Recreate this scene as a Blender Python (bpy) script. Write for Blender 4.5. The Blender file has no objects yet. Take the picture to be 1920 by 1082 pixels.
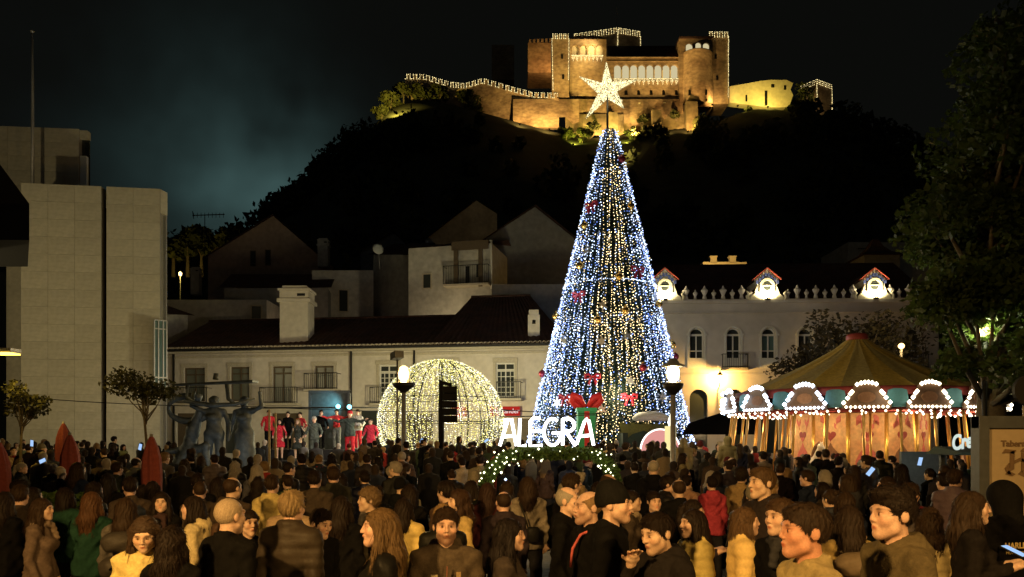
import bpy, math, random
import numpy as np
from mathutils import Vector, Matrix

# ------------------------------------------------------------------ camera, world, exposure
F = 1507.0; CX = 960.0; HY = 825.0; CH = 2.2          # focal length and horizon of the photograph (px), eye height (m)
sc = bpy.context.scene
col = sc.collection
cam_d = bpy.data.cameras.new('camera'); cam = bpy.data.objects.new('camera', cam_d); col.objects.link(cam)
cam.location = (0, 0, CH); cam.rotation_euler = (math.radians(90), 0, 0)
cam_d.sensor_width = 36; cam_d.lens = F / 1920 * 36; cam_d.shift_y = (HY - 541) / 1920
cam_d.clip_start = 0.1; cam_d.clip_end = 4000
sc.camera = cam
sc.view_settings.view_transform = 'Standard'; sc.view_settings.look = 'None'
sc.view_settings.exposure = 0.0; sc.view_settings.gamma = 1.0; sc.view_settings.use_curve_mapping = False
sc.render.engine = 'CYCLES'
cy = sc.cycles
cy.use_denoising = True
try: cy.denoiser = 'OPENIMAGEDENOISE'
except Exception: pass
cy.sample_clamp_indirect = 1.5; cy.sample_clamp_direct = 0
cy.max_bounces = 4; cy.diffuse_bounces = 2; cy.glossy_bounces = 2; cy.transparent_max_bounces = 8
cy.caustics_reflective = False; cy.caustics_refractive = False
cy.use_adaptive_sampling = True; cy.adaptive_threshold = 0.015

w = bpy.data.worlds.new('World'); sc.world = w; w.use_nodes = True
nt = w.node_tree; nt.nodes.clear()
def N(t, **k):
    n = nt.nodes.new(t)
    for a, b in k.items(): setattr(n, a, b)
    return n
L = nt.links.new
wo = N('ShaderNodeOutputWorld'); bg = N('ShaderNodeBackground')
tc = N('ShaderNodeTexCoord')
def lobe(px, py, power):
    g = Vector(((px - CX) / F, 1, (HY - py) / F)).normalized()
    d = N('ShaderNodeVectorMath', operation='DOT_PRODUCT'); L(tc.outputs['Generated'], d.inputs[0]); d.inputs[1].default_value = g
    m = N('ShaderNodeMath', operation='MAXIMUM'); L(d.outputs['Value'], m.inputs[0]); m.inputs[1].default_value = 0
    p = N('ShaderNodeMath', operation='POWER'); L(m.outputs[0], p.inputs[0]); p.inputs[1].default_value = power
    return p.outputs[0]
nz = N('ShaderNodeTexNoise'); nz.inputs['Scale'].default_value = 7.5; nz.inputs['Detail'].default_value = 3; nz.inputs['Roughness'].default_value = 0.5
L(tc.outputs['Generated'], nz.inputs['Vector'])
rmp = N('ShaderNodeMapRange'); rmp.inputs[1].default_value = 0.33; rmp.inputs[2].default_value = 0.68; rmp.inputs[3].default_value = 0.30; rmp.inputs[4].default_value = 1.3
L(nz.outputs['Fac'], rmp.inputs[0])
a1 = N('ShaderNodeMath', operation='MULTIPLY'); L(lobe(500, 372, 300), a1.inputs[0]); a1.inputs[1].default_value = 0.80
a2 = N('ShaderNodeMath', operation='MULTIPLY'); L(lobe(430, 345, 120), a2.inputs[0]); a2.inputs[1].default_value = 0.29
a3 = N('ShaderNodeMath', operation='ADD'); L(a1.outputs[0], a3.inputs[0]); L(a2.outputs[0], a3.inputs[1])
a4 = N('ShaderNodeMath', operation='MULTIPLY'); L(a3.outputs[0], a4.inputs[0]); L(rmp.outputs[0], a4.inputs[1])
mx = N('ShaderNodeMixRGB'); L(a4.outputs[0], mx.inputs[0]); mx.inputs[1].default_value = (0.0031, 0.0033, 0.0028, 1); mx.inputs[2].default_value = (0.038, 0.074, 0.072, 1)
L(mx.outputs[0], bg.inputs[0]); bg.inputs[1].default_value = 1.0; L(bg.outputs[0], wo.inputs[0])

# weak cool sun lamp added so facades are not fully black
ml = bpy.data.lights.new('night_fill', 'SUN'); ml.energy = 0.012; ml.angle = math.radians(0.5); ml.color = (0.8, 0.9, 1.0)
mo = bpy.data.objects.new('night_fill', ml); col.objects.link(mo); mo.rotation_euler = (math.radians(40), math.radians(-25), 0)

# ------------------------------------------------------------------ helpers
R = math.radians
rng = np.random.default_rng(7); random.seed(7)
def P(px, py, Y):
    return Vector(((px - CX) / F * Y, Y, CH + (HY - py) / F * Y))
def PX(px, Y): return (px - CX) / F * Y
def PZ(py, Y): return CH + (HY - py) / F * Y

def tag(o, label=None, cat=None, group=None, kind=None):
    if label: o['label'] = label
    if cat: o['category'] = cat
    if group: o['group'] = group
    if kind: o['kind'] = kind
    return o
def empty(name, loc, label=None, cat=None, group=None, rz=0):
    o = bpy.data.objects.new(name, None); col.objects.link(o); o.location = loc; o.rotation_euler = (0, 0, rz); o.empty_display_size = 0.1
    return tag(o, label, cat, group)
def link(name, me, parent=None, mat=None, loc=(0, 0, 0), color=None):
    o = bpy.data.objects.new(name, me); col.objects.link(o); o.location = loc
    if mat is not None and len(me.materials) == 0: me.materials.append(mat)
    if parent: o.parent = parent
    if color is not None: o.color = (*color, 1)
    return o
def np_mesh(name, V, Fc, smooth=False):
    """vertices (n,3); faces (m,3) or (m,4) arrays"""
    V = np.asarray(V, dtype=np.float32); Fc = np.asarray(Fc, dtype=np.int32)
    me = bpy.data.meshes.new(name); k = Fc.shape[1]
    me.vertices.add(len(V)); me.vertices.foreach_set('co', V.ravel())
    me.loops.add(Fc.size); me.loops.foreach_set('vertex_index', Fc.ravel())
    me.polygons.add(len(Fc)); me.polygons.foreach_set('loop_start', np.arange(0, Fc.size, k, dtype=np.int32))
    me.polygons.foreach_set('loop_total', np.full(len(Fc), k, dtype=np.int32))
    if smooth: me.polygons.foreach_set('use_smooth', np.ones(len(Fc), dtype=bool))
    me.update(calc_edges=True); me.validate()
    return me

class MB:
    """collects shapes in world space and links them as ONE mesh"""
    def __init__(s): s.v = []; s.f = []; s.sm = []
    def add(s, vs, fs, smooth=False):
        b = len(s.v); s.v += [tuple(v) for v in vs]; s.f += [tuple(i + b for i in f) for f in fs]; s.sm += [smooth] * len(fs); return s
    def hexa(s, c):                       # 8 corners: bottom 4 ccw, top 4 ccw
        return s.add(c, [(3, 2, 1, 0), (4, 5, 6, 7), (0, 1, 5, 4), (1, 2, 6, 5), (2, 3, 7, 6), (3, 0, 4, 7)])
    def box(s, x0, x1, y0, y1, z0, z1):
        return s.hexa([(x0, y0, z0), (x1, y0, z0), (x1, y1, z0), (x0, y1, z0), (x0, y0, z1), (x1, y0, z1), (x1, y1, z1), (x0, y1, z1)])
    def bar(s, a, b, wd, h=None):
        a = Vector(a); b = Vector(b); h = h or wd; d = (b - a).normalized()
        up = Vector((0, 0, 1)) if abs(d.z) < .95 else Vector((0, 1, 0))
        x = d.cross(up).normalized() * wd / 2; y = x.normalized().cross(d).normalized() * h / 2
        return s.hexa([a - x - y, a + x - y, a + x + y, a - x + y, b - x - y, b + x - y, b + x + y, b - x + y])
    def tube(s, path, r, n=8, caps=True, smooth=True):
        path = [Vector(p) for p in path]; m = len(path)
        if not isinstance(r, (list, tuple)): r = [r] * m
        vs = []; fs = []; prev = None
        for i, p in enumerate(path):
            d = (path[min(i + 1, m - 1)] - path[max(i - 1, 0)]).normalized()
            if prev is None:
                up = Vector((0, 0, 1)) if abs(d.z) < .9 else Vector((0, 1, 0)); x = d.cross(up).normalized()
            else: x = (prev - d * prev.dot(d)).normalized()
            prev = x; y = d.cross(x)
            for k in range(n):
                t = 2 * math.pi * k / n; vs.append(p + (x * math.cos(t) + y * math.sin(t)) * r[i])
        for i in range(m - 1):
            for k in range(n): fs.append((i * n + k, i * n + (k + 1) % n, (i + 1) * n + (k + 1) % n, (i + 1) * n + k))
        if caps: fs.append(tuple(range(n - 1, -1, -1))); fs.append(tuple((m - 1) * n + k for k in range(n)))
        return s.add(vs, fs, smooth)
    def lathe(s, c, prof, n=16, smooth=True, a0=0, fold=None):
        vs = []; fs = []; m = len(prof)
        for i, (r, z) in enumerate(prof):
            for k in range(n):
                t = a0 + 2 * math.pi * k / n; rr = r * (fold(i, k) if fold else 1)
                vs.append((c[0] + rr * math.cos(t), c[1] + rr * math.sin(t), c[2] + z))
        for i in range(m - 1):
            for k in range(n): fs.append((i * n + k, i * n + (k + 1) % n, (i + 1) * n + (k + 1) % n, (i + 1) * n + k))
        fs.append(tuple(range(n - 1, -1, -1))); fs.append(tuple((m - 1) * n + k for k in range(n)))
        return s.add(vs, fs, smooth)
    def prism(s, poly, o, u, v, n, t):
        """polygon [(a,b)] in the plane o + a u + b v, thickness t along n (both ways half)"""
        o = Vector(o); u = Vector(u); v = Vector(v); n = Vector(n); m = len(poly)
        vs = [o + u * a + v * b + n * (t / 2) for a, b in poly] + [o + u * a + v * b - n * (t / 2) for a, b in poly]
        fs = [tuple(range(m)), tuple(range(2 * m - 1, m - 1, -1))] + [(i, i + m, (i + 1) % m + m, (i + 1) % m) for i in range(m)]
        return s.add(vs, fs)
    def build(s, name, mat, parent=None, root=None, origin=None):
        """root: the Empty (or loc) whose location is the local origin"""
        if origin is None: origin = Vector(root.location) if root is not None else (Vector(parent.location) if parent else Vector((0, 0, 0)))
        me = bpy.data.meshes.new(name); o0 = origin
        me.from_pydata([(v[0] - o0[0], v[1] - o0[1], v[2] - o0[2]) for v in s.v], [], s.f)
        me.polygons.foreach_set('use_smooth', s.sm); me.update()
        o = link(name, me, parent, mat)
        if parent is None: o.location = origin
        return o

class Wall:
    """vertical plane over two ground points given by image column and depth"""
    def __init__(s, px0, Y0, px1, Y1):
        s.A = Vector((PX(px0, Y0), Y0)); s.B = Vector((PX(px1, Y1), Y1)); s.u = (s.B - s.A).normalized(); s.n = Vector((s.u.y, -s.u.x)); s.len = (s.B - s.A).length
    def hit(s, px, py):
        d = Vector(((px - CX) / F, 1)); t = s.A.dot(s.n) / d.dot(s.n)
        return (d * t - s.A).dot(s.u), CH + (HY - py) / F * t
    def pt(s, a, z, o=0):
        q = s.A + s.u * a + s.n * o; return Vector((q.x, q.y, z))
    def box(s, mb, s0, s1, z0, z1, o0, o1):
        q = s.pt
        return mb.hexa([q(s0, z0, o1), q(s1, z0, o1), q(s1, z0, o0), q(s0, z0, o0), q(s0, z1, o1), q(s1, z1, o1), q(s1, z1, o0), q(s0, z1, o0)])
    def u3(s): return Vector((s.u.x, s.u.y, 0))
    def n3(s): return Vector((s.n.x, s.n.y, 0))
    def facade(s, mb, s0, s1, z0, z1, openings, depth=0.3):
        """wall sheet with real openings (s0,s1,z0,z1[,arch]) and reveals"""
        ss = sorted({s0, s1} | {o[0] for o in openings} | {o[1] for o in openings}); zs = sorted({z0, z1} | {o[2] for o in openings} | {o[3] for o in openings})
        for i in range(len(ss) - 1):
            for j in range(len(zs) - 1):
                cs = (ss[i] + ss[i + 1]) / 2; cz = (zs[j] + zs[j + 1]) / 2
                if any(o[0] < cs < o[1] and o[2] < cz < o[3] for o in openings): continue
                mb.add([s.pt(ss[i], zs[j]), s.pt(ss[i + 1], zs[j]), s.pt(ss[i + 1], zs[j + 1]), s.pt(ss[i], zs[j + 1])], [(0, 1, 2, 3)])
        for o in openings:
            a, b, c, d = o[:4]; q = s.pt
            if len(o) > 4 and o[4]:
                r = (b - a) / 2; m = (a + b) / 2; zc = d - r; arc = [(m + r * math.cos(t), zc + r * math.sin(t)) for t in [math.pi * k / 12 for k in range(13)]]
                for k in range(12):
                    (x0, y0), (x1, y1) = arc[k], arc[k + 1]
                    mb.add([q(x0, y0), q(x0, d), q(x1, d), q(x1, y1)], [(0, 1, 2, 3)])
                    mb.add([q(x0, y0), q(x1, y1), q(x1, y1, -depth), q(x0, y0, -depth)], [(0, 1, 2, 3)])
                d = zc
            else: mb.add([q(a, d), q(b, d), q(b, d, -depth), q(a, d, -depth)], [(0, 1, 2, 3)])
            mb.add([q(a, c), q(a, d), q(a, d, -depth), q(a, c, -depth)], [(0, 1, 2, 3)])
            mb.add([q(b, c), q(b, c, -depth), q(b, d, -depth), q(b, d)], [(0, 1, 2, 3)])
            mb.add([q(a, c), q(a, c, -depth), q(b, c, -depth), q(b, c)], [(0, 1, 2, 3)])

# ------------------------------------------------------------------ materials
def mat(name, c, rough=0.8, var=0.25, scale=3.0, bump=0.0, bscale=40, metal=0.0, spec=0.3, objcol=False, c2=None, stretch=None, attr=None, rnd=0.0, sheen=0, trans=0):
    m = bpy.data.materials.new(name); m.use_nodes = True; t = m.node_tree; b = t.nodes['Principled BSDF']; k = t.links.new
    b.inputs['Roughness'].default_value = rough; b.inputs['Metallic'].default_value = metal; b.inputs['Specular IOR Level'].default_value = spec
    if sheen: b.inputs['Sheen Weight'].default_value = sheen
    tcn = t.nodes.new('ShaderNodeTexCoord'); vec = tcn.outputs['Object']
    if stretch:
        mp = t.nodes.new('ShaderNodeMapping'); mp.inputs['Scale'].default_value = stretch; k(vec, mp.inputs[0]); vec = mp.outputs[0]
    ns = t.nodes.new('ShaderNodeTexNoise'); ns.inputs['Scale'].default_value = scale; ns.inputs['Detail'].default_value = 6; k(vec, ns.inputs['Vector'])
    base = t.nodes.new('ShaderNodeMixRGB'); base.inputs[1].default_value = (*c, 1); base.inputs[2].default_value = (*(c2 or c), 1)
    r1 = t.nodes.new('ShaderNodeMapRange'); r1.inputs[1].default_value = .35; r1.inputs[2].default_value = .65; k(ns.outputs['Fac'], r1.inputs[0]); k(r1.outputs[0], base.inputs[0])
    out = base.outputs[0]
    r2 = t.nodes.new('ShaderNodeMapRange'); r2.inputs[1].default_value = .25; r2.inputs[2].default_value = .75; r2.inputs[3].default_value = 1 - var; r2.inputs[4].default_value = 1 + var
    nf = t.nodes.new('ShaderNodeTexNoise'); nf.inputs['Scale'].default_value = scale * 5.3; nf.inputs['Detail'].default_value = 4; k(vec, nf.inputs['Vector']); k(nf.outputs['Fac'], r2.inputs[0])
    fac = r2.outputs[0]
    oi = None
    if objcol or rnd: oi = t.nodes.new('ShaderNodeObjectInfo')
    def mul(x, y):
        q = t.nodes.new('ShaderNodeMixRGB'); q.blend_type = 'MULTIPLY'; q.inputs[0].default_value = 1; k(x, q.inputs[1]); k(y, q.inputs[2]); return q.outputs[0]
    if objcol: out = mul(out, oi.outputs['Color'])
    if attr:
        at = t.nodes.new('ShaderNodeAttribute'); at.attribute_name = attr; out = mul(out, at.outputs['Color'])
    if rnd:
        r3 = t.nodes.new('ShaderNodeMapRange'); r3.inputs[3].default_value = 1 - rnd; r3.inputs[4].default_value = 1 + rnd; k(oi.outputs['Random'], r3.inputs[0]); out = mul(out, r3.outputs[0])
    out = mul(out, fac); k(out, b.inputs['Base Color'])
    if bump:
        nb = t.nodes.new('ShaderNodeTexNoise'); nb.inputs['Scale'].default_value = bscale; nb.inputs['Detail'].default_value = 5; k(vec, nb.inputs['Vector'])
        bp = t.nodes.new('ShaderNodeBump'); bp.inputs['Strength'].default_value = bump; bp.inputs['Distance'].default_value = 0.02; k(nb.outputs['Fac'], bp.inputs['Height']); k(bp.outputs[0], b.inputs['Normal'])
    if trans:
        tr = t.nodes.new('ShaderNodeBsdfTranslucent'); k(out, tr.inputs[0]); ms = t.nodes.new('ShaderNodeMixShader'); ms.inputs[0].default_value = trans
        k(b.outputs[0], ms.inputs[1]); k(tr.outputs[0], ms.inputs[2]); k(ms.outputs[0], t.nodes['Material Output'].inputs[0])
    return m
def emit(name, c, s, sample=False, through=0.0, var=0.0, objcol=False):
    m = bpy.data.materials.new(name); m.use_nodes = True; t = m.node_tree; t.nodes.clear(); k = t.links.new
    o = t.nodes.new('ShaderNodeOutputMaterial'); e = t.nodes.new('ShaderNodeEmission'); e.inputs[0].default_value = (*c, 1); e.inputs[1].default_value = s
    if var:                               # bulbs differ a little in brightness
        g = t.nodes.new('ShaderNodeNewGeometry'); r = t.nodes.new('ShaderNodeMapRange'); r.inputs[3].default_value = s * (1 - var); r.inputs[4].default_value = s * (1 + var)
        k(g.outputs['Random Per Island'], r.inputs[0]); k(r.outputs[0], e.inputs[1])
    sh = e.outputs[0]
    if through:                           # milky glass: lets the lamp inside shine out
        tr = t.nodes.new('ShaderNodeBsdfTransparent'); ms = t.nodes.new('ShaderNodeMixShader'); ms.inputs[0].default_value = through; k(sh, ms.inputs[1]); k(tr.outputs[0], ms.inputs[2]); sh = ms.outputs[0]
    k(sh, o.inputs[0])
    m.cycles.emission_sampling = 'AUTO' if sample else 'NONE'
    return m
def glassy(name, c, rough=0.08):
    m = bpy.data.materials.new(name); m.use_nodes = True; b = m.node_tree.nodes['Principled BSDF']
    b.inputs['Base Color'].default_value = (*c, 1); b.inputs['Roughness'].default_value = rough; b.inputs['Specular IOR Level'].default_value = 0.6
    return m

M = {}
M['ground'] = mat('cobble paving', (.22, .21, .19), .8, .3, 2.0, .4, 60, c2=(.30, .28, .25))
M['panel'] = mat('limestone cladding', (.46, .43, .33), .85, .13, .7, .1, 30, c2=(.40, .375, .29), rnd=.05, stretch=(1, 1, 1.6))
M['joint'] = mat('dark joint', (.26, .24, .19), .9)
M['slot'] = glassy('dark slot glass', (.012, .014, .014), .15)
M['teal_glass'] = glassy('teal glass', (.10, .16, .15), .12)
M['white_metal'] = mat('white enamel', (.7, .74, .70), .4, .05)
M['dark_metal'] = mat('dark iron', (.02, .02, .02), .5, .2, metal=.3)
M['grey_metal'] = mat('galvanised metal', (.35, .35, .34), .45, .12, metal=.4)
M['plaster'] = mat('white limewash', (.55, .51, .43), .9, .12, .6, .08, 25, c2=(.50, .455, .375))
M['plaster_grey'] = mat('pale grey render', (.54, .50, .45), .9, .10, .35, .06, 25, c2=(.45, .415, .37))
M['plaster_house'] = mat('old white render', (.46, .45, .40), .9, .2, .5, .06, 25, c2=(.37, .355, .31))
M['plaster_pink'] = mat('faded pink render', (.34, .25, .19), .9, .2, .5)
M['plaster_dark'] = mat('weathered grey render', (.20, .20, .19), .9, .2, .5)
M['stone_trim'] = mat('limestone trim', (.42, .38, .29), .85, .15, 2.0, .08, 30)
M['tile'] = mat('weathered clay roof tile', (.085, .040, .028), .9, .4, 1.5, .2, 20, c2=(.05, .03, .024), rnd=.2)
M['slate'] = mat('dark slate', (.014, .013, .012), .8, .3, 1.5)
M['tile_pale'] = mat('lichen clay tile', (.42, .36, .27), .85, .3, 1.5, rnd=.2)
M['wood'] = mat('painted wood', (.10, .075, .045), .6, .2)
M['white_wood'] = mat('white painted joinery', (.6, .59, .53), .6, .1)
M['pane'] = glassy('window pane', (.035, .04, .036), .1)
M['pane_dim'] = glassy('curtained pane', (.11, .12, .095), .3)
M['castle'] = mat('castle limestone', (.44, .33, .20), .95, .40, .16, 1.0, .9, c2=(.24, .165, .10), stretch=(1, 1, 1.6))
M['castle_pale'] = mat('pale lime plaster', (.66, .58, .40), .9, .15, .2)
M['rock'] = mat('rock face', (.30, .24, .15), .95, .45, .12, .6, .5, c2=(.15, .125, .06))
M['hill'] = mat('hill soil', (.04, .045, .025), .95, .4, .05)
M['leaf_hill'] = mat('hill foliage', (.045, .055, .018), .8, .5, .08, c2=(.07, .075, .02), trans=.25)
M['leaf'] = mat('plane leaf', (.04, .065, .012), .6, .4, .6, c2=(.055, .08, .016), trans=.4)
M['leaf_dark'] = mat('dry leaf', (.045, .04, .022), .8, .4, .6, c2=(.06, .055, .03), trans=.25)
M['leaf_young'] = mat('jacaranda leaf', (.05, .055, .02), .7, .4, 1.2, c2=(.07, .07, .028), trans=.3)
M['hedge'] = mat('box hedge', (.045, .085, .015), .6, .4, 3.0, c2=(.07, .12, .02), trans=.25)
M['needle'] = mat('artificial fir', (.008, .022, .018), .6, .3, 2.0)
M['bark'] = mat('bark', (.11, .09, .06), .9, .3, 4.0, .5, 20)
M['bronze'] = mat('green bronze', (.085, .105, .115), .6, .35, 2.2, .4, 14, metal=.25, c2=(.04, .05, .055))
M['parasol'] = mat('red parasol canvas', (.22, .050, .042), .85, .2, 4.0, .2, 15)
M['black'] = mat('black housing', (.006, .006, .006), .6, .2)
M['velvet'] = mat('matt black cloth', (.003, .003, .003), .9, .1, spec=0)
M['stage'] = mat('black stage cloth', (.015, .015, .017), .8, .2)
M['stone'] = mat('pale stone kerb', (.42, .39, .30), .8, .2, 2.0, .1, 30)
M['gold'] = mat('gold paint', (.65, .42, .10), .35, .15, metal=.7)
M['red'] = mat('red lacquer', (.6, .03, .03), .5, .1)
M['green'] = mat('green lacquer', (.03, .32, .12), .5, .1)
M['cream_board'] = mat('cream board', (.30, .235, .15), .7, .08)
M['brown_ink'] = mat('brown print', (.12, .075, .04), .7, .1)
M['frame_dark'] = mat('dark painted frame', (.05, .055, .06), .5, .2)
M['dark_cloth'] = mat('dark awning', (.05, .075, .065), .8, .2)
M['skin'] = mat('skin', (1.04, 1.0, .98), .5, .14, 22, .12, 240, objcol=True, attr='tint', spec=.3, c2=(.94, .84, .80))
M['cloth'] = mat('fabric', (1, 1, 1), .9, .22, 7, .35, 110, c2=(.82, .82, .84), objcol=True, spec=.04)
M['shiny'] = mat('coated fabric', (1, 1, 1), .55, .12, 9, .15, 60, objcol=True, spec=.16)
M['hair'] = mat('hair', (1, 1, 1), .55, .45, 7, .3, 14, objcol=True, stretch=(9, 9, 1.2), spec=.12)
M['crowdmat'] = mat('crowd', (1, 1, 1), .85, .15, 8, attr='tint')
# things that give off light
M['bulb_warm'] = emit('warm white bulb', (1, .74, .36), 4.2, var=.85)
M['bulb_cool'] = emit('cool white bulb', (.60, .73, 1.0), 3.0, var=.9)
M['bulb_blue'] = emit('blue bulb', (.20, .34, 1.0), 2.4, var=.7)
M['bulb_dome'] = emit('straw white bulb', (.95, .86, .26), 1.25, var=.9)
M['bulb_domew'] = emit('ice white bulb', (1, .95, .72), 1.7, var=.8)
M['bulb_star'] = emit('champagne bulb', (1, .88, .46), 1.7, var=.9)
M['bulb_castle'] = emit('castle string bulb', (1, .80, .36), 2.2, var=.4)
M['bulb_fair'] = emit('fair bulb', (1, .86, .60), 7, var=.3)
M['bulb_fairc'] = emit('cold fair bulb', (.72, .84, 1), 7, var=.3)
M['bulb_hedge'] = emit('fairy light', (1, .98, .62), 5, var=.6)
M['neon'] = emit('neon tube', (1, .97, .93), 5.0, sample=True)
M['lampglass'] = emit('lamp glass', (1, .62, .22), 7, through=.5)
M['lampglass_w'] = emit('lantern glass', (1, .80, .45), 7, through=.5)
M['screen'] = emit('phone screen', (.40, .62, 1), 1.0)
M['screen_cyan'] = emit('stage lamp lens', (.25, .85, 1), 4)
M['pinkglow'] = emit('backlit pink panel', (1, .42, .38), .75)
M['rimglow'] = emit('white light rim', (1, .92, .85), 2.2)
M['candle'] = emit('glowing candle body', (1, .86, .38), 1.0)
M['loggia'] = emit('glowing loggia back', (1, .86, .50), .62)  # glow put into the pale back walls in place of interior lamplight

def light(kind, loc, power, c, parent=None, radius=.1, aim=None, angle=90, blend=.6, name='lamp_light'):
    ld = bpy.data.lights.new(name, kind); ld.energy = power; ld.color = c; ld.shadow_soft_size = radius
    o = bpy.data.objects.new(name, ld); col.objects.link(o); o.location = loc
    if kind == 'SPOT':
        ld.spot_size = R(angle); ld.spot_blend = blend
    if aim is not None:
        d = (Vector(aim) - Vector(loc)); o.rotation_euler = d.to_track_quat('-Z', 'Y').to_euler()
    if parent is not None:
        o.parent = parent; o.location = Vector(loc) - Vector(parent.location)
    return o

def octas(pts, r):
    pts = np.asarray(pts, float); n = len(pts)
    o = np.array([(1, 0, 0), (-1, 0, 0), (0, 1, 0), (0, -1, 0), (0, 0, 1), (0, 0, -1)], float)
    r = np.broadcast_to(np.asarray(r, float), (n,))
    V = (pts[:, None, :] + o[None] * r[:, None, None]).reshape(-1, 3)
    f = np.array([(0, 2, 4), (2, 1, 4), (1, 3, 4), (3, 0, 4), (2, 0, 5), (1, 2, 5), (3, 1, 5), (0, 3, 5)])
    return V, (f[None] + (np.arange(n) * 6)[:, None, None]).reshape(-1, 3)
def bulbs(name, pts, r, m, parent=None, stuff=True):
    o0 = np.array(parent.location) if parent else np.zeros(3)
    V, Fc = octas(np.asarray(pts) - o0, r); o = link(name, np_mesh(name, V, Fc), parent, m)
    if stuff: o['kind'] = 'stuff'
    return o
def leaf_mesh(name, pts, size, seed=1, flat=0.0, asp=.55):
    g = np.random.default_rng(seed); pts = np.asarray(pts, float); n = len(pts)
    a = g.normal(size=(n, 3)); a[:, 2] *= (1 - flat); a /= np.linalg.norm(a, axis=1)[:, None]
    b = np.cross(a, g.normal(size=(n, 3))); b /= np.linalg.norm(b, axis=1)[:, None]
    s = (np.asarray(size) * g.uniform(.6, 1.4, n))[:, None]
    V = np.stack([pts - a * s, pts + b * s * asp, pts + a * s, pts - b * s * asp], 1).reshape(-1, 3)
    return np_mesh(name, V, np.arange(n * 4).reshape(n, 4))
def in_ball(g, n, c, r, hollow=.4):
    d = g.normal(size=(n, 3)); d /= np.linalg.norm(d, axis=1)[:, None]
    q = (hollow ** 3 + (1 - hollow ** 3) * g.uniform(size=n)) ** (1 / 3)
    return np.asarray(c) + d * q[:, None] * np.asarray(r)
_fontcache = {}
def text(name, s, size, m, parent, loc, rot=(R(90), 0, 0), ext=.01, shear=0, offset=0.0, bevel=0.0):
    cu = bpy.data.curves.new(name, 'FONT'); cu.body = s; cu.size = size; cu.extrude = ext; cu.shear = shear; cu.offset = offset; cu.bevel_depth = bevel
    tmp = bpy.data.objects.new(name, cu); col.objects.link(tmp)
    dg = bpy.context.evaluated_depsgraph_get(); me = bpy.data.meshes.new_from_object(tmp.evaluated_get(dg)); bpy.data.objects.remove(tmp)
    o = link(name, me, parent, m); o.rotation_euler = rot
    o.location = Vector(loc) - (Vector(parent.location) if parent else Vector((0, 0, 0)))
    return o

# ================================================================== SETTING
def smooth(t): t = np.clip(t, 0, 1); return t * t * (3 - 2 * t)
def ground_z(x, y): return .44 * smooth((y - 12) / 15.0) * smooth((10.5 - x) / 4.0)
ax_ = np.array([-700, -300, -120, -60, -40, -30] + list(np.arange(-24, 25, 1.5)) + [32, 45, 60, 120, 300, 700.]); ay_ = np.array([-60, -20, -5, 0] + list(np.arange(3, 46, 1.5)) + [60, 90, 150, 300, 900.])
XX, YY = np.meshgrid(ax_, ay_, indexing='ij'); V = np.stack([XX, YY, ground_z(XX, YY)], -1).reshape(-1, 3); ny_ = len(ay_); i, j = np.meshgrid(np.arange(len(ax_) - 1), np.arange(ny_ - 1), indexing='ij'); b = (i * ny_ + j).ravel()
tag(link('ground', np_mesh('ground', V, np.stack([b, b + ny_, b + ny_ + 1, b + 1], 1), True), None, M['ground']), kind='structure')

# ---- the castle hill
HP = [(-400, 520), (0, 470), (200, 450), (320, 478), (430, 478), (500, 462), (540, 414), (600, 372), (640, 322), (700, 262), (745, 214), (800, 200), (870, 215), (960, 240), (1040, 262), (1100, 272), (1180, 264), (1300, 250), (1400, 216), (1500, 226), (1580, 246), (1700, 310), (1800, 365), (1950, 430), (2400, 560)]
RY = 252.0
hx = np.array([PX(a, RY) for a, b in HP]); hz = np.array([PZ(b, RY) for a, b in HP])
def hill_z(x, y):
    prof = np.interp(x, hx, hz); t = np.clip((y - 96) / (243 - 96), 0, 1); t = t ** 1.08
    bmp = 2.2 * np.sin(x * .11 + y * .07) + 1.6 * np.sin(x * .23 - y * .13)
    back = np.clip((y - 330) / 200, 0, 1)
    return np.maximum(prof * t + bmp * t * np.clip((238 - y) / 60, 0, 1) - back * prof * .7 - .6, -.6)
gx = np.linspace(-330, 330, 111); gy = np.linspace(92, 520, 70)
XX, YY = np.meshgrid(gx, gy, indexing='ij'); ZZ = hill_z(XX, YY)
V = np.stack([XX, YY, ZZ], -1).reshape(-1, 3); i, j = np.meshgrid(np.arange(110), np.arange(69), indexing='ij'); b = (i * 70 + j).ravel()
tag(link('hill', np_mesh('hill', V, np.stack([b, b + 70, b + 71, b + 1], 1), True), None, M['hill']), kind='structure')
# wood on the slope: reads as one mass
pts = []; gr = np.random.default_rng(3)
for k in range(760):
    if k < 380:
        px = gr.choice([gr.uniform(320, 900), gr.uniform(500, 780), gr.uniform(1300, 1900)]); x = PX(px, 250); y = gr.uniform(205, 246)
        x = (px - CX) / F * y
    else: y = gr.uniform(110, 236); px = gr.uniform(180, 2000); x = (px - CX) / F * y
    if 1010 < px < 1310 and y > 225: continue
    if 1365 < px < 1495 and y > 222: continue
    if 690 < px < 880 and y > 218: continue
    z = float(hill_z(x, y)); r = gr.uniform(2.2, 4.2)
    if 860 < px < 1320: r *= .7
    pts.append(in_ball(gr, 46, (x, y, z + r * .7), (r, r, r * gr.uniform(.9, 1.5)), .5))
wood = link('wooded_slope', leaf_mesh('wooded_slope', np.concatenate(pts), .95, 4), None, M['leaf_hill'])
tag(wood, 'dark mass of trees covering the castle hill', 'woodland', kind='stuff')

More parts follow.
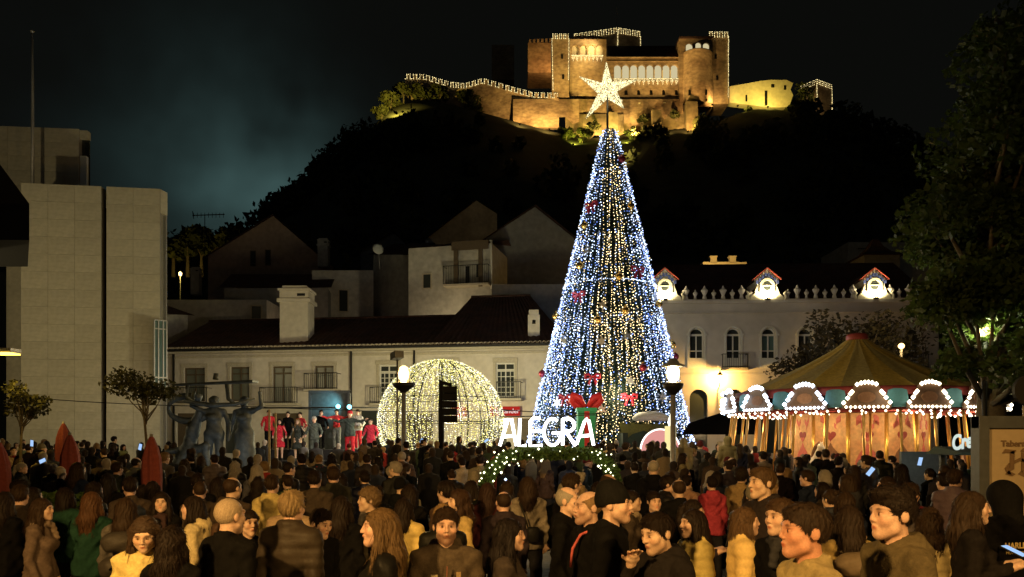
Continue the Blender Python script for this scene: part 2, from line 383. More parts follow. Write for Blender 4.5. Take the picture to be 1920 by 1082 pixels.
# ---- the castle
CY = 246.0
castle = empty('castle', (PX(1180, CY), CY, PZ(262, CY)), 'floodlit stone castle with crenellated towers and arched loggia on hilltop', 'castle')
croot = castle
def cbox(mb, x0, y0, x1, y1, Y, dep):
    a = P(x0, y1, Y); b = P(x1, y0, Y); mb.box(a.x, b.x, Y, Y + dep, a.z, b.z); return mb
def cpart(name, m='castle', parent=None): return lambda mb: mb.build(name, M[m], parent or castle, root=castle)
mer_me = {}
def merlons(parent, a, b, n, hgt, thick=.9, duty=.55, name='merlon'):
    """n merlons along the segment a-b (world points at wall top); returns the outline path"""
    a = Vector(a); b = Vector(b); st = (b - a) / n; w = st.length * duty
    ang = math.atan2(st.y, st.x); key = (round(w, 2), round(hgt, 2), thick)
    if key not in mer_me:
        q = MB(); q.box(-w / 2, w / 2, -thick / 2, thick / 2, 0, hgt); me = bpy.data.meshes.new(name); me.from_pydata(q.v, [], q.f); me.materials.append(M['castle']); mer_me[key] = me
    path = []
    for k in range(n):
        c = a + st * (k + .5); o = link(name, mer_me[key], parent, loc=c + Vector((0, thick / 2, -.02)) - croot.location); o.rotation_euler = (0, 0, ang)
        d = st.normalized() * w / 2; f = Vector((0, -.25, 0))
        path += [c - d + f, c - d + f + Vector((0, 0, hgt)), c + d + f + Vector((0, 0, hgt)), c + d + f]
    return path
def along(path, step):
    out = []
    for a, b in zip(path[:-1], path[1:]):
        a = Vector(a); b = Vector(b); n = max(1, int((b - a).length / step))
        out += [a + (b - a) * (k / n) for k in range(n)]
    return out
def string(path, label, m='bulb_castle', step=.42, r=.135, group='light strings tracing the castle'):
    pts = along(path, step); c = Vector(pts[0]); pts = np.array([tuple(p - c) for p in pts]); pts += rng.normal(0, .03, pts.shape)
    V, Fc = octas(pts, r); wire = MB().tube([Vector(p) - c for p in path], .03, 4)
    nv = len(V); me = np_mesh('light_string', V, Fc); o = link('light_string', me, None, M[m], c)
    wo_ = wire.build('wire', M['black'], None, origin=Vector((0, 0, 0))); wo_.parent = o; wo_.location = (0, 0, 0)
    return tag(o, label, 'light string', group)

# palace block with the loggia (front wall with real arched openings)
PW = Wall(1083, 246, 1302, 246)
def ops(wl, rects, arch): 
    out = []
    for x0, y0, x1, y1 in rects:
        s0, z1 = wl.hit(x0, y0); s1, z0 = wl.hit(x1, y1); out.append((s0, s1, z0, z1, arch))
    return out
log = [(1151.5 + 15.2 * k, 121, 1164.5 + 15.2 * k, 147) for k in range(8)]
slits = [(1171 + 23.6 * k, 167, 1177 + 23.6 * k, 178) for k in range(6)] + [(1092, 168, 1098, 178)]
quad = [(1088 + 8.2 * k, 137, 1093 + 8.2 * k, 147) for k in range(4)]
wn = PW.hit(1302, 0)[0]
mb = MB(); PW.facade(mb, 0, wn, PZ(245, 246), PZ(107, 246), ops(PW, log, True) + ops(PW, slits, True) + ops(PW, quad, True), .9)
mb.add([PW.pt(0, PZ(245, 246)), PW.pt(0, PZ(107, 246)), PW.pt(0, PZ(107, 246), -14), PW.pt(0, PZ(245, 246), -14)], [(0, 1, 2, 3)])
mb.add([PW.pt(wn, PZ(245, 246)), PW.pt(wn, PZ(245, 246), -14), PW.pt(wn, PZ(107, 246), -14), PW.pt(wn, PZ(107, 246))], [(0, 1, 2, 3)])
pal = mb.build('palace_wall', M['castle'], castle)
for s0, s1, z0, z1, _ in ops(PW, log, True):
    PWm = MB(); PW.box(PWm, s0 - .1, s1 + .1, z0 - .1, z1 + .1, -.75, -.7); PWm.build('glowing_loggia_back', M['loggia'], pal, root=castle)
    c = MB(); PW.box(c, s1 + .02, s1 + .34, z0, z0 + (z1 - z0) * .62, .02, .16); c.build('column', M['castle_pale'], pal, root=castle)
for s0, s1, z0, z1, _ in ops(PW, slits + quad, True):
    q = MB(); PW.box(q, s0 - .1, s1 + .1, z0 - .1, z1 + .1, -.8, -.75); q.build('dark_opening', M['black'], pal, root=castle)
q = MB(); q.add([PW.pt(-.5 + PW.hit(1143, 0)[0], PZ(107.5, 246), .6), PW.pt(PW.hit(1276, 0)[0], PZ(107.5, 246), .6), PW.pt(PW.hit(1276, 0)[0], PZ(86, 252), -6), PW.pt(PW.hit(1143, 0)[0], PZ(86, 252), -6)], [(0, 1, 2, 3)])
q.add([PW.pt(PW.hit(1276, 0)[0], PZ(107.5, 246), .6), PW.pt(PW.hit(1276, 0)[0], PZ(107.5, 246), -12), PW.pt(PW.hit(1276, 0)[0], PZ(86, 252), -6)], [(0, 1, 2)])
q.build('palace_roof', M['tile'], castle)
for yy, o in ((108, .25), (115, .15), (152.5, .12), (187, .2)):
    q = MB(); PW.box(q, 0, wn, PZ(yy + 1.2, 246), PZ(yy, 246), .02, o + .25); q.build('string_course', M['castle'], pal, root=castle)
# left wing
LW = Wall(1068, 245, 1137, 245)
lar = [(1073 + 15 * k, 84, 1085 + 15 * k, 103) for k in range(4)]
mb = MB(); LW.facade(mb, 0, LW.len, PZ(180, 245), PZ(73, 245), ops(LW, lar, True), .8)
mb.add([LW.pt(0, PZ(180, 245)), LW.pt(0, PZ(73, 245)), LW.pt(0, PZ(73, 245), -10), LW.pt(0, PZ(180, 245), -10)], [(0, 1, 2, 3)])
mb.add([LW.pt(LW.len, PZ(180, 245)), LW.pt(LW.len, PZ(180, 245), -10), LW.pt(LW.len, PZ(73, 245), -10), LW.pt(LW.len, PZ(73, 245))], [(0, 1, 2, 3)])
lw = mb.build('wing_wall', M['castle'], castle)
for s0, s1, z0, z1, _ in ops(LW, lar, True):
    q = MB(); LW.box(q, s0 - .1, s1 + .1, z0 - .1, z1 + .1, -.7, -.6); q.build('wing_arch_back', M['castle_pale'], lw, root=castle)
q = MB(); q.add([P(1066, 73.5, 244.4), P(1139, 73.5, 244.4), P(1120, 67, 250), P(1082, 67, 250)], [(0, 1, 2, 3)]); q.build('wing_roof', M['tile'], castle)
# left tower, keep, outlying walls
def tower(name, x0, y0, x1, y1, Y, dep, windows=()):
    q = MB(); cbox(q, x0, y0, x1, y1, Y, dep); t = q.build(name, M['castle'], castle)
    for a, b in windows:
        w_ = MB(); cbox(w_, a - 2, b - 4, a + 2, b + 4, Y - .12, .3); w_.build('dark_opening', M['black'], t, root=castle)
    return t
t1 = tower('tower', 1035, 73, 1067, 182, 243.5, 6, [(1054, 106), (1056, 144)])
p = merlons(t1, P(1035, 73, 243.5), P(1067, 73, 243.5), 4, 1.35, duty=.6)
string([P(1037, 168, 243)] + [P(1035, 73, 243.1)] + p + [P(1067, 73, 243.1), P(1066, 152, 243.1)], 'string of lights outlining the slim tower west of the castle palace')
kz = PZ(62, 256)
kc = [P(1158, 62, 256), P(1201, 69, 258.4), Vector((PX(1125, 285), 285, kz)), P(1075, 73.6, 260)]
q = MB(); lo = [Vector((c.x, c.y, PZ(140, 256))) for c in kc]; hi = [Vector((c.x, c.y, kz)) for c in kc]; q.hexa([lo[0], lo[1], lo[2], lo[3], hi[0], hi[1], hi[2], hi[3]]); keep = q.build('keep', M['castle'], castle)
pa = merlons(keep, hi[3], hi[0], 9, 1.5); pb = merlons(keep, hi[0], hi[1], 5, 1.5)
string(pa, 'zigzag light string on long battlement of the castle keep')
string(pb + [hi[1], Vector((hi[1].x, hi[1].y - .3, PZ(92, 258)))], 'light string on right battlement and edge of the castle keep')
string([hi[0] + Vector((0, -.3, 1)), Vector((hi[0].x, hi[0].y - .3, PZ(92, 256)))], 'vertical light string down the middle corner of the keep')
q = MB(); q.tube([P(1156, 62, 264), P(1156, 8, 264)], .06, 6); q.build('mast', M['grey_metal'], keep, root=castle)
t2 = tower('outer_block', 990, 80, 1036, 136, 262, 12)
merlons(t2, P(990, 80, 262), P(1036, 77, 262), 6, 1.0)
t2b = tower('outer_block', 922, 84, 964, 150, 285, 10)
# right tower pair
RW = Wall(1274, 244, 1337, 244)
rar = [(1286, 81, 1299, 104), (1304, 79, 1315, 105), (1318, 80, 1330, 106)]
mb = MB(); RW.facade(mb, 0, RW.len, PZ(200, 244), PZ(69, 244), ops(RW, rar, True), .8)
for e in (0, RW.len): mb.add([RW.pt(e, PZ(200, 244)), RW.pt(e, PZ(69, 244)), RW.pt(e, PZ(69, 244), -9), RW.pt(e, PZ(200, 244), -9)], [(0, 1, 2, 3)])
rw = mb.build('east_wing_wall', M['castle'], castle)
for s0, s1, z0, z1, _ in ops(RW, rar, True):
    q = MB(); RW.box(q, s0 - .1, s1 + .1, z0 - .1, z1 + .1, -.72, -.6); q.build('glowing_loggia_back', M['loggia'], rw, root=castle)
q = MB(); cbox(q, 1274, 68, 1337, 71, 243.4, 9.4); q.build('east_wing_roof', M['tile'], castle)
t3 = tower('tall_tower', 1337, 70, 1366, 195, 245, 9, [(1342, 106), (1345, 146)])
p = merlons(t3, P(1328, 70, 245), P(1366, 70, 245), 4, 1.5, duty=.6)
string(p + [P(1366, 68, 244.6), P(1365.5, 184, 244.6)], 'light string down the tall tower east of the loggia')
q = MB(); q.lathe(P(1306, 200, 246), [(5.2, 0), (5.0, 6), (4.8, 15.4), (5.0, 15.6)], 20); bas = q.build('round_bastion', M['castle'], castle)
for a in (1293, 1324):
    w_ = MB(); cbox(w_, a - 2, 168, a + 2, 178, 241.0, .4); w_.build('dark_opening', M['black'], bas, root=castle)
# retaining wall and rock under the palace: uneven foot
def ragged(name, x0, x1, ytop, ybot, Y, m, seed, amp=8, n=14, lean=2.0):
    gg = np.random.default_rng(seed); q = MB(); xs = np.linspace(x0, x1, n + 1); bot = ybot + gg.uniform(-amp, amp, n + 1); d = gg.uniform(-.5, .5, n + 1)
    for k in range(n):
        a, b_ = xs[k], xs[k + 1]
        q.hexa([P(a, bot[k], Y - lean + d[k]), P(b_, bot[k + 1], Y - lean + d[k + 1]), P(b_, bot[k + 1], Y + 6), P(a, bot[k], Y + 6), P(a, ytop, Y + d[k] * .2), P(b_, ytop, Y + d[k + 1] * .2), P(b_, ytop, Y + 6), P(a, ytop, Y + 6)])
    return q.build(name, M[m], castle)
ragged('retaining_wall', 962, 1086, 186, 226, 243.2, 'castle', 5, 7, 10)
ragged('retaining_wall', 1083, 1300, 186, 232, 244.6, 'castle', 6, 6, 16)
ragged('rock_face', 1060, 1170, 214, 256, 242.8, 'rock', 8, 10, 10, 3)
ragged('rock_face', 1200, 1310, 214, 250, 243.2, 'rock', 9, 12, 9, 3)
for xa in (1199, 1246):
    q = MB(); cbox(q, xa - 2, 192, xa + 2, 202, 244.2, .6); q.build('buttress', M['castle_pale'], castle)
for (xa, xb, ya, yb) in ((1141, 1158, 210, 250), (1222, 1240, 206, 240), (1286, 1308, 190, 250)):
    q = MB(); cbox(q, xa, ya, xb, yb, 239.8, 4); a = len(q.v); q.v = [(x, y - (1.4 if z < PZ(yb - 5, 240) else 0), z) for x, y, z in q.v]; q.build('buttress', M['rock'], castle)
# wall and ruin to the east
q = MB(); pr = [(1366, 166), (1395, 161), (1422, 156), (1440, 154), (1472, 154), (1484, 160), (1479, 172), (1484, 182), (1476, 205), (1440, 205), (1366, 196)]
o0 = P(1366, 196, 246); q.prism([(PX(a, 246) - o0.x, PZ(b, 246) - o0.z) for a, b in pr], o0, (1, 0, 0), (0, 0, 1), (0, -1, 0), 3); rn = q.build('ruined_wall', M['castle_pale'], castle)
for a, b, c, d in ((1434, 170, 1439, 198), (1398, 178, 1401, 190), (1446, 158, 1452, 164), (1470, 160, 1474, 168)):
    w_ = MB(); cbox(w_, a, b, c, d, 244.4, .2); w_.build('dark_opening', M['black'], rn, root=castle)
# lone tower at the east end (corner towards us)
tz = PZ(157, 250); c4 = [P(1531, 157, 250), Vector((PX(1560, 254), 254, tz)), Vector((PX(1530, 262), 262, tz)), Vector((PX(1500, 255), 255, tz))]
q = MB(); q.hexa([Vector((c.x, c.y, PZ(240, 250))) for c in c4] + c4); lt = q.build('lone_tower', M['castle'], castle)
pa = merlons(lt, c4[3], c4[0], 5, 1.2); pb = merlons(lt, c4[0], c4[1], 5, 1.2)
string([Vector((c4[3].x, c4[3].y - .3, PZ(173, 255)))] + [c4[3]] + pa, 'light string on the shaded side of the lone tower at hill edge')
string([c4[0] + Vector((0, -.3, 0)), Vector((c4[0].x, c4[0].y - .3, PZ(186, 250)))], 'vertical light string on middle corner of the lone hill tower')
string(pb + [c4[1], Vector((c4[1].x, c4[1].y - .3, PZ(213, 254)))], 'light string on outermost edge of the lone hill tower')
# curtain wall to the west, in segments
seg = [(760, 148, 250), (797, 149, 249), (843, 163, 248), (872, 166, 247), (905, 156, 246), (946, 168, 245), (1000, 183, 244), (1048, 184, 243)]
nm = [3, 4, 3, 3, 3, 5, 4]; path = []
cwall = None
for k in range(len(seg) - 1):
    (xa, ya, Ya), (xb, yb, Yb) = seg[k], seg[k + 1]; a = P(xa, ya, Ya); b_ = P(xb, yb, Yb); hgt = 11 if k < 5 else 9
    q = MB(); d = Vector((0, 1.6, 0)); q.hexa([a - Vector((0, 0, hgt)), b_ - Vector((0, 0, hgt)), b_ - Vector((0, 0, hgt)) + d, a - Vector((0, 0, hgt)) + d, a, b_, b_ + d, a + d]); cw = q.build('curtain_wall', M['castle'], castle)
    path.append(merlons(cw, a, b_, nm[k], 1.35, .9, .52))
string([P(760, 148, 249.6)] + path[0] + path[1], 'zigzag light string on the far west end of curtain wall')
string(path[2] + path[3] + path[4], 'zigzag light string on hump of the curtain wall')
string(path[5] + path[6], 'zigzag light string on curtain wall stepping down beside the slim tower')
q = MB(); cbox(q, 760, 148, 790, 172, 250.4, 6); q.build('west_turret', M['castle'], castle)
# hanging icicle lights under the arcades
def icicles(x0, x1, y, Y, n, label, drop=1.7):
    pts = []
    for k in range(n):
        c = x0 + (x1 - x0) * (k + .5) / n; hw = (x1 - x0) / n * .5
        for r in range(5):
            t = r / 4; m_ = 4 - r
            for e in range(-m_, m_ + 1):
                pts.append(P(c + hw * e / 4.5, y, Y) - Vector((0, 0, drop * t)))
    c = pts[0]; pts = np.array([tuple(p - c) for p in pts]) + rng.normal(0, .05, (len(pts), 3))
    V, Fc = octas(pts, .10); tag(link('icicle_lights', np_mesh('icicle_lights', V, Fc), None, M['bulb_castle'], c), label, 'light string', 'icicle lights under the castle arcades')
icicles(1150, 1273, 148, 245.5, 14, 'icicle lights hanging under the eight-arch castle loggia')
icicles(1071, 1131, 104, 244.5, 8, 'icicle lights hanging under the small west arcade of castle')
icicles(1286, 1330, 102, 243.5, 6, 'icicle lights hanging under the three-arch east wing of castle', 1.4)
# floodlights at the castle foot
def flood(px, py, Y, aim, power, label, c=(1, .61, .19), ang=120, grp='castle floodlights'):
    l = P(px, py, Y); e = empty('floodlight', l, label, 'floodlight', grp)
    q = MB(); d = (Vector(aim) - l).normalized(); q.bar(l - d * .35, l + d * .05, .5, .35); q.build('lamp_housing', M['black'], e)
    q = MB(); q.bar(l - Vector((0, 0, .9)), l - d * .2, .08); q.build('stand', M['black'], e)
    light('SPOT', l + d * .4, power, c, e, .15, aim, ang, .8)
FK = 'castle floodlight on the ground '
flood(975, 232, 234, P(985, 200, 243), 8000, FK + 'at far west end of the retaining wall')
flood(1030, 242, 234, P(1030, 200, 243), 13000, FK + 'before the west retaining wall')
flood(1095, 256, 235, P(1092, 190, 245), 21000, FK + 'below the west end of palace', (1, .62, .17))
flood(1135, 258, 234, P(1135, 190, 245), 19000, FK + 'below the star pole', (1, .62, .17))
flood(1188, 254, 234, P(1190, 186, 245), 19000, FK + 'below the middle of palace')
flood(1245, 250, 234, P(1245, 186, 245), 15000, FK + 'below the east half of palace')
flood(1290, 246, 233, P(1296, 180, 243), 10000, FK + 'below the round bastion', (1, .55, .16))
flood(1150, 330, 205, P(1170, 160, 246), 80000, FK + 'farther down the slope washing the whole palace', (1, .66, .22), 50)
flood(1336, 196, 240, P(1352, 160, 246), 3800, FK + 'beside the tall tower foot')
flood(1384, 198, 238, P(1425, 172, 246), 5200, FK + 'before the ruined yellow wall', (1, .74, .14))
flood(1440, 200, 238, P(1450, 172, 246), 5200, FK + 'near the ragged end of ruined wall', (1, .74, .14))
flood(1040, 136, 254, P(1022, 108, 262), 6000, FK + 'behind the slim west tower', (1, .5, .15))
flood(1120, 72, 240, P(1100, 95, 245), 3000, FK + 'over the small arcade', (1, .7, .3))
flood(735, 206, 228, P(757, 196, 242), 16000, FK + 'under the lit trees at west end', (1, .72, .12))
flood(1180, 268, 232, P(1160, 246, 236), 6000, FK + 'among the bushes under palace', (.95, .85, .1))
flood(1075, 270, 232, P(1085, 250, 237), 6000, FK + 'among the bushes below the west wall', (.95, .85, .1))
flood(1520, 205, 244, P(1535, 175, 252), 1500, FK + 'at the lone tower', (1, .7, .3))
hl = empty('hillside_lamp', P(869, 214, 238), 'single bright white lamp among trees below the curtain wall', 'lamp')
q = MB(); q.lathe(P(869, 214, 238), [(.05, -.55), (.5, -.2), (.55, .2), (.1, .5)], 10); q.build('globe', M['lampglass_w'], hl)
q = MB(); q.tube([P(869, 240, 238), P(869, 217, 238)], .1, 6); q.build('post', M['black'], hl); light('POINT', P(869, 214, 238), 1500, (1, .75, .4), hl, .2)

def tree(name, base, height, cr, cz, label, nleaf, leaf, m, seed, group=None, trunk_r=.15, squash=.8, clumps=14, lean=(0, 0), hollow=.35, limb0=.5):
    gg = np.random.default_rng(seed); base = Vector(base); e = empty(name, base, label, 'tree', group)
    top = base + Vector((lean[0], lean[1], cz)); q = MB()
    q.tube([base - Vector((0, 0, .3)), base + Vector((lean[0] * .2, lean[1] * .2, cz * .35)), base + Vector((lean[0] * .6, lean[1] * .6, cz * .7)), top], [trunk_r * 1.25, trunk_r, trunk_r * .75, trunk_r * .35], 8)
    cen = []
    for k in range(clumps):
        d = gg.normal(size=3); d /= np.linalg.norm(d); rr = gg.uniform(.35, .85)
        c = np.array(top) + d * rr * np.array([cr, cr, cr * squash]); cen.append(c)
        st = base + Vector((lean[0] * .5, lean[1] * .5, cz * gg.uniform(limb0, .88)))
        q.tube([st, st.lerp(Vector(c), .5) + Vector((0, 0, -.06 * cr)), Vector(c)], [trunk_r * .45, trunk_r * .28, trunk_r * .1], 5)
    q.build('trunk', M['bark'], e)
    pts = np.concatenate([in_ball(gg, nleaf // clumps, c, np.array([1, 1, .75]) * cr * gg.uniform(.28, .48), hollow) for c in cen])
    o = link('crown', leaf_mesh('crown', pts - np.array(base), leaf, seed, .2), e, M[m])
    return e
hk = 'floodlit tree on castle hill '
for k, (px, py, Y, hgt, cr, lb) in enumerate([(733, 222, 240, 9, 3.6, 'at its far west end'), (757, 205, 242, 10, 3.4, 'below the west turret'), (790, 208, 243, 9, 3.6, 'right of the west turret'), (826, 205, 244, 8, 3.2, 'below the wall dip'), (716, 234, 238, 6, 2.6, 'lowest at the west edge'), (872, 206, 243, 7, 2.6, 'above the white lamp')]):
    b_ = P(px, py, Y); tree('pine_tree', b_, hgt, cr, hgt * .6, hk + lb, 700, .6, 'leaf_hill', 30 + k, 'trees below the castle wall', .25)
for k, (px, py, Y, cr, lb) in enumerate([(1062, 262, 236, 2.6, 'west of the star pole'), (1092, 262, 235, 2.4, 'just left of the tree tip'), (1110, 246, 238, 2.2, 'behind the tree tip'), (1190, 262, 235, 2.8, 'right of the tree tip'), (1213, 255, 236, 2.4, 'under the palace middle'), (1240, 262, 233, 3.4, 'dark, under the palace east end'), (1205, 228, 241, 1.8, 'clinging to the rock'), (1268, 222, 241, 2.0, 'high on the east rock'), (1500, 205, 246, 5, 'before the lone tower'), (1478, 232, 243, 4, 'in front of the ruined wall'), (1400, 228, 242, 3, 'beside the tall tower')]):
    b_ = P(px, py + 4, Y); tree('hill_bush', b_, cr * 1.6, cr, cr * .8, 'yellow-lit bush on castle rock ' + lb if k < 8 else 'dark bush on castle hill ' + lb, 420, .5, 'leaf_hill', 60 + k, 'bushes on the castle rock', .12, .8, 9)

# ================================================================== BUILDINGS
def panels(wl, root, parent, s0, s1, z0, z1, nw, hh, gap=.010, o=.03):
    ww = (s1 - s0) / nw; rows = int(round((z1 - z0) / hh)); hh = (z1 - z0) / rows
    me = bpy.data.meshes.new('panel'); q = MB(); q.box(0, ww - gap, -o, .02, 0, hh - gap); me.from_pydata(q.v, [], q.f); me.materials.append(M['panel'])
    ang = math.atan2(wl.u.y, wl.u.x)
    for r in range(rows):
        for k in range(nw):
            ob = link('panel', me, parent, loc=wl.pt(s0 + k * ww, z0 + r * hh, rng.uniform(-.004, .006)) - root.location); ob.rotation_euler = (0, 0, ang)
# ---- stone-clad modern building
W1 = Wall(40, 42, 300, 43.0); H1 = W1.hit(40, 343)[1]
mod = empty('stone_clad_building', W1.pt(0, 0), 'tall modern building clad in pale stone slabs with dark vertical slot', 'building')
Bc = W1.pt(W1.len, 0); Cc = P(314, 825, 50.5); Cc.z = 0
sl0 = W1.hit(190, 400)[0]; sl1 = W1.hit(200, 400)[0]
q = MB(); W1.box(q, 0, sl0, 0, H1, -6, -.02); W1.box(q, sl1, W1.len, 0, H1, -.9, -.02); core = q.build('wall_core', M['joint'], mod)
panels(W1, mod, core, 0, sl0, 0, H1, 3, .92); panels(W1, mod, core, sl1, W1.len, 0, H1, 2, .92)
q = MB(); W1.box(q, sl0 + .01, sl1 - .01, 0, H1 - .6, -.6, -.5); q.build('slot_glazing', M['slot'], mod)
for (ya, yb, m_) in ((370, 386, 'white_metal'), (600, 622, 'teal_glass'), (765, 822, 'teal_glass')):
    s_, za = W1.hit(193, ya); s2, zb = W1.hit(198, yb); q = MB(); W1.box(q, s_, s2, zb, za, -.5, -.42); q.build('slot_panel', M[m_], mod)
# receding end wall with a tall window strip
q = MB(); zt_ = H1 - .25; q.hexa([W1.pt(.1, 0, -.95), W1.pt(W1.len - .1, 0, -.95), Vector((PX(305, 58), 58, 0)), Vector((PX(60, 58), 58, 0)), W1.pt(.1, zt_, -.95), W1.pt(W1.len - .1, zt_, -.95), Vector((PX(305, 58), 58, zt_)), Vector((PX(60, 58), 58, zt_))]); q.build('building_mass', M['panel'], mod)
W1b = Wall(301, 43.05, 314, 43.7)
q = MB(); W1b.box(q, 0, W1b.len, H1 - 1.25, H1, -.6, 0); q.build('end_parapet', M['panel'], mod)
q = MB(); W1b.box(q, 0, W1b.len, 0, H1 - 1.25, -.6, -.35); q.build('end_glazing', M['slot'], mod)
q = MB(); W1b.box(q, W1b.len - .12, W1b.len, 0, H1 - 1.25, -.35, -.02); W1b.box(q, 0, .08, 0, H1 - 1.25, -.35, -.02); q.build('end_pier', M['grey_metal'], mod)
WB = Wall(288, 42.4, 313, 42.9)
s_, za = WB.hit(288, 600); s2, zb = WB.hit(311, 728)
q = MB(); WB.box(q, s_, s2, zb, za, 0, .08); bay = q.build('glass_bay', M['teal_glass'], mod)
for t in (0, .33, .72, 1):
    q = MB(); c = s_ + (s2 - s_) * t; WB.box(q, c - .03, c + .03, zb, za, .08, .13); q.build('mullion', M['grey_metal'], bay, root=mod)
for zz in (zb, zb + .55, za - .45, za):
    q = MB(); WB.box(q, s_, s2, zz - .03, zz + .03, .08, .135); q.build('transom', M['grey_metal'], bay, root=mod)
W1c = Wall(12, 43.4, 40, 43.2); q = MB(); W1c.box(q, 0, W1c.len, 0, PZ(448, 43.3), -.5, 0); q.build('return_wall', M['panel'], mod)
W1d = Wall(-120, 46, 148, 46.8); z0 = H1 - .4; z1 = W1d.hit(100, 240)[1]
q = MB(); W1d.box(q, 0, W1d.len, z0, z1, -.5, -.02); up = q.build('upper_block', M['joint'], mod); panels(W1d, mod, up, 0, W1d.len, z0, z1, 4, .92)
q = MB(); W1d.box(q, W1d.len + .01, W1d.len + .42, z0, z1 - .5, -.5, -.4); q.build('upper_end_recess', M['slot'], mod)
q = MB(); W1d.box(q, W1d.len + .01, W1d.len + .46, z1 - .5, z1 - .05, -.5, -.05); q.build('upper_end_parapet', M['panel'], mod)
s_, za = W1d.hit(147, 291); s2, zb = W1d.hit(161, 346); q = MB(); W1d.box(q, W1d.len + .015, W1d.len + .38, zb, za, -.38, -.1); q.build('white_shutter', M['white_metal'], mod)
q = MB(); q.box(PX(-260, 46), PX(12, 46), 47, 53, 0, 12); q.build('rear_wing', M['slot'], mod)
fp = empty('flagpole', (PX(61, 45), 45, H1), 'slim pale flagpole rising from the roof of the stone-clad building', 'flagpole')
q = MB(); q.tube([(PX(61, 45), 45, H1), P(61, 200, 45), P(60, 62, 45)], [.10, .085, .06], 8); q.build('pole', M['grey_metal'], fp); q = MB(); q.lathe(P(60, 62, 45), [(.05, 0), (.12, .08), (.02, .2)], 8); q.build('finial', M['grey_metal'], fp)
# dark overhang of a nearer house, cut by the frame
ov = empty('overhanging_house', (PX(-60, 26), 27, 0), 'black silhouette of a nearer house with sloped eave and box bay', 'building')
q = MB(); xl = PX(-220, 26); xr = PX(55, 26); xk = PX(52, 30); q.hexa([(xl, 26, PZ(450, 26)), (xr, 26, PZ(450, 26)), (xk, 30, PZ(450, 26)), (xl, 30, PZ(450, 26)), (xl, 26, PZ(382, 26)), (xr, 26, PZ(382, 26)), (xk, 30, PZ(382, 26)), (xl, 30, PZ(382, 26))]); q.build('box_bay', M['black'], ov)
q = MB(); a = P(55, 382, 26); b_ = P(0, 308, 26); c = P(-220, 20, 26); d = P(-220, 382, 26); bk = lambda v: Vector((v.x * 30 / 26, 30, v.z)); q.hexa([d, a, bk(a), bk(d), c, b_, bk(b_), bk(c)]); q.build('roof', M['slate'], ov)
q = MB(); q.box(PX(-220, 27), PX(-110, 27), 27, 28, 0, PZ(450, 26)); q.build('wall', M['slate'], ov)

# ---- long low house with tiled roof
W2 = Wall(314, 50, 1060, 46.5); ZE = W2.hit(314, 660)[1]
low = empty('long_low_house', W2.pt(W2.len / 2, 0), 'long two-storey white house with clay tile roof behind the stage', 'building')
def px_open(wl, x0, y0, x1, y1, arch=False):
    a, z1 = wl.hit(x0, y0); b_, z0 = wl.hit(x1, y1); return (a, b_, z0, z1, arch)
wins = [(345, 690, 385, 752), (432, 688, 468, 752), (511, 687, 548, 755), (590, 686, 626, 730), (711, 684, 746, 745), (822, 680, 856, 745), (930, 680, 965, 745)]
dr = [(330, 775, 372, 850), (420, 775, 468, 850), (508, 775, 560, 850), (676, 770, 716, 850), (760, 776, 812, 850), (900, 785, 950, 850), (970, 785, 1020, 850)]
op2 = [px_open(W2, *w_) for w_ in wins]; od2 = [px_open(W2, *w_) for w_ in dr]
mb = MB(); W2.facade(mb, 0, W2.len, 0, ZE, op2 + od2, .28); 
W2.box(mb, 0, .3, 0, ZE, -8, -.3); W2.box(mb, W2.len - .3, W2.len, 0, ZE, -8, -.3)
lw2 = mb.build('wall', M['plaster'], low)
for k, (s0, s1, z0, z1, _) in enumerate(op2):
    q = MB(); t = .16
    W2.box(q, s0 - t, s0, z0 - .02, z1 + .02, .005, .06); W2.box(q, s1, s1 + t, z0 - .02, z1 + .02, .005, .06); W2.box(q, s0 - t - .03, s1 + t + .03, z1 + .02, z1 + .26, .005, .08)
    q.build('window_surround', M['stone_trim'], lw2, root=low)
    q = MB(); fw = .07; lightw = k in (4, 6); mm = 'white_wood' if lightw else 'wood'
    for c in (s0 + fw / 2, (s0 + s1) / 2, s1 - fw / 2): W2.box(q, c - fw / 2, c + fw / 2, z0, z1, -.20, -.13)
    for zz in (z0 + .05, z1 - .42, z1 - .05): W2.box(q, s0, s1, zz - .045, zz + .045, -.198, -.128)
    if lightw:
        for zz in np.linspace(z0 + .3, z1 - .5, 5): W2.box(q, s0, s1, zz - .02, zz + .02, -.195, -.15)
        for c in ((s0 * 3 + s1) / 4, (s0 + s1 * 3) / 4): W2.box(q, c - .02, c + .02, z0, z1 - .42, -.194, -.15)
    w_ = q.build('window', M[mm], lw2, root=low)
    for a, b_ in ((s0 + .06, (s0 + s1) / 2 - .03), ((s0 + s1) / 2 + .03, s1 - .06)):
        q = MB(); W2.box(q, a, b_, z0 + .06, z1 - .06, -.24, -.21); q.build('pane', M['pane' if lightw else 'pane_dim'], w_, root=low)
for k, (s0, s1, z0, z1, _) in enumerate(od2):
    q = MB(); W2.box(q, s0, s1, 0, z1, -.26, -.2); q.build('shop_door', M['pane' if k % 2 else 'wood'], lw2, root=low)
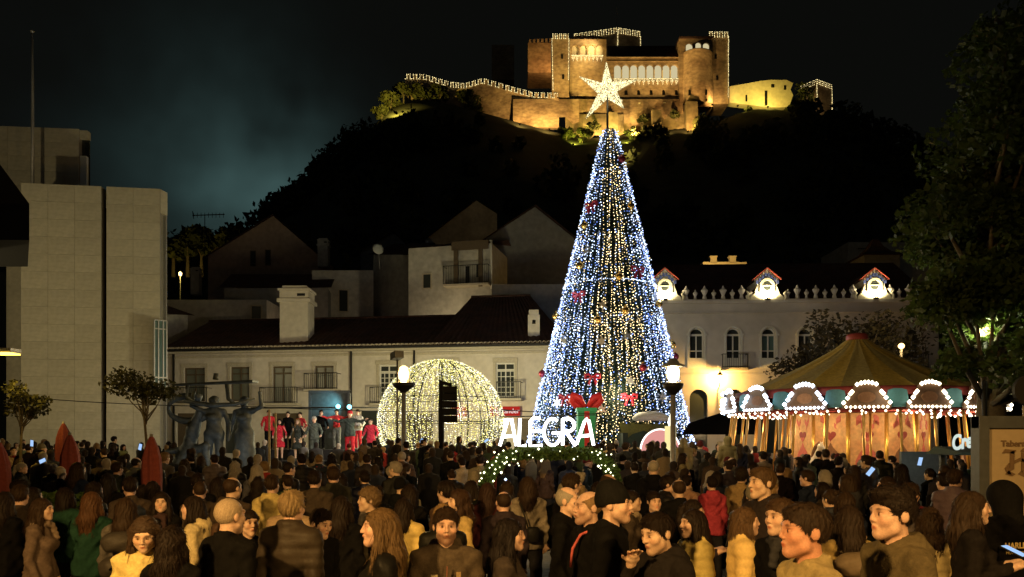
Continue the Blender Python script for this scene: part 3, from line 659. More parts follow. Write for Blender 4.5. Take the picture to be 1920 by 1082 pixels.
def balcony(wl, root, parent, s0, s1, z, hgt=.95, dep=.75):
    q = MB(); wl.box(q, s0, s1, z - .14, z, .01, dep); b0 = q.build('balcony_slab', M['stone_trim'], parent, root=root)
    q = MB(); n = max(4, int((s1 - s0) / .13))
    for e in range(n + 1):
        c = s0 + .03 + (s1 - s0 - .06) * e / n; wl.box(q, c - .01, c + .01, z, z + hgt, dep - .06, dep - .04)
    for zz in (z + .06, z + hgt): wl.box(q, s0, s1, zz - .02, zz + .02, dep - .07, dep - .03)
    for c in (s0 + .02, s1 - .02): wl.box(q, c - .015, c + .015, z + hgt - .03, z + hgt, .01, dep - .05); wl.box(q, c - .02, c + .02, z, z + hgt, dep - .09, dep - .05)
    q.build('railing', M['dark_metal'], b0, root=root)
for x0, x1, yb in ((330, 398, 757), (496, 566, 757), (578, 640, 731), (700, 760, 757), (934, 980, 748)):
    s0, zz = W2.hit(x0, yb); s1, _ = W2.hit(x1, yb); balcony(W2, low, lw2, s0, s1, zz)
q = MB(); W2.box(q, 0, W2.len, ZE - .42, ZE - .28, .004, .10); W2.box(q, 0, W2.len, ZE - .16, ZE - .03, .004, .28); q.build('cornice', M['stone_trim'], lw2, root=low)
q = MB(); W2.box(q, 0, W2.len, ZE - .03, ZE + .09, .28, .42); q.build('gutter', M['dark_metal'], low)
for x in (328, 660, 778):
    s0, z1 = W2.hit(x, 664); q = MB(); W2.box(q, s0 - .05, s0 + .05, .1, ZE - .1, .1, .2); q.build('downpipe', M['dark_metal'], lw2, root=low)
# roof: corrugated slope + a row of eave tiles one by one
sr1 = W2.hit(840, 600)[0]
def slope(sA, sB, zr, dep, name, hip0=0, hip1=0):
    nn = int((sB - sA) / .34); q = MB(); rows = 10
    vs = []; 
    for r in range(rows + 1):
        t = r / rows
        for k in range(nn * 2 + 1):
            s_ = sA + hip0 * t + (sB - hip1 * t - sA - hip0 * t) * k / (nn * 2); vs.append(W2.pt(s_, ZE + .08 + (zr - ZE) * t + (.05 if k % 2 else 0) + .02 * (1 - (r % 2)), .38 - dep * t))
    m_ = nn * 2 + 1
    fs = [(r * m_ + k, r * m_ + k + 1, (r + 1) * m_ + k + 1, (r + 1) * m_ + k) for r in range(rows) for k in range(m_ - 1)]
    q.add(vs, fs); return q.build(name, M['tile'], low)
zr1 = PZ(601, 54.5)
rf = slope(-.3, sr1 + .4, zr1, 6, 'roof')
rf2 = slope(sr1 - 1.2, W2.len + .3, PZ(557, 54), 7.6, 'roof', 1.2, 3.2)
q = MB(); q.add([W2.pt(sr1 + .4, ZE + .1, .3), W2.pt(sr1 + .4, zr1, -5.6), W2.pt(sr1 + .4, ZE + .1, -11)], [(0, 1, 2)]); q.add([W2.pt(-.3, zr1, -5.7), W2.pt(sr1, zr1, -5.7), W2.pt(sr1, ZE, -11), W2.pt(-.3, ZE, -11)], [(0, 1, 2, 3)]); q.add([W2.pt(sr1, PZ(557, 54), -7.2), W2.pt(W2.len - 2.9, PZ(557, 54), -7.2), W2.pt(W2.len, ZE, -13), W2.pt(sr1 - 1, ZE, -13)], [(0, 1, 2, 3)]); q.build('roof_back', M['tile'], low)
q = MB(); q.tube([W2.pt(-.3, zr1 + .08, -5.62), W2.pt(sr1 - .2, zr1 + .08, -5.62)], .13, 6); q.build('ridge', M['tile'], rf, root=low)
q = MB(); q.tube([W2.pt(sr1, PZ(557, 54) + .08, -7.2), W2.pt(W2.len - 2.9, PZ(557, 54) + .08, -7.2)], .13, 6); q.build('ridge', M['tile'], rf2, root=low)
tm = bpy.data.meshes.new('eave_tile'); tv = []; tf = []
for e, yy in enumerate((-.55, .12)):
    for a in range(7): t = math.pi * a / 6; tv.append((.105 * math.cos(t), yy, .105 * math.sin(t) + (.09 if e == 0 else 0))); 
    for a in range(7): t = math.pi * a / 6; tv.append((.085 * math.cos(t), yy, .085 * math.sin(t) + (.09 if e == 0 else 0)))
for a in range(6): tf += [(a, a + 1, 15 + a, 14 + a), (7 + a, 21 + a, 22 + a, 8 + a), (14 + a, 15 + a, 22 + a, 21 + a)]
tm.from_pydata(tv, [], tf); tm.materials.append(M['tile_pale']); ang2 = math.atan2(W2.u.y, W2.u.x)
n_t = int(W2.len / .26)
for k in range(n_t):
    o = link('eave_tile', tm, rf, loc=W2.pt((k + .5) * W2.len / n_t, ZE + .1, .62) - low.location); o.rotation_euler = (0, math.pi * 0, ang2 + math.pi)
def chimney(root, x0, y0, x1, y1, Y, m, hood=True):
    a = P(x0, y1, Y); b_ = P(x1, y0, Y); wd = b_.x - a.x; hh = b_.z - a.z; q = MB()
    q.box(a.x + wd * .06, b_.x - wd * .06, Y, Y + wd * .8, a.z - .8, a.z + hh * .62); q.box(a.x - wd * .02, b_.x + wd * .02, Y - wd * .06, Y + wd * .86, a.z + hh * .62, a.z + hh * .70)
    q.box(a.x + wd * .05, b_.x - wd * .05, Y, Y + wd * .8, a.z + hh * .70, a.z + hh * .88); q.box(a.x + wd * .0, b_.x - wd * .0, Y - wd * .04, Y + wd * .84, a.z + hh * .88, a.z + hh * .93); q.box(a.x + wd * .12, b_.x - wd * .12, Y + .1, Y + wd * .7, a.z + hh * .93, b_.z)
    c = q.build('chimney', M[m], root); q = MB(); q.box(a.x + wd * .6, a.x + wd * .85, Y - .012, Y + .1, a.z + hh * .76, a.z + hh * .82); q.build('vent', M['black'], c, root=root)
chimney(low, 521, 535, 581, 618, 49.5, 'plaster')
q = MB(); a = P(990, 645, 47.4); b_ = P(1012, 590, 47.4); q.box(a.x, b_.x, 47.4, 48.1, a.z - .5, b_.z); q.box(a.x + .06, b_.x - .06, 47.45, 48.05, b_.z, b_.z + .3); c = q.build('chimney', M['plaster'], low)
q = MB(); q.lathe(P(1001, 604, 47.38), [(.1, -.1), (.1, .1)], 8); q.build('vent', M['black'], c, root=low)
# shop signs
for x0, x1, y0, y1, sm_, lb in ((921, 976, 763, 780, 'Santander', 'red bank sign with white lettering beside the lit dome'), (850, 877, 764, 781, 'nder', 'small red bank sign seen through the lit dome')):
    a, z1 = W2.hit(x0, y0); b_, z0 = W2.hit(x1, y1); e = empty('shop_sign', W2.pt((a + b_) / 2, z0, .5), lb, 'sign')
    q = MB(); W2.box(q, a, b_, z0, z1, .3, .42); q.build('board', emit('red sign face', (1, .05, .035), .42), e)
    text('lettering', sm_, (z1 - z0) * .72, emit('white sign letters', (1, .9, .85), 1.0), e, W2.pt(a + (b_ - a) * .1, z0 + .15, .44), (R(90), 0, ang2), .006)
# ---- grey house with arched windows and lit dormers
W3 = Wall(1120, 50.5, 1760, 49.6); Z3 = W3.hit(1400, 566)[1]
arch = empty('arched_window_building', W3.pt(W3.len / 2, 0), 'pale grey building with arched windows and floodlit dormers', 'building')
cxs = [1171, 1238.5, 1306, 1375, 1441, 1510, 1577, 1644, 1711]
op3 = [px_open(W3, c - 13, 615, c + 13, 690, True) for c in cxs]; og3 = [px_open(W3, c - 17, 730, c + 17, 850, True) for c in (1310, 1377, 1444, 1511, 1578, 1645)]
mb = MB(); W3.facade(mb, 0, W3.len, 0, Z3 - .55, op3 + og3, .3); lw3 = mb.build('wall', M['plaster_grey'], arch)
q = MB(); W3.box(q, -.05, W3.len, Z3 - .62, Z3 - .12, -.3, .12); W3.box(q, -.1, W3.len, Z3 - .12, Z3 + .06, -.4, .34); W3.box(q, -.1, W3.len, Z3 - .72, Z3 - .62, -.3, .2); q.build('cornice', M['plaster_grey'], arch)
s0, zz = W3.hit(1200, 703); q = MB(); W3.box(q, 0, W3.len, zz - .06, zz + .08, .004, .07); q.build('string_course', M['plaster_grey'], lw3, root=arch)
def arc_ring(wl, mb, m_, zc, r0, r1, o0, o1, n=10):
    for k in range(n):
        t0 = math.pi * k / n; t1 = math.pi * (k + 1) / n; q = wl.pt; c = lambda r, t, o: q(m_ + r * math.cos(t), zc + r * math.sin(t), o)
        mb.hexa([c(r0, t0, o1), c(r1, t0, o1), c(r1, t0, o0), c(r0, t0, o0), c(r0, t1, o1), c(r1, t1, o1), c(r1, t1, o0), c(r0, t1, o0)])
for k, (s0, s1, z0, z1, _) in enumerate(op3):
    r = (s1 - s0) / 2; m_ = (s0 + s1) / 2; zc = z1 - r
    q = MB(); arc_ring(W3, q, m_, zc, r + .01, r + .13, .004, .07); W3.box(q, s0 - .14, s0 - .01, z0, zc, .004, .06); W3.box(q, s1 + .01, s1 + .14, z0, zc, .004, .06); W3.box(q, s0 - .2, s0, zc - .06, zc + .06, .06, .12); W3.box(q, s1, s1 + .2, zc - .06, zc + .06, .06, .12); q.build('window_surround', M['white_wood'], lw3, root=arch)
    q = MB(); W3.box(q, s0, s1, zc - .06, zc + .06, -.22, -.12); W3.box(q, m_ - .035, m_ + .035, z0, zc, -.2, -.14); W3.box(q, s0, s0 + .06, z0, zc, -.2, -.14); W3.box(q, s1 - .06, s1, z0, zc, -.2, -.14)
    zm = z0 + (zc - z0) * .52; W3.box(q, s0, s1, zm - .03, zm + .03, -.205, -.135); arc_ring(W3, q, m_, zc, r - .07, r, -.2, -.14)
    w_ = q.build('window', M['white_wood'], lw3, root=arch)
    for a, b_, c, d in ((s0 + .05, m_ - .03, z0, zm), (m_ + .03, s1 - .05, z0, zm), (s0 + .05, m_ - .03, zm, zc), (m_ + .03, s1 - .05, zm, zc)):
        q = MB(); W3.box(q, a, b_, c + .03, d - .03, -.26, -.23); q.build('pane', M['teal_glass' if (k == 4 and c > z0) else 'pane'], w_, root=arch)
    q = MB(); q.prism([(r * .97 * math.cos(t), r * .97 * math.sin(t)) for t in [math.pi * e / 10 for e in range(11)]], W3.pt(m_, zc, -.25), W3.u3(), (0, 0, 1), W3.n3(), .03); q.build('fanlight', M['pane'], w_, root=arch)
    q = MB(); W3.box(q, s0 - .02, s1 + .02, z0 - .02, z0 + .62, .01, .05); q.build('lace_guard', M['white_wood'], w_, root=arch)
    if k in (3, 5, 8): balcony(W3, arch, lw3, s0 - .35, s1 + .35, z0 - .02, .85, .5)
for (s0, s1, z0, z1, _) in og3:
    q = MB(); W3.box(q, s0, s1, 0, z1, -.29, -.24); q.build('shop_door', M['pane'], lw3, root=arch)
q = MB(); q.add([W3.pt(0, Z3, -.3), W3.pt(W3.len, Z3, -.3), W3.pt(W3.len, PZ(492, 56), -6.5), W3.pt(4.5, PZ(492, 56), -6.5)], [(0, 1, 2, 3)]); q.add([W3.pt(4.5, PZ(492, 56), -6.5), W3.pt(W3.len, PZ(492, 56), -6.5), W3.pt(W3.len, Z3, -13), W3.pt(0, Z3, -13)], [(0, 1, 2, 3)]); q.add([W3.pt(0, Z3, -.3), W3.pt(4.5, PZ(492, 56), -6.5), W3.pt(0, Z3, -13)], [(0, 1, 2)]); q.build('roof', M['tile'], arch)
# cresting finials, one object each
def finial(me_name, sc_):
    q = MB(); q.lathe((0, 0, 0), [(.16 * sc_, 0), (.15 * sc_, .1), (.10 * sc_, .3 * sc_), (.22 * sc_, .55 * sc_), (.24 * sc_, .62 * sc_), (.12 * sc_, .72 * sc_), (.02, .92 * sc_)], 8)
    me = bpy.data.meshes.new(me_name); me.from_pydata(q.v, [], q.f); me.materials.append(M['plaster_grey']); return me
fA = finial('finial', .95); fB = finial('finial', .68)
dorm = [1246, 1437, 1638]; par = MB(); W3.box(par, 0, W3.len, Z3 + .06, Z3 + .16, -.25, .12); prt = par.build('parapet', M['plaster_grey'], arch)
for k, px in enumerate(np.arange(1130, 1752, 17.4)):
    if min(abs(px - d) for d in dorm) < 27: continue
    s_ = W3.hit(px, 560)[0]; link('finial', fA if k % 2 else fB, prt, loc=W3.pt(s_, Z3 + .16, -.07) - arch.location)
M['dormer'] = mat('cream dormer stucco', (.62, .57, .42), .85, .1); M['checker'] = mat('blue gable board', (.05, .07, .2), .7, .1); M['red_trim'] = mat('red ridge tile', (.42, .08, .05), .8, .1)
for k, dpx in enumerate(dorm):
    m_, _ = W3.hit(dpx, 560); u = W3.u3(); zb = Z3 + .06; hgt = W3.hit(dpx, 505)[1] - zb
    prof = [(-1.05, 0), (-1.0, .25), (-.78, .4), (-.66, .75), (-.6, .85), (-.6, hgt * .62), (-.74, hgt * .66), (-.6, hgt * .72), (0, hgt), (.6, hgt * .72), (.74, hgt * .66), (.6, hgt * .62), (.6, .85), (.66, .75), (.78, .4), (1.0, .25), (1.05, 0)]
    q = MB(); q.prism(prof, W3.pt(m_, zb, .0), u, (0, 0, 1), W3.n3(), .3); d0 = q.build('dormer', M['dormer'], arch)
    for sg in (-1, 1):
        q = MB(); q.bar(W3.pt(m_ + sg * .86, zb + hgt * .66, .06), W3.pt(m_, zb + hgt * 1.03, .06), .34, .05); q.build('gable_eave', M['red_trim'], d0, root=arch)
        for e in range(4):
            t = (e + .5) / 4; c = W3.pt(m_ + sg * .72 * (1 - t), zb + hgt * (.66 + .31 * t) - .14, .19); q = MB(); q.bar(c, c - Vector((0, 0, .2)), .14, .08); q.build('dentil', M['checker'], d0, root=arch)
        q = MB(); q.tube([W3.pt(m_ + sg * 1.12, zb, .05), W3.pt(m_ + sg * 1.18, zb + .3, .05), W3.pt(m_ + sg * 1.08, zb + .42, .05), W3.pt(m_ + sg * 1.24, zb + .62, .05)], [.13, .12, .09, .05], 6); q.build('scroll', M['dormer'], d0, root=arch)
    q = MB(); arc_ring(W3, q, m_, zb + hgt * .46, .32, .46, .15, .24); W3.box(q, m_ - .46, m_ - .32, zb + .5, zb + hgt * .46, .15, .24); W3.box(q, m_ + .32, m_ + .46, zb + .5, zb + hgt * .46, .15, .24); q.build('niche_frame', M['dormer'], d0, root=arch)
    q = MB(); q.prism([(.24 * math.cos(t), .3 * math.sin(t)) for t in [2 * math.pi * e / 14 for e in range(14)]], W3.pt(m_, zb + hgt * .46, .16), u, (0, 0, 1), W3.n3(), .02); q.build('oval_window', M['pane'], d0, root=arch)
    q = MB(); W3.box(q, m_ - .26, m_ + .26, zb + hgt * .46 - .035, zb + hgt * .46 + .035, .175, .21); q.build('glazing_bar', M['dormer'], d0, root=arch)
    q = MB(); q.add([W3.pt(m_ - .6, zb + .85, -.15), W3.pt(m_ - .6, zb + hgt * .66, -.15), W3.pt(m_ - .6, zb + hgt * .66, -3), W3.pt(m_ - .6, zb + .85, -3)], [(0, 1, 2, 3)]); q.add([W3.pt(m_ + .6, zb + .85, -.15), W3.pt(m_ + .6, zb + .85, -3), W3.pt(m_ + .6, zb + hgt * .66, -3), W3.pt(m_ + .6, zb + hgt * .66, -.15)], [(0, 1, 2, 3)]); q.build('dormer_cheek', M['dormer'], d0, root=arch)
    q = MB()
    for sg in (-1, 1): q.add([W3.pt(m_, zb + hgt, -.1), W3.pt(m_ + sg * .72, zb + hgt * .66, -.1), W3.pt(m_ + sg * .72, zb + hgt * .66, -3.2), W3.pt(m_, zb + hgt, -3.2)], [(0, 1, 2, 3)])
    q.build('dormer_roof', M['tile'], d0, root=arch)
    fl = W3.pt(m_, zb + .16, .62); fe = empty('dormer_floodlight', fl, 'small floodlight on cornice ' + ['behind the lit Christmas tree edge', 'under the middle dormer', 'under the dormer above the carousel'][k], 'floodlight', 'dormer floodlights')
    q = MB(); W3.box(q, m_ - .12, m_ + .12, zb - .01, zb + .1, .25, .5); q.build('lamp_housing', M['black'], fe)
    light('SPOT', W3.pt(m_, zb + .14, .62), 420 if k else 260, (1, .83, .47), fe, .06, W3.pt(m_, zb + 1.0, 0), 140, .5)
    light('POINT', W3.pt(m_, zb + .45, .42), 26, (1, .85, .5), fe, .06)
# building wall lantern
def lantern(wl, px, py, label, power, off=.75):
    s_, z_ = wl.hit(px, py); c = wl.pt(s_, z_, off); e = empty('wall_lantern', c, label, 'lamp')
    q = MB(); q.lathe(c, [(.09, -.26), (.19, .12)], 6); q.build('glass', M['lampglass'], e); q = MB(); q.lathe(c, [(.22, .12), (.12, .24), (.05, .30), (.02, .42)], 6); q.build('cap', M['dark_metal'], e)
    q = MB(); q.tube([c - Vector((0, 0, .26)), c - Vector((0, 0, .55)) - wl.n3() * .15, c - Vector((0, 0, .8)) - wl.n3() * off * .95], .03, 6); q.build('bracket', M['dark_metal'], e)
    light('POINT', c, power, (1, .55, .13), e, .08)
lantern(W3, 1345, 709, 'glowing amber lantern on bracket between the arched windows', 1900)

# ---- houses climbing the hill behind
def gable_house(name, wl, eave_y, apex, label, m, dep=9, px_apex=None, windows=(), roofm='tile'):
    """gable wall towards us over wl"""
    e = empty(name, wl.pt(wl.len / 2, 0), label, 'house', 'houses behind the square'); s_a, z_a = wl.hit(*apex); z0 = wl.hit(apex[0], eave_y[0])[1]; zl = wl.pt(0, 0); zl = CH + (HY - eave_y[0]) / F * wl.A.y; zr = CH + (HY - eave_y[1]) / F * wl.B.y
    q = MB(); q.prism([(0, 0), (wl.len, 0), (wl.len, zr), (s_a, z_a), (0, zl)], wl.pt(0, 0, -.15), wl.u3(), (0, 0, 1), wl.n3(), .3); wv = q.build('wall', M[m], e)
    q = MB(); q.add([wl.pt(-.3, zl - .15, .3), wl.pt(s_a, z_a + .12, .3), wl.pt(s_a, z_a + .12, -dep), wl.pt(-.3, zl - .15, -dep)], [(0, 1, 2, 3)]); q.add([wl.pt(wl.len + .3, zr - .15, .3), wl.pt(wl.len + .3, zr - .15, -dep), wl.pt(s_a, z_a + .12, -dep), wl.pt(s_a, z_a + .12, .3)], [(0, 1, 2, 3)]); q.build('roof', M[roofm], e)
    q = MB(); q.add([wl.pt(0, 0), wl.pt(0, zl), wl.pt(0, zl, -dep), wl.pt(0, 0, -dep)], [(0, 1, 2, 3)]); q.add([wl.pt(wl.len, 0), wl.pt(wl.len, 0, -dep), wl.pt(wl.len, zr, -dep), wl.pt(wl.len, zr)], [(0, 1, 2, 3)]); q.build('side_wall', M[m], e)
    for x0, y0, x1, y1 in windows:
        a, b2, c, d, _ = px_open(wl, x0, y0, x1, y1); q = MB(); wl.box(q, a, b2, c, d, .012, .05); w_ = q.build('window', M['wood'], wv, root=e); q = MB(); wl.box(q, a + .08, b2 - .08, c + .08, d - .08, .05, .06); q.build('pane', M['pane'], w_, root=e)
    return e
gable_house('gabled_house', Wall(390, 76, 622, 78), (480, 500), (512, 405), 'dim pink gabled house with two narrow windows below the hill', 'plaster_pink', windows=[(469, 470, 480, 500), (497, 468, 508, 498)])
def flat_house(name, wl, y0, label, m, windows=(), dep=7, roofrise=0, group='houses behind the square', y1=None):
    e = empty(name, wl.pt(wl.len / 2, 0), label, 'house', group); za = CH + (HY - y0) / F * wl.A.y; zb = CH + (HY - (y1 or y0)) / F * wl.B.y
    q = MB(); q.hexa([wl.pt(0, 0), wl.pt(wl.len, 0), wl.pt(wl.len, 0, -dep), wl.pt(0, 0, -dep), wl.pt(0, za), wl.pt(wl.len, zb), wl.pt(wl.len, zb, -dep), wl.pt(0, za, -dep)]); wv = q.build('wall', M[m], e)
    if roofrise:
        q = MB(); q.add([wl.pt(-.3, za - .03, .4), wl.pt(wl.len + .3, zb - .03, .4), wl.pt(wl.len + .3, zb + roofrise, -dep / 2), wl.pt(-.3, za + roofrise, -dep / 2)], [(0, 1, 2, 3)]); q.add([wl.pt(wl.len + .3, zb - .03, -dep - .4), wl.pt(-.3, za - .03, -dep - .4), wl.pt(-.3, za + roofrise, -dep / 2), wl.pt(wl.len + .3, zb + roofrise, -dep / 2)], [(0, 1, 2, 3)]); q.build('roof', M['tile'], e)
    for x0, ya, x1, yb in windows:
        a, b2, c, d, _ = px_open(wl, x0, ya, x1, yb); q = MB(); wl.box(q, a, b2, c, d, .012, .06); w_ = q.build('window', M['stone_trim'], wv, root=e); q = MB(); wl.box(q, a + .1, b2 - .1, c + .1, d - .1, .06, .07); q.build('pane', M['pane'], w_, root=e)
    return e
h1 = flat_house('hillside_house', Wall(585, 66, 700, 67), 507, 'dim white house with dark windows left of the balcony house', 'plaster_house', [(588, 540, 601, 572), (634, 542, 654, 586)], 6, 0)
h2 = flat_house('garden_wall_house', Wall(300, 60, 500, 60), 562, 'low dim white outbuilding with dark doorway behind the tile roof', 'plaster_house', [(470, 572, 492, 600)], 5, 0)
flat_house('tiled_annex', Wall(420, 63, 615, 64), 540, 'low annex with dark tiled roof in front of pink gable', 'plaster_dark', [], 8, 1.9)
chimney(h1, 594, 446, 616, 484, 77, 'plaster_house'); chimney(h2, 356, 500, 374, 535, 72, 'plaster_house')
flat_house('small_gabled_outhouse', Wall(314, 54, 352, 56), 590, 'small pale outhouse roof edge next to the stone building', 'plaster_house', [], 4, .8)
WBal = Wall(766, 61, 922, 59.5)
bh = flat_house('balcony_house', WBal, 466, 'white house with covered corner balcony above the tile roofs', 'plaster_house', [(792, 513, 810, 542)], 8, 1.2, y1=456)
a, b_, c, d, _ = px_open(WBal, 862, 470, 910, 533); q = MB(); WBal.box(q, a, b_, c, d, .01, .05); q.build('balcony_back_wall', M['plaster_house'], bh)
for x0, x1, ya, yb, m_ in ((852, 920, 458, 470, 'wood'), (856, 864, 470, 540, 'wood'), (902, 909, 470, 540, 'wood'), (874, 881, 500, 533, 'black'), (894, 901, 496, 520, 'black')):
    a, b_, c, d, _ = px_open(WBal, x0, ya, x1, yb); q = MB(); WBal.box(q, a, b_, c, d, .05 if x1 - x0 < 8 and m_ == 'black' else .6, .12 if x1 - x0 < 8 and m_ == 'black' else .75); q.build('balcony_roof' if x1 - x0 > 20 else ('post' if m_ == 'wood' else 'balcony_door'), M[m_], bh)
s0, zz = WBal.hit(838, 538); s1, _ = WBal.hit(922, 538); balcony(WBal, bh, None or bh, s0, s1, zz, 1.35, 1.0)
q = MB(); q.tube([WBal.pt(WBal.len - .1, PZ(455, 60), .2), WBal.pt(WBal.len + .05, PZ(455, 60), .25), WBal.pt(WBal.len + .05, PZ(545, 60), .25)], .07, 6); q.build('downpipe', M['white_wood'], bh)
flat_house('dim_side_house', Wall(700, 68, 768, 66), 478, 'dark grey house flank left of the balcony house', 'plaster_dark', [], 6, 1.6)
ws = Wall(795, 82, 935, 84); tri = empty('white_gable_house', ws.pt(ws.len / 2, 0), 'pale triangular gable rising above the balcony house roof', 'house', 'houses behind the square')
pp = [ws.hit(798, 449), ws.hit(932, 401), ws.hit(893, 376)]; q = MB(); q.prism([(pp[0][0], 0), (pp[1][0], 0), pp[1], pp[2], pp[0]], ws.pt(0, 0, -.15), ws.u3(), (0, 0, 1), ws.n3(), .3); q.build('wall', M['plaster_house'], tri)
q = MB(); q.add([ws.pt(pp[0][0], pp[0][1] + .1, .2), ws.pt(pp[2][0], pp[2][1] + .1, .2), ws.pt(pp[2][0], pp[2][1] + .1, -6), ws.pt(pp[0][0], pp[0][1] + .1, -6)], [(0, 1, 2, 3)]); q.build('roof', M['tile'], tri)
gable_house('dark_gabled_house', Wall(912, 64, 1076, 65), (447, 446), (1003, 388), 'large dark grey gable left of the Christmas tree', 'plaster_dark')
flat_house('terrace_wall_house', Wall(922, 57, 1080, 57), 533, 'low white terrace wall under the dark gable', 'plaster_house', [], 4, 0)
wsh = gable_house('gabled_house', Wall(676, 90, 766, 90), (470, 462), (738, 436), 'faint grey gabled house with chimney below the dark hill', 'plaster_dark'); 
ds = empty('satellite_dish', P(709, 467, 65), 'bright round satellite dish on roof edge of dark house', 'dish'); q = MB(); c = P(709, 467, 65); q.lathe((0, 0, 0), [(.05, .12), (.3, .05), (.45, 0), (.46, .02), (.3, .08)], 14)
dm = q.build('dish', M['white_metal'], ds, origin=Vector((0, 0, 0))); dm.rotation_euler = (R(80), 0, R(25)); q = MB(); q.tube([c + Vector((0, .1, 0)), c + Vector((.1, .2, -1.6))], .04, 6); q.build('mount', M['grey_metal'], ds)
# far right: long white house and tower roof, orange wall
flat_house('white_hill_house', Wall(1590, 92, 1760, 92), 454, 'dim white house on slope behind the grey building roof', 'plaster_house', [(1606, 464, 1626, 469), (1700, 462, 1718, 467)], 8, 0)
pv = empty('pyramid_roof_pavilion', P(1654, 500, 70), 'small pavilion with dark concave pyramid roof above the dormer', 'house', 'houses behind the square'); c = P(1654, 476, 70); pv.location = (c.x, c.y, 0)
q = MB(); q.box(c.x - 1.55, c.x + 1.55, 70, 73, 0, c.z); q.build('wall', M['plaster_dark'], pv); q = MB(); q.lathe((c.x, 71.5, c.z), [(2.7, -.1), (1.5, .35), (.8, .9), (.4, 1.5), (.3, 1.6)], 4, False, math.pi / 4); q.build('roof', M['tile'], pv)
flat_house('amber_wall_house', Wall(1318, 66, 1400, 66), 491, 'strip of amber lit wall with vents above the grey roof', 'plaster_house', [], 4, 0)
for x in (1338, 1374):
    o = empty('roof_vent', P(x, 490, 66), 'small pale roof vent on amber wall, ' + ('first' if x < 1350 else 'second') + ' from the tree', 'vent', 'roof vents'); q = MB(); a = P(x - 6, 491, 66); b_ = P(x + 6, 481, 66); q.box(a.x, b_.x, 66, 66.5, a.z - .05, b_.z); q.box(a.x - .06, b_.x + .06, 65.95, 66.55, b_.z, b_.z + .06); q.build('vent_box', M['plaster_house'], o)
al = empty('alley_lamp', P(1360, 480, 64), 'amber alley lamp behind the grey building roof', 'lamp'); al.location = (PX(1362, 63), 63.0, 0)
q = MB(); q.tube([(PX(1362, 63), 63, 0), (PX(1362, 63), 63, 14.6)], .07, 6); q.build('post', M['dark_metal'], al); light('POINT', (PX(1362, 63), 63.6, 14.9), 700, (1, .55, .12), al, .1)
# tv aerial
ae = empty('tv_aerial', P(384, 450, 70), 'thin television aerial against the teal sky', 'aerial'); q = MB(); q.tube([P(384, 470, 70), P(384, 402, 70)], .035, 5); q.build('mast', M['black'], ae)
q = MB(); q.bar(P(361, 404, 70), P(421, 402, 70), .07); [q.bar(P(x, 399, 69.8), P(x, 408, 70.2), .04) for x in range(363, 421, 7)]; q.bar(P(361, 396, 70), P(363, 410, 70), .05); q.bar(P(372, 432, 70), P(400, 430, 70), .04); q.build('antenna', M['black'], ae)
# unseen lamps added to brighten the houses, plus the amber one by the trees
def background_lamp(px, Y, h, power, label, c=(1, .78, .45)):
    x = PX(px, Y); e = empty('background_lamp', (x, Y, 0), label, 'lamp', 'lane lamps'); q = MB(); q.tube([(x, Y, 0), (x, Y, h)], .06, 6); q.build('post', M['dark_metal'], e); q = MB(); q.lathe((x, Y, h + .2), [(.16, -.2), (.2, .1), (.05, .25)], 8); q.build('glass', M['lampglass'], e); light('POINT', (x, Y, h + .2), power, c, e, .1)
background_lamp(838, 57.2, 9.6, 600, 'added unseen lamp behind the roof, brightening the balcony house')
background_lamp(540, 61.5, 8.6, 120, 'added unseen lamp behind the roof, brightening the pink gable', (1, .65, .4))
background_lamp(338, 90, 20.6, 700, 'amber lamp lighting distant trees beside the stone building', (1, .7, .15))
for k, (px, cr) in enumerate(((325, 4), (352, 3.4), (405, 2.6), (378, 2.5), (440, 3))):
    tree('slope_tree', (PX(px, 95), 95, PZ(515, 95)), 6, cr * .8, 4, 'distant tree on slope, ' + ['nearest the stone building', 'lit amber by a lamp', 'just right of the aerial', 'under the aerial', 'below the teal glow'][k], 500, .45, 'leaf_hill', 90 + k, 'distant trees left of pink gable', .2)

# ================================================================== THE SQUARE
# ---- Christmas tree of light strings
TY = 38.0; TX = PX(1143, TY); ZT = PZ(243, TY); RB = PX(1303, TY) - PX(1143, TY) + .12
xt = empty('christmas_tree', (TX, TY, 0), 'tall cone Christmas tree covered in blue-white and warm light strings', 'christmas tree')
Z0 = .55
def trad(z): return .32 + (RB - .32) * (ZT - z) / (ZT - 1.0)
q = MB(); q.lathe((TX, TY, 0), [(trad(Z0) - .35, Z0)] + [(trad(z) - .3 - .02 * (i % 2), z) for i, z in enumerate(np.linspace(1, ZT - 1, 24))] + [(.12, ZT - .1)], 40); q.build('inner_cone', M['needle'], xt)
gg = np.random.default_rng(11); n = 26000; z = Z0 + (ZT - Z0) * (1 - np.sqrt(gg.uniform(size=n))); ph = gg.uniform(0, 2 * math.pi, n); r = np.array([trad(a) for a in z]) - gg.uniform(.05, .3, n)
door = (np.abs(((ph + math.pi / 2 + math.pi) % (2 * math.pi)) - math.pi - .31) < .30) & (z < 2.9)
pt = np.stack([r * np.cos(ph), r * np.sin(ph), z], 1)[~door]
o = link('fir_foliage', leaf_mesh('fir_foliage', pt, .13, 5, 0, .3), xt, M['needle']); o['kind'] = 'stuff'
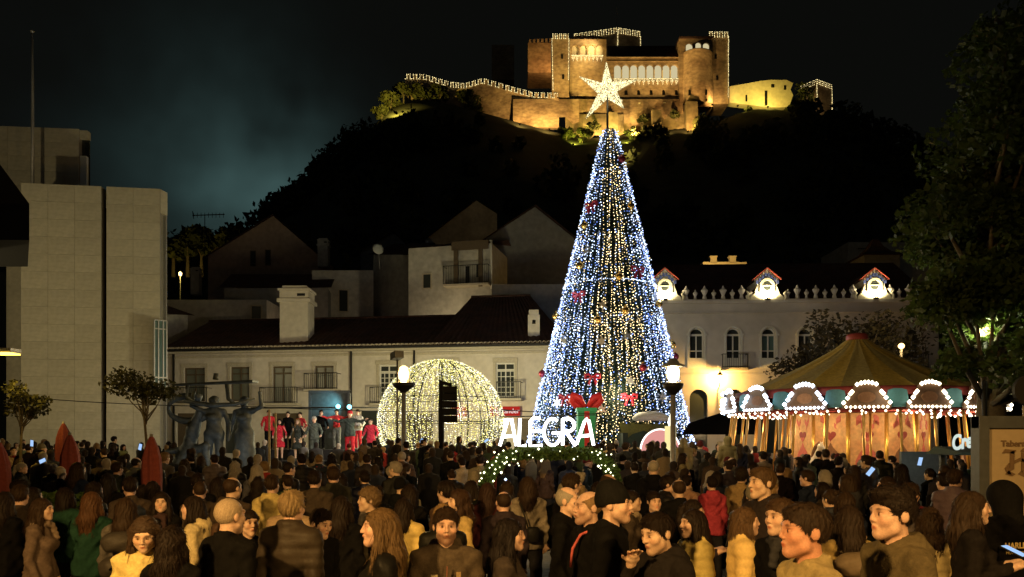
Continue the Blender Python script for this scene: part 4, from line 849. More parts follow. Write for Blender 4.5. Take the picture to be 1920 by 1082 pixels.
# frame posts
q = MB()
for k in range(16):
    a = 2 * math.pi * k / 16; q.tube([(TX + (trad(Z0) - .2) * math.cos(a), TY + (trad(Z0) - .2) * math.sin(a), 0), (TX + .2 * math.cos(a), TY + .2 * math.sin(a), ZT)], .03, 4)
q.build('frame', M['dark_metal'], xt)
warm = []; cool = []; blue = []
NS = 236
for k in range(NS):
    a = 2 * math.pi * (k + gg.uniform(-.25, .25)) / NS - math.pi / 2
    lvl = 0
    for m_ in (2, 4, 8): 
        if k % m_ == 0: lvl += 1
    ztop = [ZT - 9.0, ZT - 5.2, ZT - 2.0, ZT - .05][lvl]
    off = ((a + math.pi / 2 + math.pi) % (2 * math.pi)) - math.pi          # angle from the front
    zz = gg.uniform(.9, 1.4); dens = gg.uniform(.10, .165); wob = gg.uniform(0, 6)
    while zz < ztop:
        rr = trad(zz) + gg.normal(0, .035); aa = a + .028 * math.sin(zz * 1.1 + wob) + gg.normal(0, .006)
        if not (abs(off - .31) < .30 and zz < 2.9):
            ptn = (TX + rr * math.cos(aa), TY + rr * math.sin(aa), zz)
            wprob = .80 if abs(off - .02) < .40 + .08 * math.sin(zz) else (.09 if abs(off) < 1.2 else .03)
            if gg.uniform() < wprob: warm.append(ptn)
            elif gg.uniform() < .26: blue.append(ptn)
            else: cool.append(ptn)
        zz += dens * gg.uniform(.7, 1.3)
zr = PZ(540, TY)
for k in range(170):
    a = 2 * math.pi * k / 170; cool.append((TX + (trad(zr) + .06) * math.cos(a), TY + (trad(zr) + .06) * math.sin(a), zr + gg.normal(0, .02)))
bulbs('warm_light_strings', warm, gg.uniform(.011, .029, len(warm)), M['bulb_warm'], xt); bulbs('cool_light_strings', cool, gg.uniform(.014, .036, len(cool)), M['bulb_cool'], xt); bulbs('blue_light_strings', blue, gg.uniform(.016, .034, len(blue)), M['bulb_blue'], xt)
# entrance niche
a = -math.pi / 2 + .31; dc = Vector((TX + trad(1.4) * math.cos(a), TY + trad(1.4) * math.sin(a), 0)); un = Vector((-math.sin(a), math.cos(a), 0)); nn = Vector((math.cos(a), math.sin(a), 0))
def drect(name, m, x0, x1, z0, z1, o0, o1, parent=xt):
    q = MB(); b0 = dc + nn * o0; b1 = dc + nn * o1
    q.hexa([b1 + un * x0 + Vector((0, 0, z0)), b1 + un * x1 + Vector((0, 0, z0)), b0 + un * x1 + Vector((0, 0, z0)), b0 + un * x0 + Vector((0, 0, z0)), b1 + un * x0 + Vector((0, 0, z1)), b1 + un * x1 + Vector((0, 0, z1)), b0 + un * x1 + Vector((0, 0, z1)), b0 + un * x0 + Vector((0, 0, z1))]); return q.build(name, M[m], parent, root=xt)
M['door_green'] = mat('moss green panel', (.09, .10, .03), .8, .2)
for sg in (-1, 1): drect('niche_jamb', 'needle', sg * 1.2 - .12, sg * 1.2 + .12, .0, 2.5, -.4, .12)
drect('niche_back', 'door_green', -1.1, 1.1, .0, 2.95, -.7, -.6)
M['snow'] = mat('snow fleece', (.42, .46, .5), .9, .3, 6, .6, 12)
q = MB(); q.tube([dc + un * (-.85 + .17 * k) + Vector((0, 0, 3.1 + .12 * math.sin(k * .31 * 1.0))) + nn * .1 for k in range(11)], [.06, .16, .2, .19, .22, .2, .21, .2, .19, .15, .05], 8); q.build('snow_roof', M['snow'], xt)
pk = empty('glowing_half_disc', dc + nn * .9, 'glowing pink half disc with white rim at foot of the Christmas tree', 'light panel'); pr_ = PX(1229, 37) - PX(1192, 37)
q = MB(); q.prism([(pr_ * math.cos(t), pr_ * .98 * math.sin(t)) for t in [math.pi * k / 24 for k in range(25)]], dc + nn * .9 + Vector((0, 0, 1.75)), un, (0, 0, 1), nn, .08); q.build('panel', M['pinkglow'], pk)
q = MB(); q.tube([dc + nn * .93 + un * (pr_ * math.cos(t)) + Vector((0, 0, 1.75 + pr_ * .98 * math.sin(t))) for t in [math.pi * k / 24 for k in range(25)]], .035, 6); q.build('rim', M['rimglow'], pk)
q = MB(); [q.bar(dc + nn * .86 + un * e, dc + nn * .86 + un * e + Vector((0, 0, 1.8)), .1) for e in (-.7, .7)]; q.build('stand', M['black'], pk)
for k, zz in enumerate((3.5, 8.5, 13)):
    pass
# lamps of the tree: its bulbs light the square
for k, (da, zz, c, pw) in enumerate([(-1.1, 4, (.55, .68, 1), 190), (1.1, 4, (.55, .68, 1), 190), (0, 4.2, (1, .75, .4), 260), (-1.0, 9, (.5, .65, 1), 60), (1.0, 9, (.5, .65, 1), 60)]):
    a = -math.pi / 2 + da; light('POINT', (TX + (trad(zz) + .5) * math.cos(a), TY + (trad(zz) + .5) * math.sin(a), zz), pw, c, xt, .4)
# ornaments hang on the tree: each a thing
def on_tree(px, py, out=.12):
    """point of the cone front under an image position"""
    zz = 6.0
    for _ in range(8):
        Yd = TY - trad(zz) * .8; zz = PZ(py, Yd)
        off = max(-.98, min(.98, (PX(px, Yd) - TX) / trad(zz))); Yd = TY - trad(zz) * math.sqrt(1 - off * off)
    rr = trad(PZ(py, Yd)) + out; off = max(-.99, min(.99, (PX(px, Yd) - TX) / (rr))); an = math.asin(off)
    return Vector((TX + rr * math.sin(an), TY - rr * math.cos(an), PZ(py, Yd))), an
M['gold_ball'] = mat('gold bauble', (.7, .45, .12), .22, .1, metal=.9); M['red_ball'] = mat('wine bauble', (.16, .012, .025), .3, .1, metal=.3); M['bow'] = mat('red bow ribbon', (.30, .015, .035), .5, .15); M['silver'] = mat('silver glitter', (.6, .62, .65), .3, .3, 30, metal=.8)
bm = MB(); bm.lathe((0, 0, 0), [(.04, -.24), (.15, -.19), (.23, -.08), (.25, 0), (.23, .09), (.15, .19), (.05, .24), (.05, .3)], 14); ballme = bpy.data.meshes.new('bauble'); ballme.from_pydata(bm.v, [], bm.f); ballme.polygons.foreach_set('use_smooth', [True] * len(bm.f)); ballme2 = ballme.copy(); ballme.materials.append(M['gold_ball']); ballme2.materials.append(M['red_ball'])
cap = MB(); cap.lathe((0, 0, 0), [(.06, .27), (.06, .34), (.02, .36)], 8); capme = bpy.data.meshes.new('cap'); capme.from_pydata(cap.v, [], cap.f); capme.materials.append(M['gold'])
def vert(py): return 'near the top' if py < 430 else ('above the light ring' if py < 540 else ('just below the light ring' if py < 590 else ('at mid height' if py < 650 else ('low down' if py < 725 else 'at the foot'))))
def side(px, py):
    c = 1143; hw = 18 + (py - 243) * .247; t = (px - c) / hw
    return 'far left edge' if t < -.75 else ('left side' if t < -.25 else ('middle' if t < .25 else ('right side' if t < .75 else 'far right edge')))
for px, py, k in [(1172, 583, 0), (1087, 500, 0), (1182, 388, 0), (1274, 646, 0), (1120, 600, 0), (1160, 520, 0), (1035, 592, 0), (1278, 668, 1), (1005, 700, 1), (1205, 690, 1), (1165, 300, 1), (1095, 425, 0), (1235, 570, 0)]:
    p_, an = on_tree(px, py); col_ = 'gold' if k == 0 else 'wine red'
    o = link('bauble', ballme if k == 0 else ballme2, None, loc=p_); o.scale = (.72,) * 3; tag(o, f'{col_} bauble {vert(py)} on {side(px, py)} of the Christmas tree', 'bauble', f'{col_} baubles on the Christmas tree'); link('cap', capme, o)
def bow_mesh():
    q = MB()
    for sg in (-1, 1):
        q.tube([(sg * .06, 0, 0), (sg * .3, -.05, .16), (sg * .52, 0, .14), (sg * .5, .05, -.1), (sg * .26, -.02, -.1), (sg * .05, 0, 0)], [.06, .1, .12, .12, .09, .05], 6)
        q.tube([(sg * .05, 0, 0), (sg * .2, -.04, -.3), (sg * .28, -.02, -.62)], [.06, .1, .11], 6)
    q.lathe((0, -.02, -.1), [(.05, 0), (.11, .05), (.11, .15), (.05, .2)], 8); me = bpy.data.meshes.new('bow'); me.from_pydata(q.v, [], q.f); me.materials.append(M['bow']); return me
bowme = bow_mesh()
for px, py in [(1085, 552), (1111, 706), (1180, 744), (1108, 384), (1196, 505), (1060, 745)]:
    p_, an = on_tree(px, py, .02); o = link('ribbon_bow', bowme, None, loc=p_); o.rotation_euler = (0, 0, an); o.scale = (.62,) * 3; tag(o, f'red ribbon bow {vert(py)} on {side(px, py)} of the Christmas tree', 'bow', 'ribbon bows on the Christmas tree')
sq = MB(); sq.prism([((.3 if k % 2 == 0 else .11) * math.sin(2 * math.pi * k / 12), (.3 if k % 2 == 0 else .11) * math.cos(2 * math.pi * k / 12)) for k in range(12)], (0, 0, 0), (1, 0, 0), (0, 0, 1), (0, -1, 0), .06); sme = bpy.data.meshes.new('star'); sme.from_pydata(sq.v, [], sq.f); sme.materials.append(M['silver'])
for px, py in [(1130, 572), (1058, 640), (1128, 640), (1045, 755), (1230, 555), (1128, 768), (1242, 745), (1182, 715), (1175, 630), (1100, 470)]:
    p_, an = on_tree(px, py, .0); o = link('star_ornament', sme, None, loc=p_); o.rotation_euler = (0, 0, an); tag(o, f'silver star ornament {vert(py)} on {side(px, py)} of the Christmas tree', 'ornament', 'silver stars on the Christmas tree')
# ---- star topper
SY = 38.0; sp = [(1137, 117), (1149, 150), (1193, 150), (1160, 172), (1170, 203), (1139, 189), (1098, 223), (1118, 177), (1087, 144), (1126, 153)]
sp = [p if i % 2 == 0 else (1139 + (p[0] - 1139) * .82, 168 + (p[1] - 168) * .82) for i, p in enumerate(sp)]; sc0 = P(1139, 170, SY); star = empty('star_topper', P(1139, 240, SY), 'big glittering five-point star of lights above the Christmas tree', 'star')
q = MB(); q.tube([P(1139, 245, SY), P(1139, 175, SY)], .05, 6); q.build('pole', M['dark_metal'], star)
fr = Vector((0, -.22, 0)); q = MB(); pp = [P(a, b, SY) for a, b in sp]
for k in range(10):
    q.tube([pp[k], pp[(k + 1) % 10]], .012, 4); q.tube([pp[k], sc0 + fr], .010, 4); q.tube([pp[k], sc0 - fr], .010, 4)
q.build('frame', M['dark_metal'], star)
pts = []; gg = np.random.default_rng(5)
for k in range(10):
    a, b = pp[k], pp[(k + 1) % 10]; area = ((a - sc0).cross(b - sc0)).length
    for e in range(int(area * 430)):
        u, v = gg.uniform(size=2)
        if u + v > 1: u, v = 1 - u, 1 - v
        for s_ in (1, -1): pts.append(tuple(sc0 * (1 - u - v) + a * u + b * v + fr * s_ * (1 - u - v)))
    pts += [tuple(a.lerp(b, t)) for t in np.linspace(0, 1, 26)]
tipb = [tuple(P(1162 + gg.uniform(-2, 5), 190 + gg.uniform(-4, 9), SY - .03)) for k in range(30)]
bulbs('star_lights', pts + tipb, .019, M['bulb_star'], star); light('POINT', sc0 + Vector((0, -.8, 0)), 120, (1, .85, .5), star, .3)

# ---- walk-in ball of lights
DY = 34.0; DX = PX(827, DY); DR = (946 - 708) / 2 / F * DY * .985; DZ = PZ(675, DY) - DR * 1.0
dome = empty('light_ball', (DX, DY, 0), 'huge walk-in ball of pale yellow lights with ribbed frame', 'light sculpture')
gg = np.random.default_rng(21); ds = []; dw = []
q = MB(); q2 = MB()
for k in range(16):
    a = 2 * math.pi * k / 16 + .12; path = [(DX + DR * .985 * math.cos(t) * math.cos(a), DY + DR * .985 * math.cos(t) * math.sin(a), DZ + DR * .985 * math.sin(t)) for t in np.linspace(-1.05, 1.52, 20)]
    (q if k % 4 else q2).tube(path, .03 if k % 4 else .045, 6)
for zz in (-1.0, 0, 1.0): q.tube([(DX + math.sqrt(DR * DR - zz * zz) * .98 * math.cos(t), DY + math.sqrt(DR * DR - zz * zz) * .98 * math.sin(t), DZ + zz) for t in np.linspace(0, 2 * math.pi, 33)], .022, 5)
q.build('frame', M['dark_metal'], dome); M['yrib'] = mat('yellow rib', (.55, .45, .08), .5, .1); q2.build('main_rib', M['dark_metal'], dome)
NSD = 168
for k in range(NSD):
    a = 2 * math.pi * k / NSD; top = 1.5 if k % 4 == 0 else (1.25 if k % 2 == 0 else .95); t = -1.0 + gg.uniform(0, .06); wob = gg.uniform(0, 6)
    oa = ((a + math.pi / 2 + math.pi) % (2 * math.pi)) - math.pi
    while t < top:
        if not (abs(oa - .03) < .24 and t < .15 and oa > -.05) :
            aa = a + .015 * math.sin(t * 9 + wob) + gg.normal(0, .004); rr = DR * (1 + gg.normal(0, .008)); p_ = (DX + rr * math.cos(t) * math.cos(aa), DY + rr * math.cos(t) * math.sin(aa), DZ + rr * math.sin(t))
            (dw if gg.uniform() < (.14 if abs(oa) < .9 else .6) else ds).append(p_)
        t += gg.uniform(.022, .044)
bulbs('straw_light_strings', ds, gg.uniform(.016, .030, len(ds)), M['bulb_dome'], dome); bulbs('white_light_strings', dw, gg.uniform(.014, .028, len(dw)), M['bulb_domew'], dome)
light('POINT', (DX, DY, DZ), 700, (1, .9, .5), dome, .5); light('POINT', (DX, DY - DR - .5, DZ + 1), 160, (1, .9, .5), dome, .4); light('POINT', (DX, DY + DR + 1, DZ + .5), 2700, (1, .84, .44), dome, .4)

# ---- speaker tower
SPY = 27.0; spx = PX(829, SPY); spk = empty('speaker_tower', (spx, SPY, 0), 'black loudspeaker column on mast in front of the light ball', 'loudspeaker')
q = MB(); q.tube([(spx - .06, SPY + .2, 0), (spx - .06, SPY + .2, PZ(712, SPY))], .07, 8); q.build('mast', M['velvet'], spk)
q = MB(); q.bar((spx - .06, SPY + .2, PZ(716, SPY)), (spx + .3, SPY - .1, PZ(722, SPY)), .1); q.build('hoist_bar', M['velvet'], spk)
za = PZ(725, SPY); zb = PZ(793, SPY); x0 = PX(830, SPY); x1 = PX(858, SPY)
for k in range(5):
    z1 = za - (za - zb) * k / 5; z0 = za - (za - zb) * (k + 1) / 5 + .02; q = MB(); q.hexa([(x0, SPY - .2 + .02 * k, z0), (x1, SPY - .2 + .02 * k, z0), (x1 - .05, SPY + .15, z0), (x0 + .05, SPY + .15, z0), (x0, SPY - .22 + .02 * k, z1), (x1, SPY - .22 + .02 * k, z1), (x1 - .05, SPY + .15, z1), (x0 + .05, SPY + .15, z1)]); c = q.build('cabinet', M['velvet'], spk)
    q = MB(); q.box(x0 + .03, x1 - .03, SPY - .235 + .02 * k, SPY - .225 + .02 * k, z0 + .03, z1 - .03); q.build('grille', M['velvet'], c, root=spk)
lp = P(758, 790, 26.5)

# ---- street lamps
def street_lamp(px, Y, ytop, ybot, label, power, style, c=(1, .60, .2)):
    x = PX(px, Y); zt = PZ(ytop, Y); zb = PZ(ybot, Y); e = empty('street_lamp', (x, Y, 0), label, 'street lamp', 'street lamps in the square')
    q = MB(); q.tube([(x, Y, 0), (x, Y, .9), (x, Y, zb - .35)], [.10, .075, .065], 10); q.build('pole', M['grey_metal'], e)
    q = MB(); q.lathe((x, Y, zb), [(.06, -.36), (.24 if style else .30, -.18), (.27 if style else .34, -.08), (.1, -.02)], 12); q.build('collar', M['dark_metal'], e)
    q = MB(); hh = zt - zb; q.lathe((x, Y, zb), [(.10, 0), (.15, .08), (.17, hh * .7), (.12, hh)], 12); q.build('glass', M['lampglass' if not style else 'lampglass_w'], e)
    q = MB()
    if style: q.lathe((x, Y, zt), [(.30, -.01), (.30, .02), (.16, .08), (.08, .2)], 16)
    else: q.lathe((x, Y, zt), [(.14, .0), (.12, .05), (.04, .1)], 12)
    q.build('cap', M['grey_metal' if style else 'lampglass'], e)
    for sg in (-1, 1): q = MB(); q.bar((x + sg * .17, Y, zb - .05), (x + sg * .16, Y, zt + .01), .02); q.build('strut', M['dark_metal'], e)
    light('POINT', (x, Y, (zt + zb) / 2), power, c, e, .1); return e
street_lamp(757, 24, 692, 714, 'lit street lamp with amber globe left of the light ball', 1300, 0)
street_lamp(1262, 20, 687, 714, 'lit street lamp with flat cap on pale pole before the Christmas tree', 650, 1, (1, .72, .32))
def globe_lamp(px, py, Y, label, power, c, name='street_lamp'):
    p_ = P(px, py, Y); e = empty(name, (p_.x, Y, 0), label, 'street lamp', 'street lamps in the square'); q = MB(); q.tube([(p_.x, Y, 0), (p_.x, Y, p_.z - .15)], .06, 8); q.build('pole', M['dark_metal'], e); q = MB(); q.lathe(p_, [(.05, -.12), (.12, -.06), (.14, .02), (.09, .1), (.02, .13)], 12); q.build('glass', M['lampglass'], e); light('POINT', p_, power, c, e, .1)
globe_lamp(1690, 649, 36, 'small bright lamp globe between carousel roof and the big tree', 420, (1, .66, .25))
globe_lamp(1846, 622, 19.6, 'lamp hidden inside the foliage of the big tree', 380, (.95, 1, .55))
# left roadside lamp with a flat head
e = empty('roadside_lamp', (PX(-8, 18), 18, 0), 'yellow flat-headed roadside lamp at the frame edge by stone building', 'street lamp', 'street lamps in the square')
q = MB(); q.tube([(PX(-8, 18), 18, 0), P(-8, 652, 18)], .06, 8); q.build('pole', M['grey_metal'], e); q = MB(); a = P(-10, 654, 18); b = P(30, 662, 18); q.box(a.x, b.x, 17.8, 18.2, b.z, a.z); q.build('head', M['grey_metal'], e)
M['led'] = emit('sodium lamp face', (1, .62, .08), 6); q = MB(); q.box(a.x + .02, b.x - .02, 17.78, 18.2, b.z - .03, b.z - .004); q.build('lamp_face', M['led'], e); light('POINT', P(12, 672, 18), 110, (1, .6, .1), e, .1)
# lamps behind the photographer (they light the near crowd); whole posts, just outside the frame
def rear_lamp(x, y, h, power, label):
    e = empty('street_lamp', (x, y, 0), label, 'street lamp', 'street lamps in the square'); q = MB(); q.tube([(x, y, 0), (x, y, h)], .07, 8); q.build('pole', M['grey_metal'], e); q = MB(); q.lathe((x, y, h + .3), [(.05, -.3), (.2, -.2), (.22, .05), (.1, .2)], 12); q.build('glass', M['lampglass'], e); q = MB(); q.lathe((x, y, h + .5), [(.3, 0), (.28, .05), (.05, .15)], 12); q.build('cap', M['dark_metal'], e); light('SPOT', (x, y, h + .05), power, (1, .56, .16), e, .2, (x * .12, 5.4, 1.4), 88, .9)
rear_lamp(-5.2, -1.2, 5.6, 9000, 'street lamp behind the viewer, on the side of stone building')
rear_lamp(4.8, -1.6, 5.6, 5200, 'street lamp behind the viewer, on the side of carousel')

e = empty('tall_street_lamp', (-23.5, 30, 0), 'tall street lamp outside the frame washing the stone building with light', 'street lamp', 'street lamps in the square')
q = MB(); q.tube([(-23.5, 30, 0), (-23.5, 30, 7.5)], [.11, .07], 8); q.build('pole', M['grey_metal'], e); q = MB(); q.lathe((-23.5, 30, 7.7), [(.1, -.2), (.22, -.1), (.25, .05), (.1, .15)], 12); q.build('glass', M['lampglass'], e); light('POINT', (-23.5, 30, 7.7), 2300, (1, .78, .40), e, .15)
# ---- stage and backdrop
STY = 33.0; zs = 1.35; stg = empty('stage', (PX(600, STY), STY + 1.5, 0), 'low dark stage platform with steps behind the fountain crowd', 'stage')
q = MB(); q.box(PX(470, 32), PX(728, 32), 32, 37, 0, zs); q.build('platform', M['stage'], stg); q = MB(); q.box(PX(480, 34.4), PX(715, 34.4), 34.4, 36.8, zs, zs + .42); q.build('riser', M['stage'], stg)
M['backdrop'] = mat('dark stage cloth', (.045, .05, .05), .7, .3, 1.0)
q = MB(); a = P(584, 803, 37.6); b = P(652, 737, 37.6); q.box(a.x, b.x, 37.6, 37.7, zs, b.z); q.build('backdrop', M['backdrop'], stg)
q = MB(); q.box(a.x - .12, a.x, 37.5, 37.75, zs, b.z + .1); q.box(b.x, b.x + .12, 37.5, 37.75, zs, b.z + .1); q.box(a.x - .12, b.x + .12, 37.52, 37.74, b.z, b.z + .12); q.build('backdrop_frame', M['frame_dark'], stg)
q = MB(); q.tube([P(470, 765, 37), P(728, 764, 37)], .04, 6); q.build('lighting_bar', M['dark_metal'], stg)
for px, py in ((634, 762), (655, 763)):
    e = empty('stage_spotlight', P(px, py, 36.9), 'cyan stage lamp over the singers, ' + ('larger' if px < 640 else 'smaller and nearer the light ball'), 'stage light', 'stage lights'); c = P(px, py, 36.9); q = MB(); q.lathe((0, 0, 0), [(.1, .25), (.13, .05), (.14, 0)], 10); h = q.build('housing', M['black'], e, origin=Vector((0, 0, 0))); h.rotation_euler = (R(-80), 0, 0); q = MB(); q.lathe((0, 0, 0), [(.11, -.02), (.11, .0)], 10); h = q.build('lens', M['screen_cyan'], e, origin=Vector((0, 0, 0))); h.rotation_euler = (R(-80), 0, 0)
light('SPOT', P(628, 757, 37.0), 100, (.3, .85, 1), stg, .05, P(612, 760, 38), 120, .8)
ft = empty('front_stage_light', P(618, 700, 25), 'white stage floodlight on tall stand facing the singers', 'stage light', 'stage lights'); ft.location = (PX(745, 26), 26, 0); c = Vector((PX(745, 26), 26, 4.9))
q = MB(); q.tube([(c.x, 26, 0), (c.x, 26, 4.8)], .03, 6); q.build('stand', M['black'], ft); q = MB(); q.bar(c + Vector((.1, -.25, .05)), c + Vector((-.12, .2, 0)), .3, .22); q.build('housing', M['black'], ft); light('SPOT', c + Vector((-.2, .35, -.02)), 1500, (1, .9, .8), ft, .1, P(600, 800, 34), 52, .5)
for px in (505, 517):
    e = empty('wooden_stake', (PX(px, 29), 29, 0), 'slim pale timber post in front of the singers, ' + ('outer' if px < 510 else 'inner') + ' of two', 'post', 'posts before the stage'); q = MB(); q.bar((PX(px, 29), 29, 0), P(px, 768 if px < 510 else 774, 29), .06); q.build('post', mat('pale timber', (.3, .24, .14), .8, .2), e)

# ---- fountain sculpture
FY = 24.0; fnt = empty('fountain', (PX(400, FY), FY + 1.6, 0), 'round stone fountain basin with pale rim around the bronze group', 'fountain'); fcx = PX(400, FY); fcy = FY + 1.6
q = MB(); q.lathe((fcx, fcy, 0), [(3.95, 0), (3.95, .72), (4.1, .74), (4.1, .92), (3.6, .92), (3.6, .5), (.2, .5)], 48, False); q.build('basin', M['stone'], fnt); q = MB(); q.lathe((fcx, fcy, .5), [(3.58, .0), (3.58, .2)], 48); q.build('water', glassy('dark water', (.01, .014, .014), .03), fnt)
q = MB(); q.lathe((fcx, FY + .6, .5), [(1.9, .0), (1.85, .4), (1.6, .62), (1.2, .7)], 20, True, 0, lambda i, k: 1 + .07 * math.sin(k * 2.3 + i)); q.build('plinth', M['stone'], fnt)
fl = empty('fountain_spotlight', (fcx + 1.2, FY - 2.3, .75), 'cool spotlight in fountain basin aimed at the bronze figures', 'floodlight'); q = MB(); q.lathe((fcx + 1.2, FY - 2.3, .7), [(.1, 0), (.12, .12)], 10); q.build('housing', M['black'], fl); light('SPOT', (fcx + 1.2, FY - 2.3, .9), 230, (.78, .92, 1), fl, .08, (fcx, FY + .6, 2.9), 80, .8)
tw = empty('terrace_wall', (PX(650, 21), 21, 0), 'long low pale stone wall in front of the seated onlookers', 'wall'); q = MB(); q.box(PX(505, 21), PX(800, 21), 20.2, 22.2, 0, .86); q.build('wall_body', M['stone'], tw)
for k in range(7): q = MB(); a = PX(503, 21) + k * .6; q.box(a, a + .59, 20.1, 22.3, .864, 1.0); q.build('coping_stone', M['stone'], tw)

# ---- closed parasols
def parasol(px, ytop, Y, label, r=.26, seed=0):
    x = PX(px, Y); zt = PZ(ytop, Y); e = empty('closed_parasol', (x, Y, 0), label, 'parasol', 'closed red parasols'); q = MB(); q.tube([(x, Y, 0), (x, Y, zt + .03)], .03, 8); q.build('pole', M['grey_metal'], e)
    gg = np.random.default_rng(seed); pr = [(.02, zt), (.05, zt - .05), (r * .62, zt - .2), (r * .90, zt - .38), (r * .98, zt - .6), (r * .92, zt - 1.0), (r * 1.0, zt - 1.3), (r * .86, zt - 1.6)]; nr = gg.uniform(-.05, .05, 40)
    q = MB(); q.lathe((x, Y, 0), pr[::-1], 28, True, gg.uniform(0, 1), lambda i, k: 1 + (.2 * math.cos(k * math.pi * 2 * 7 / 28 + i * .25) + nr[k] * 2) * (1 if i < 6 else .3)); q.build('canopy', M['parasol'], e)
    q = MB(); q.lathe((x, Y, zt - 1.1), [(r * 1.02, 0), (r * 1.02, .06)], 20); q.build('strap', M['parasol'], e); q = MB(); q.lathe((x, Y, 0), [(.35, 0), (.35, .06), (.06, .1)], 12); q.build('base', M['stone'], e)
parasol(284, 817, 13.5, 'closed red parasol in front of the young tree by the fountain', .155, 1)
parasol(131, 814, 14.5, 'closed red parasol, front one of the pair before stone building', .155, 2)
parasol(119, 793, 19, 'closed red parasol, rear one of the pair before stone building', .165, 3)
parasol(-2, 828, 14, 'closed red parasol cut by the frame at far left', .155, 4)

# ---- plaza trees
tree('young_tree', (PX(285, 20), 20, 0), 4, .82, PZ(722, 20), 'young thin tree with feathery leaves before the stone building', 1500, .055, 'leaf_young', 41, 'young plaza trees', .045, .55, 13, (-.28, 0), .1, .72)
tree('young_tree', (PX(35, 19), 19, 0), 3.4, .55, PZ(752, 19), 'young tree lit yellow by the roadside lamp at frame edge', 900, .055, 'leaf_young', 42, 'young plaza trees', .04, .8, 11, (.1, 0), .1, .72)
# big tree on the right: a mass of leaves over several limbs
bt = empty('plane_tree', (PX(1850, 20), 20, 0), 'huge dark leafy tree towering over the carousel at frame edge', 'tree')
gg = np.random.default_rng(77); q = MB(); bx = PX(1850, 20); q.tube([(bx, 20, -.2), (bx + .1, 20, 2.5), (bx + .3, 20.2, 5), (bx + .2, 20.5, 9), (bx + .6, 20.5, 13)], [.42, .34, .28, .18, .08], 10); cen = []
for k in range(130):
    px = gg.uniform(1725, 2080); py = gg.uniform(40, 690)
    if px < 1760 and py < 380: continue
    edge = np.interp(py, [100, 300, 420, 560, 640, 700], [1850, 1790, 1745, 1745, 1790, 1850])
    if px < edge: continue
    if 1790 < px < 1890 and 570 < py < 690: continue
    Y = gg.uniform(17.2, 23.5); c = P(px, py, Y); cen.append((c, gg.uniform(.65, 1.1))); st = Vector((bx + .15, 20.2, max(3, c.z - gg.uniform(1, 2.5)))); q.tube([st, st.lerp(c, .5) + Vector((0, 0, -.15)), c], [.09, .06, .02], 5)
q.build('trunk', M['bark'], bt)
for k in range(26):
    px = gg.uniform(1770, 1905); py = gg.uniform(555, 700); cen.append((P(px, py, gg.uniform(18.0, 21.5)), gg.uniform(.28, .45)))
pts = np.concatenate([in_ball(gg, 420, c, (r, r, r * .7), .2) for c, r in cen if r > .5] + [in_ball(gg, 90, c, (r, r, r * .7), .2) for c, r in cen if r < .5]); link('crown', leaf_mesh('crown', pts - np.array(bt.location), .095, 9, .3, .6), bt, M['leaf'])
for k, (px, Y, cr, ytop, lb) in enumerate([(1590, 40, 2.7, 630, 'right behind the carousel peak'), (1668, 41, 2.5, 622, 'between carousel peak and big tree'), (1520, 42, 2.0, 668, 'left of the carousel peak')]):
    tree('bare_tree', (PX(px, Y), Y, 0), 6, cr, PZ(ytop + 22, Y), 'thin dark street tree ' + lb, 1500, .12, 'leaf_dark', 50 + k, 'street trees behind the carousel', .12, .7, 18, (0, 0), .1)

# ---- gift decoration
GY = 32.5; gc = P(1099, 794, GY); gf = empty('gift_decoration', (gc.x, GY, 0), 'giant green gift box with red ribbon and bow behind the sign', 'decoration'); w_ = .36; zt = PZ(766, GY); zb = .4
q = MB(); q.box(gc.x - w_, gc.x + w_, GY - w_, GY + w_, zb, zt); q.build('box', M['green'], gf); q = MB(); q.box(gc.x - .1, gc.x + .1, GY - w_ - .012, GY + w_ + .012, zb, zt + .012); q.build('ribbon', M['red'], gf); q = MB(); q.box(gc.x - w_ - .04, gc.x + w_ + .04, GY - w_ - .04, GY + w_ + .04, zt - .12, zt + .02); q.build('lid', M['green'], gf)
for sg in (-1, 1):
    q = MB(); q.tube([(gc.x + sg * .06, GY - .1, zt + .05), (gc.x + sg * .3, GY - .12, zt + .42), (gc.x + sg * .52, GY - .1, zt + .52), (gc.x + sg * .58, GY - .05, zt + .34), (gc.x + sg * .4, GY, zt + .12), (gc.x + sg * .08, GY, zt + .06)], [.09, .15, .17, .17, .14, .08], 10); q.build('bow_loop', M['red'], gf)
light('POINT', (gc.x - .3, GY - 1.6, zt + .5), 30, (1, .85, .7), gf, .1)
cn = empty('candle_decoration', (PX(1258, 31), 31, 0), 'glowing candle decoration half behind the lamp pole', 'decoration'); c = P(1257, 815, 31); q = MB(); q.box(c.x - .18, c.x + .18, 30.8, 31.2, .6, PZ(799, 31)); q.build('body', M['candle'], cn); q = MB(); q.lathe((c.x + .02, 31, PZ(799, 31)), [(.05, 0), (.13, .1), (.11, .25), (.02, .5)], 10); q.build('flame', M['bulb_domew'], cn)

tn = empty('black_tent', (PX(1340, 34.5), 34.5, 0), 'low black tent between the Christmas tree and the carousel', 'tent')
q = MB(); zc_ = PZ(815, 34); q.hexa([P(1278, 815, 33.2), P(1420, 815, 33.2), P(1420, 815, 36), P(1285, 815, 36), P(1290, 795, 33.4), P(1420, 752, 34.4), P(1420, 752, 34.8), P(1295, 792, 35.8)]); q.build('canopy', M['velvet'], tn)
for px in (1284, 1418): q = MB(); q.bar((PX(px, 33.3), 33.3, 0), (PX(px, 33.3), 33.3, zc_), .06); q.build('leg', M['dark_metal'], tn)
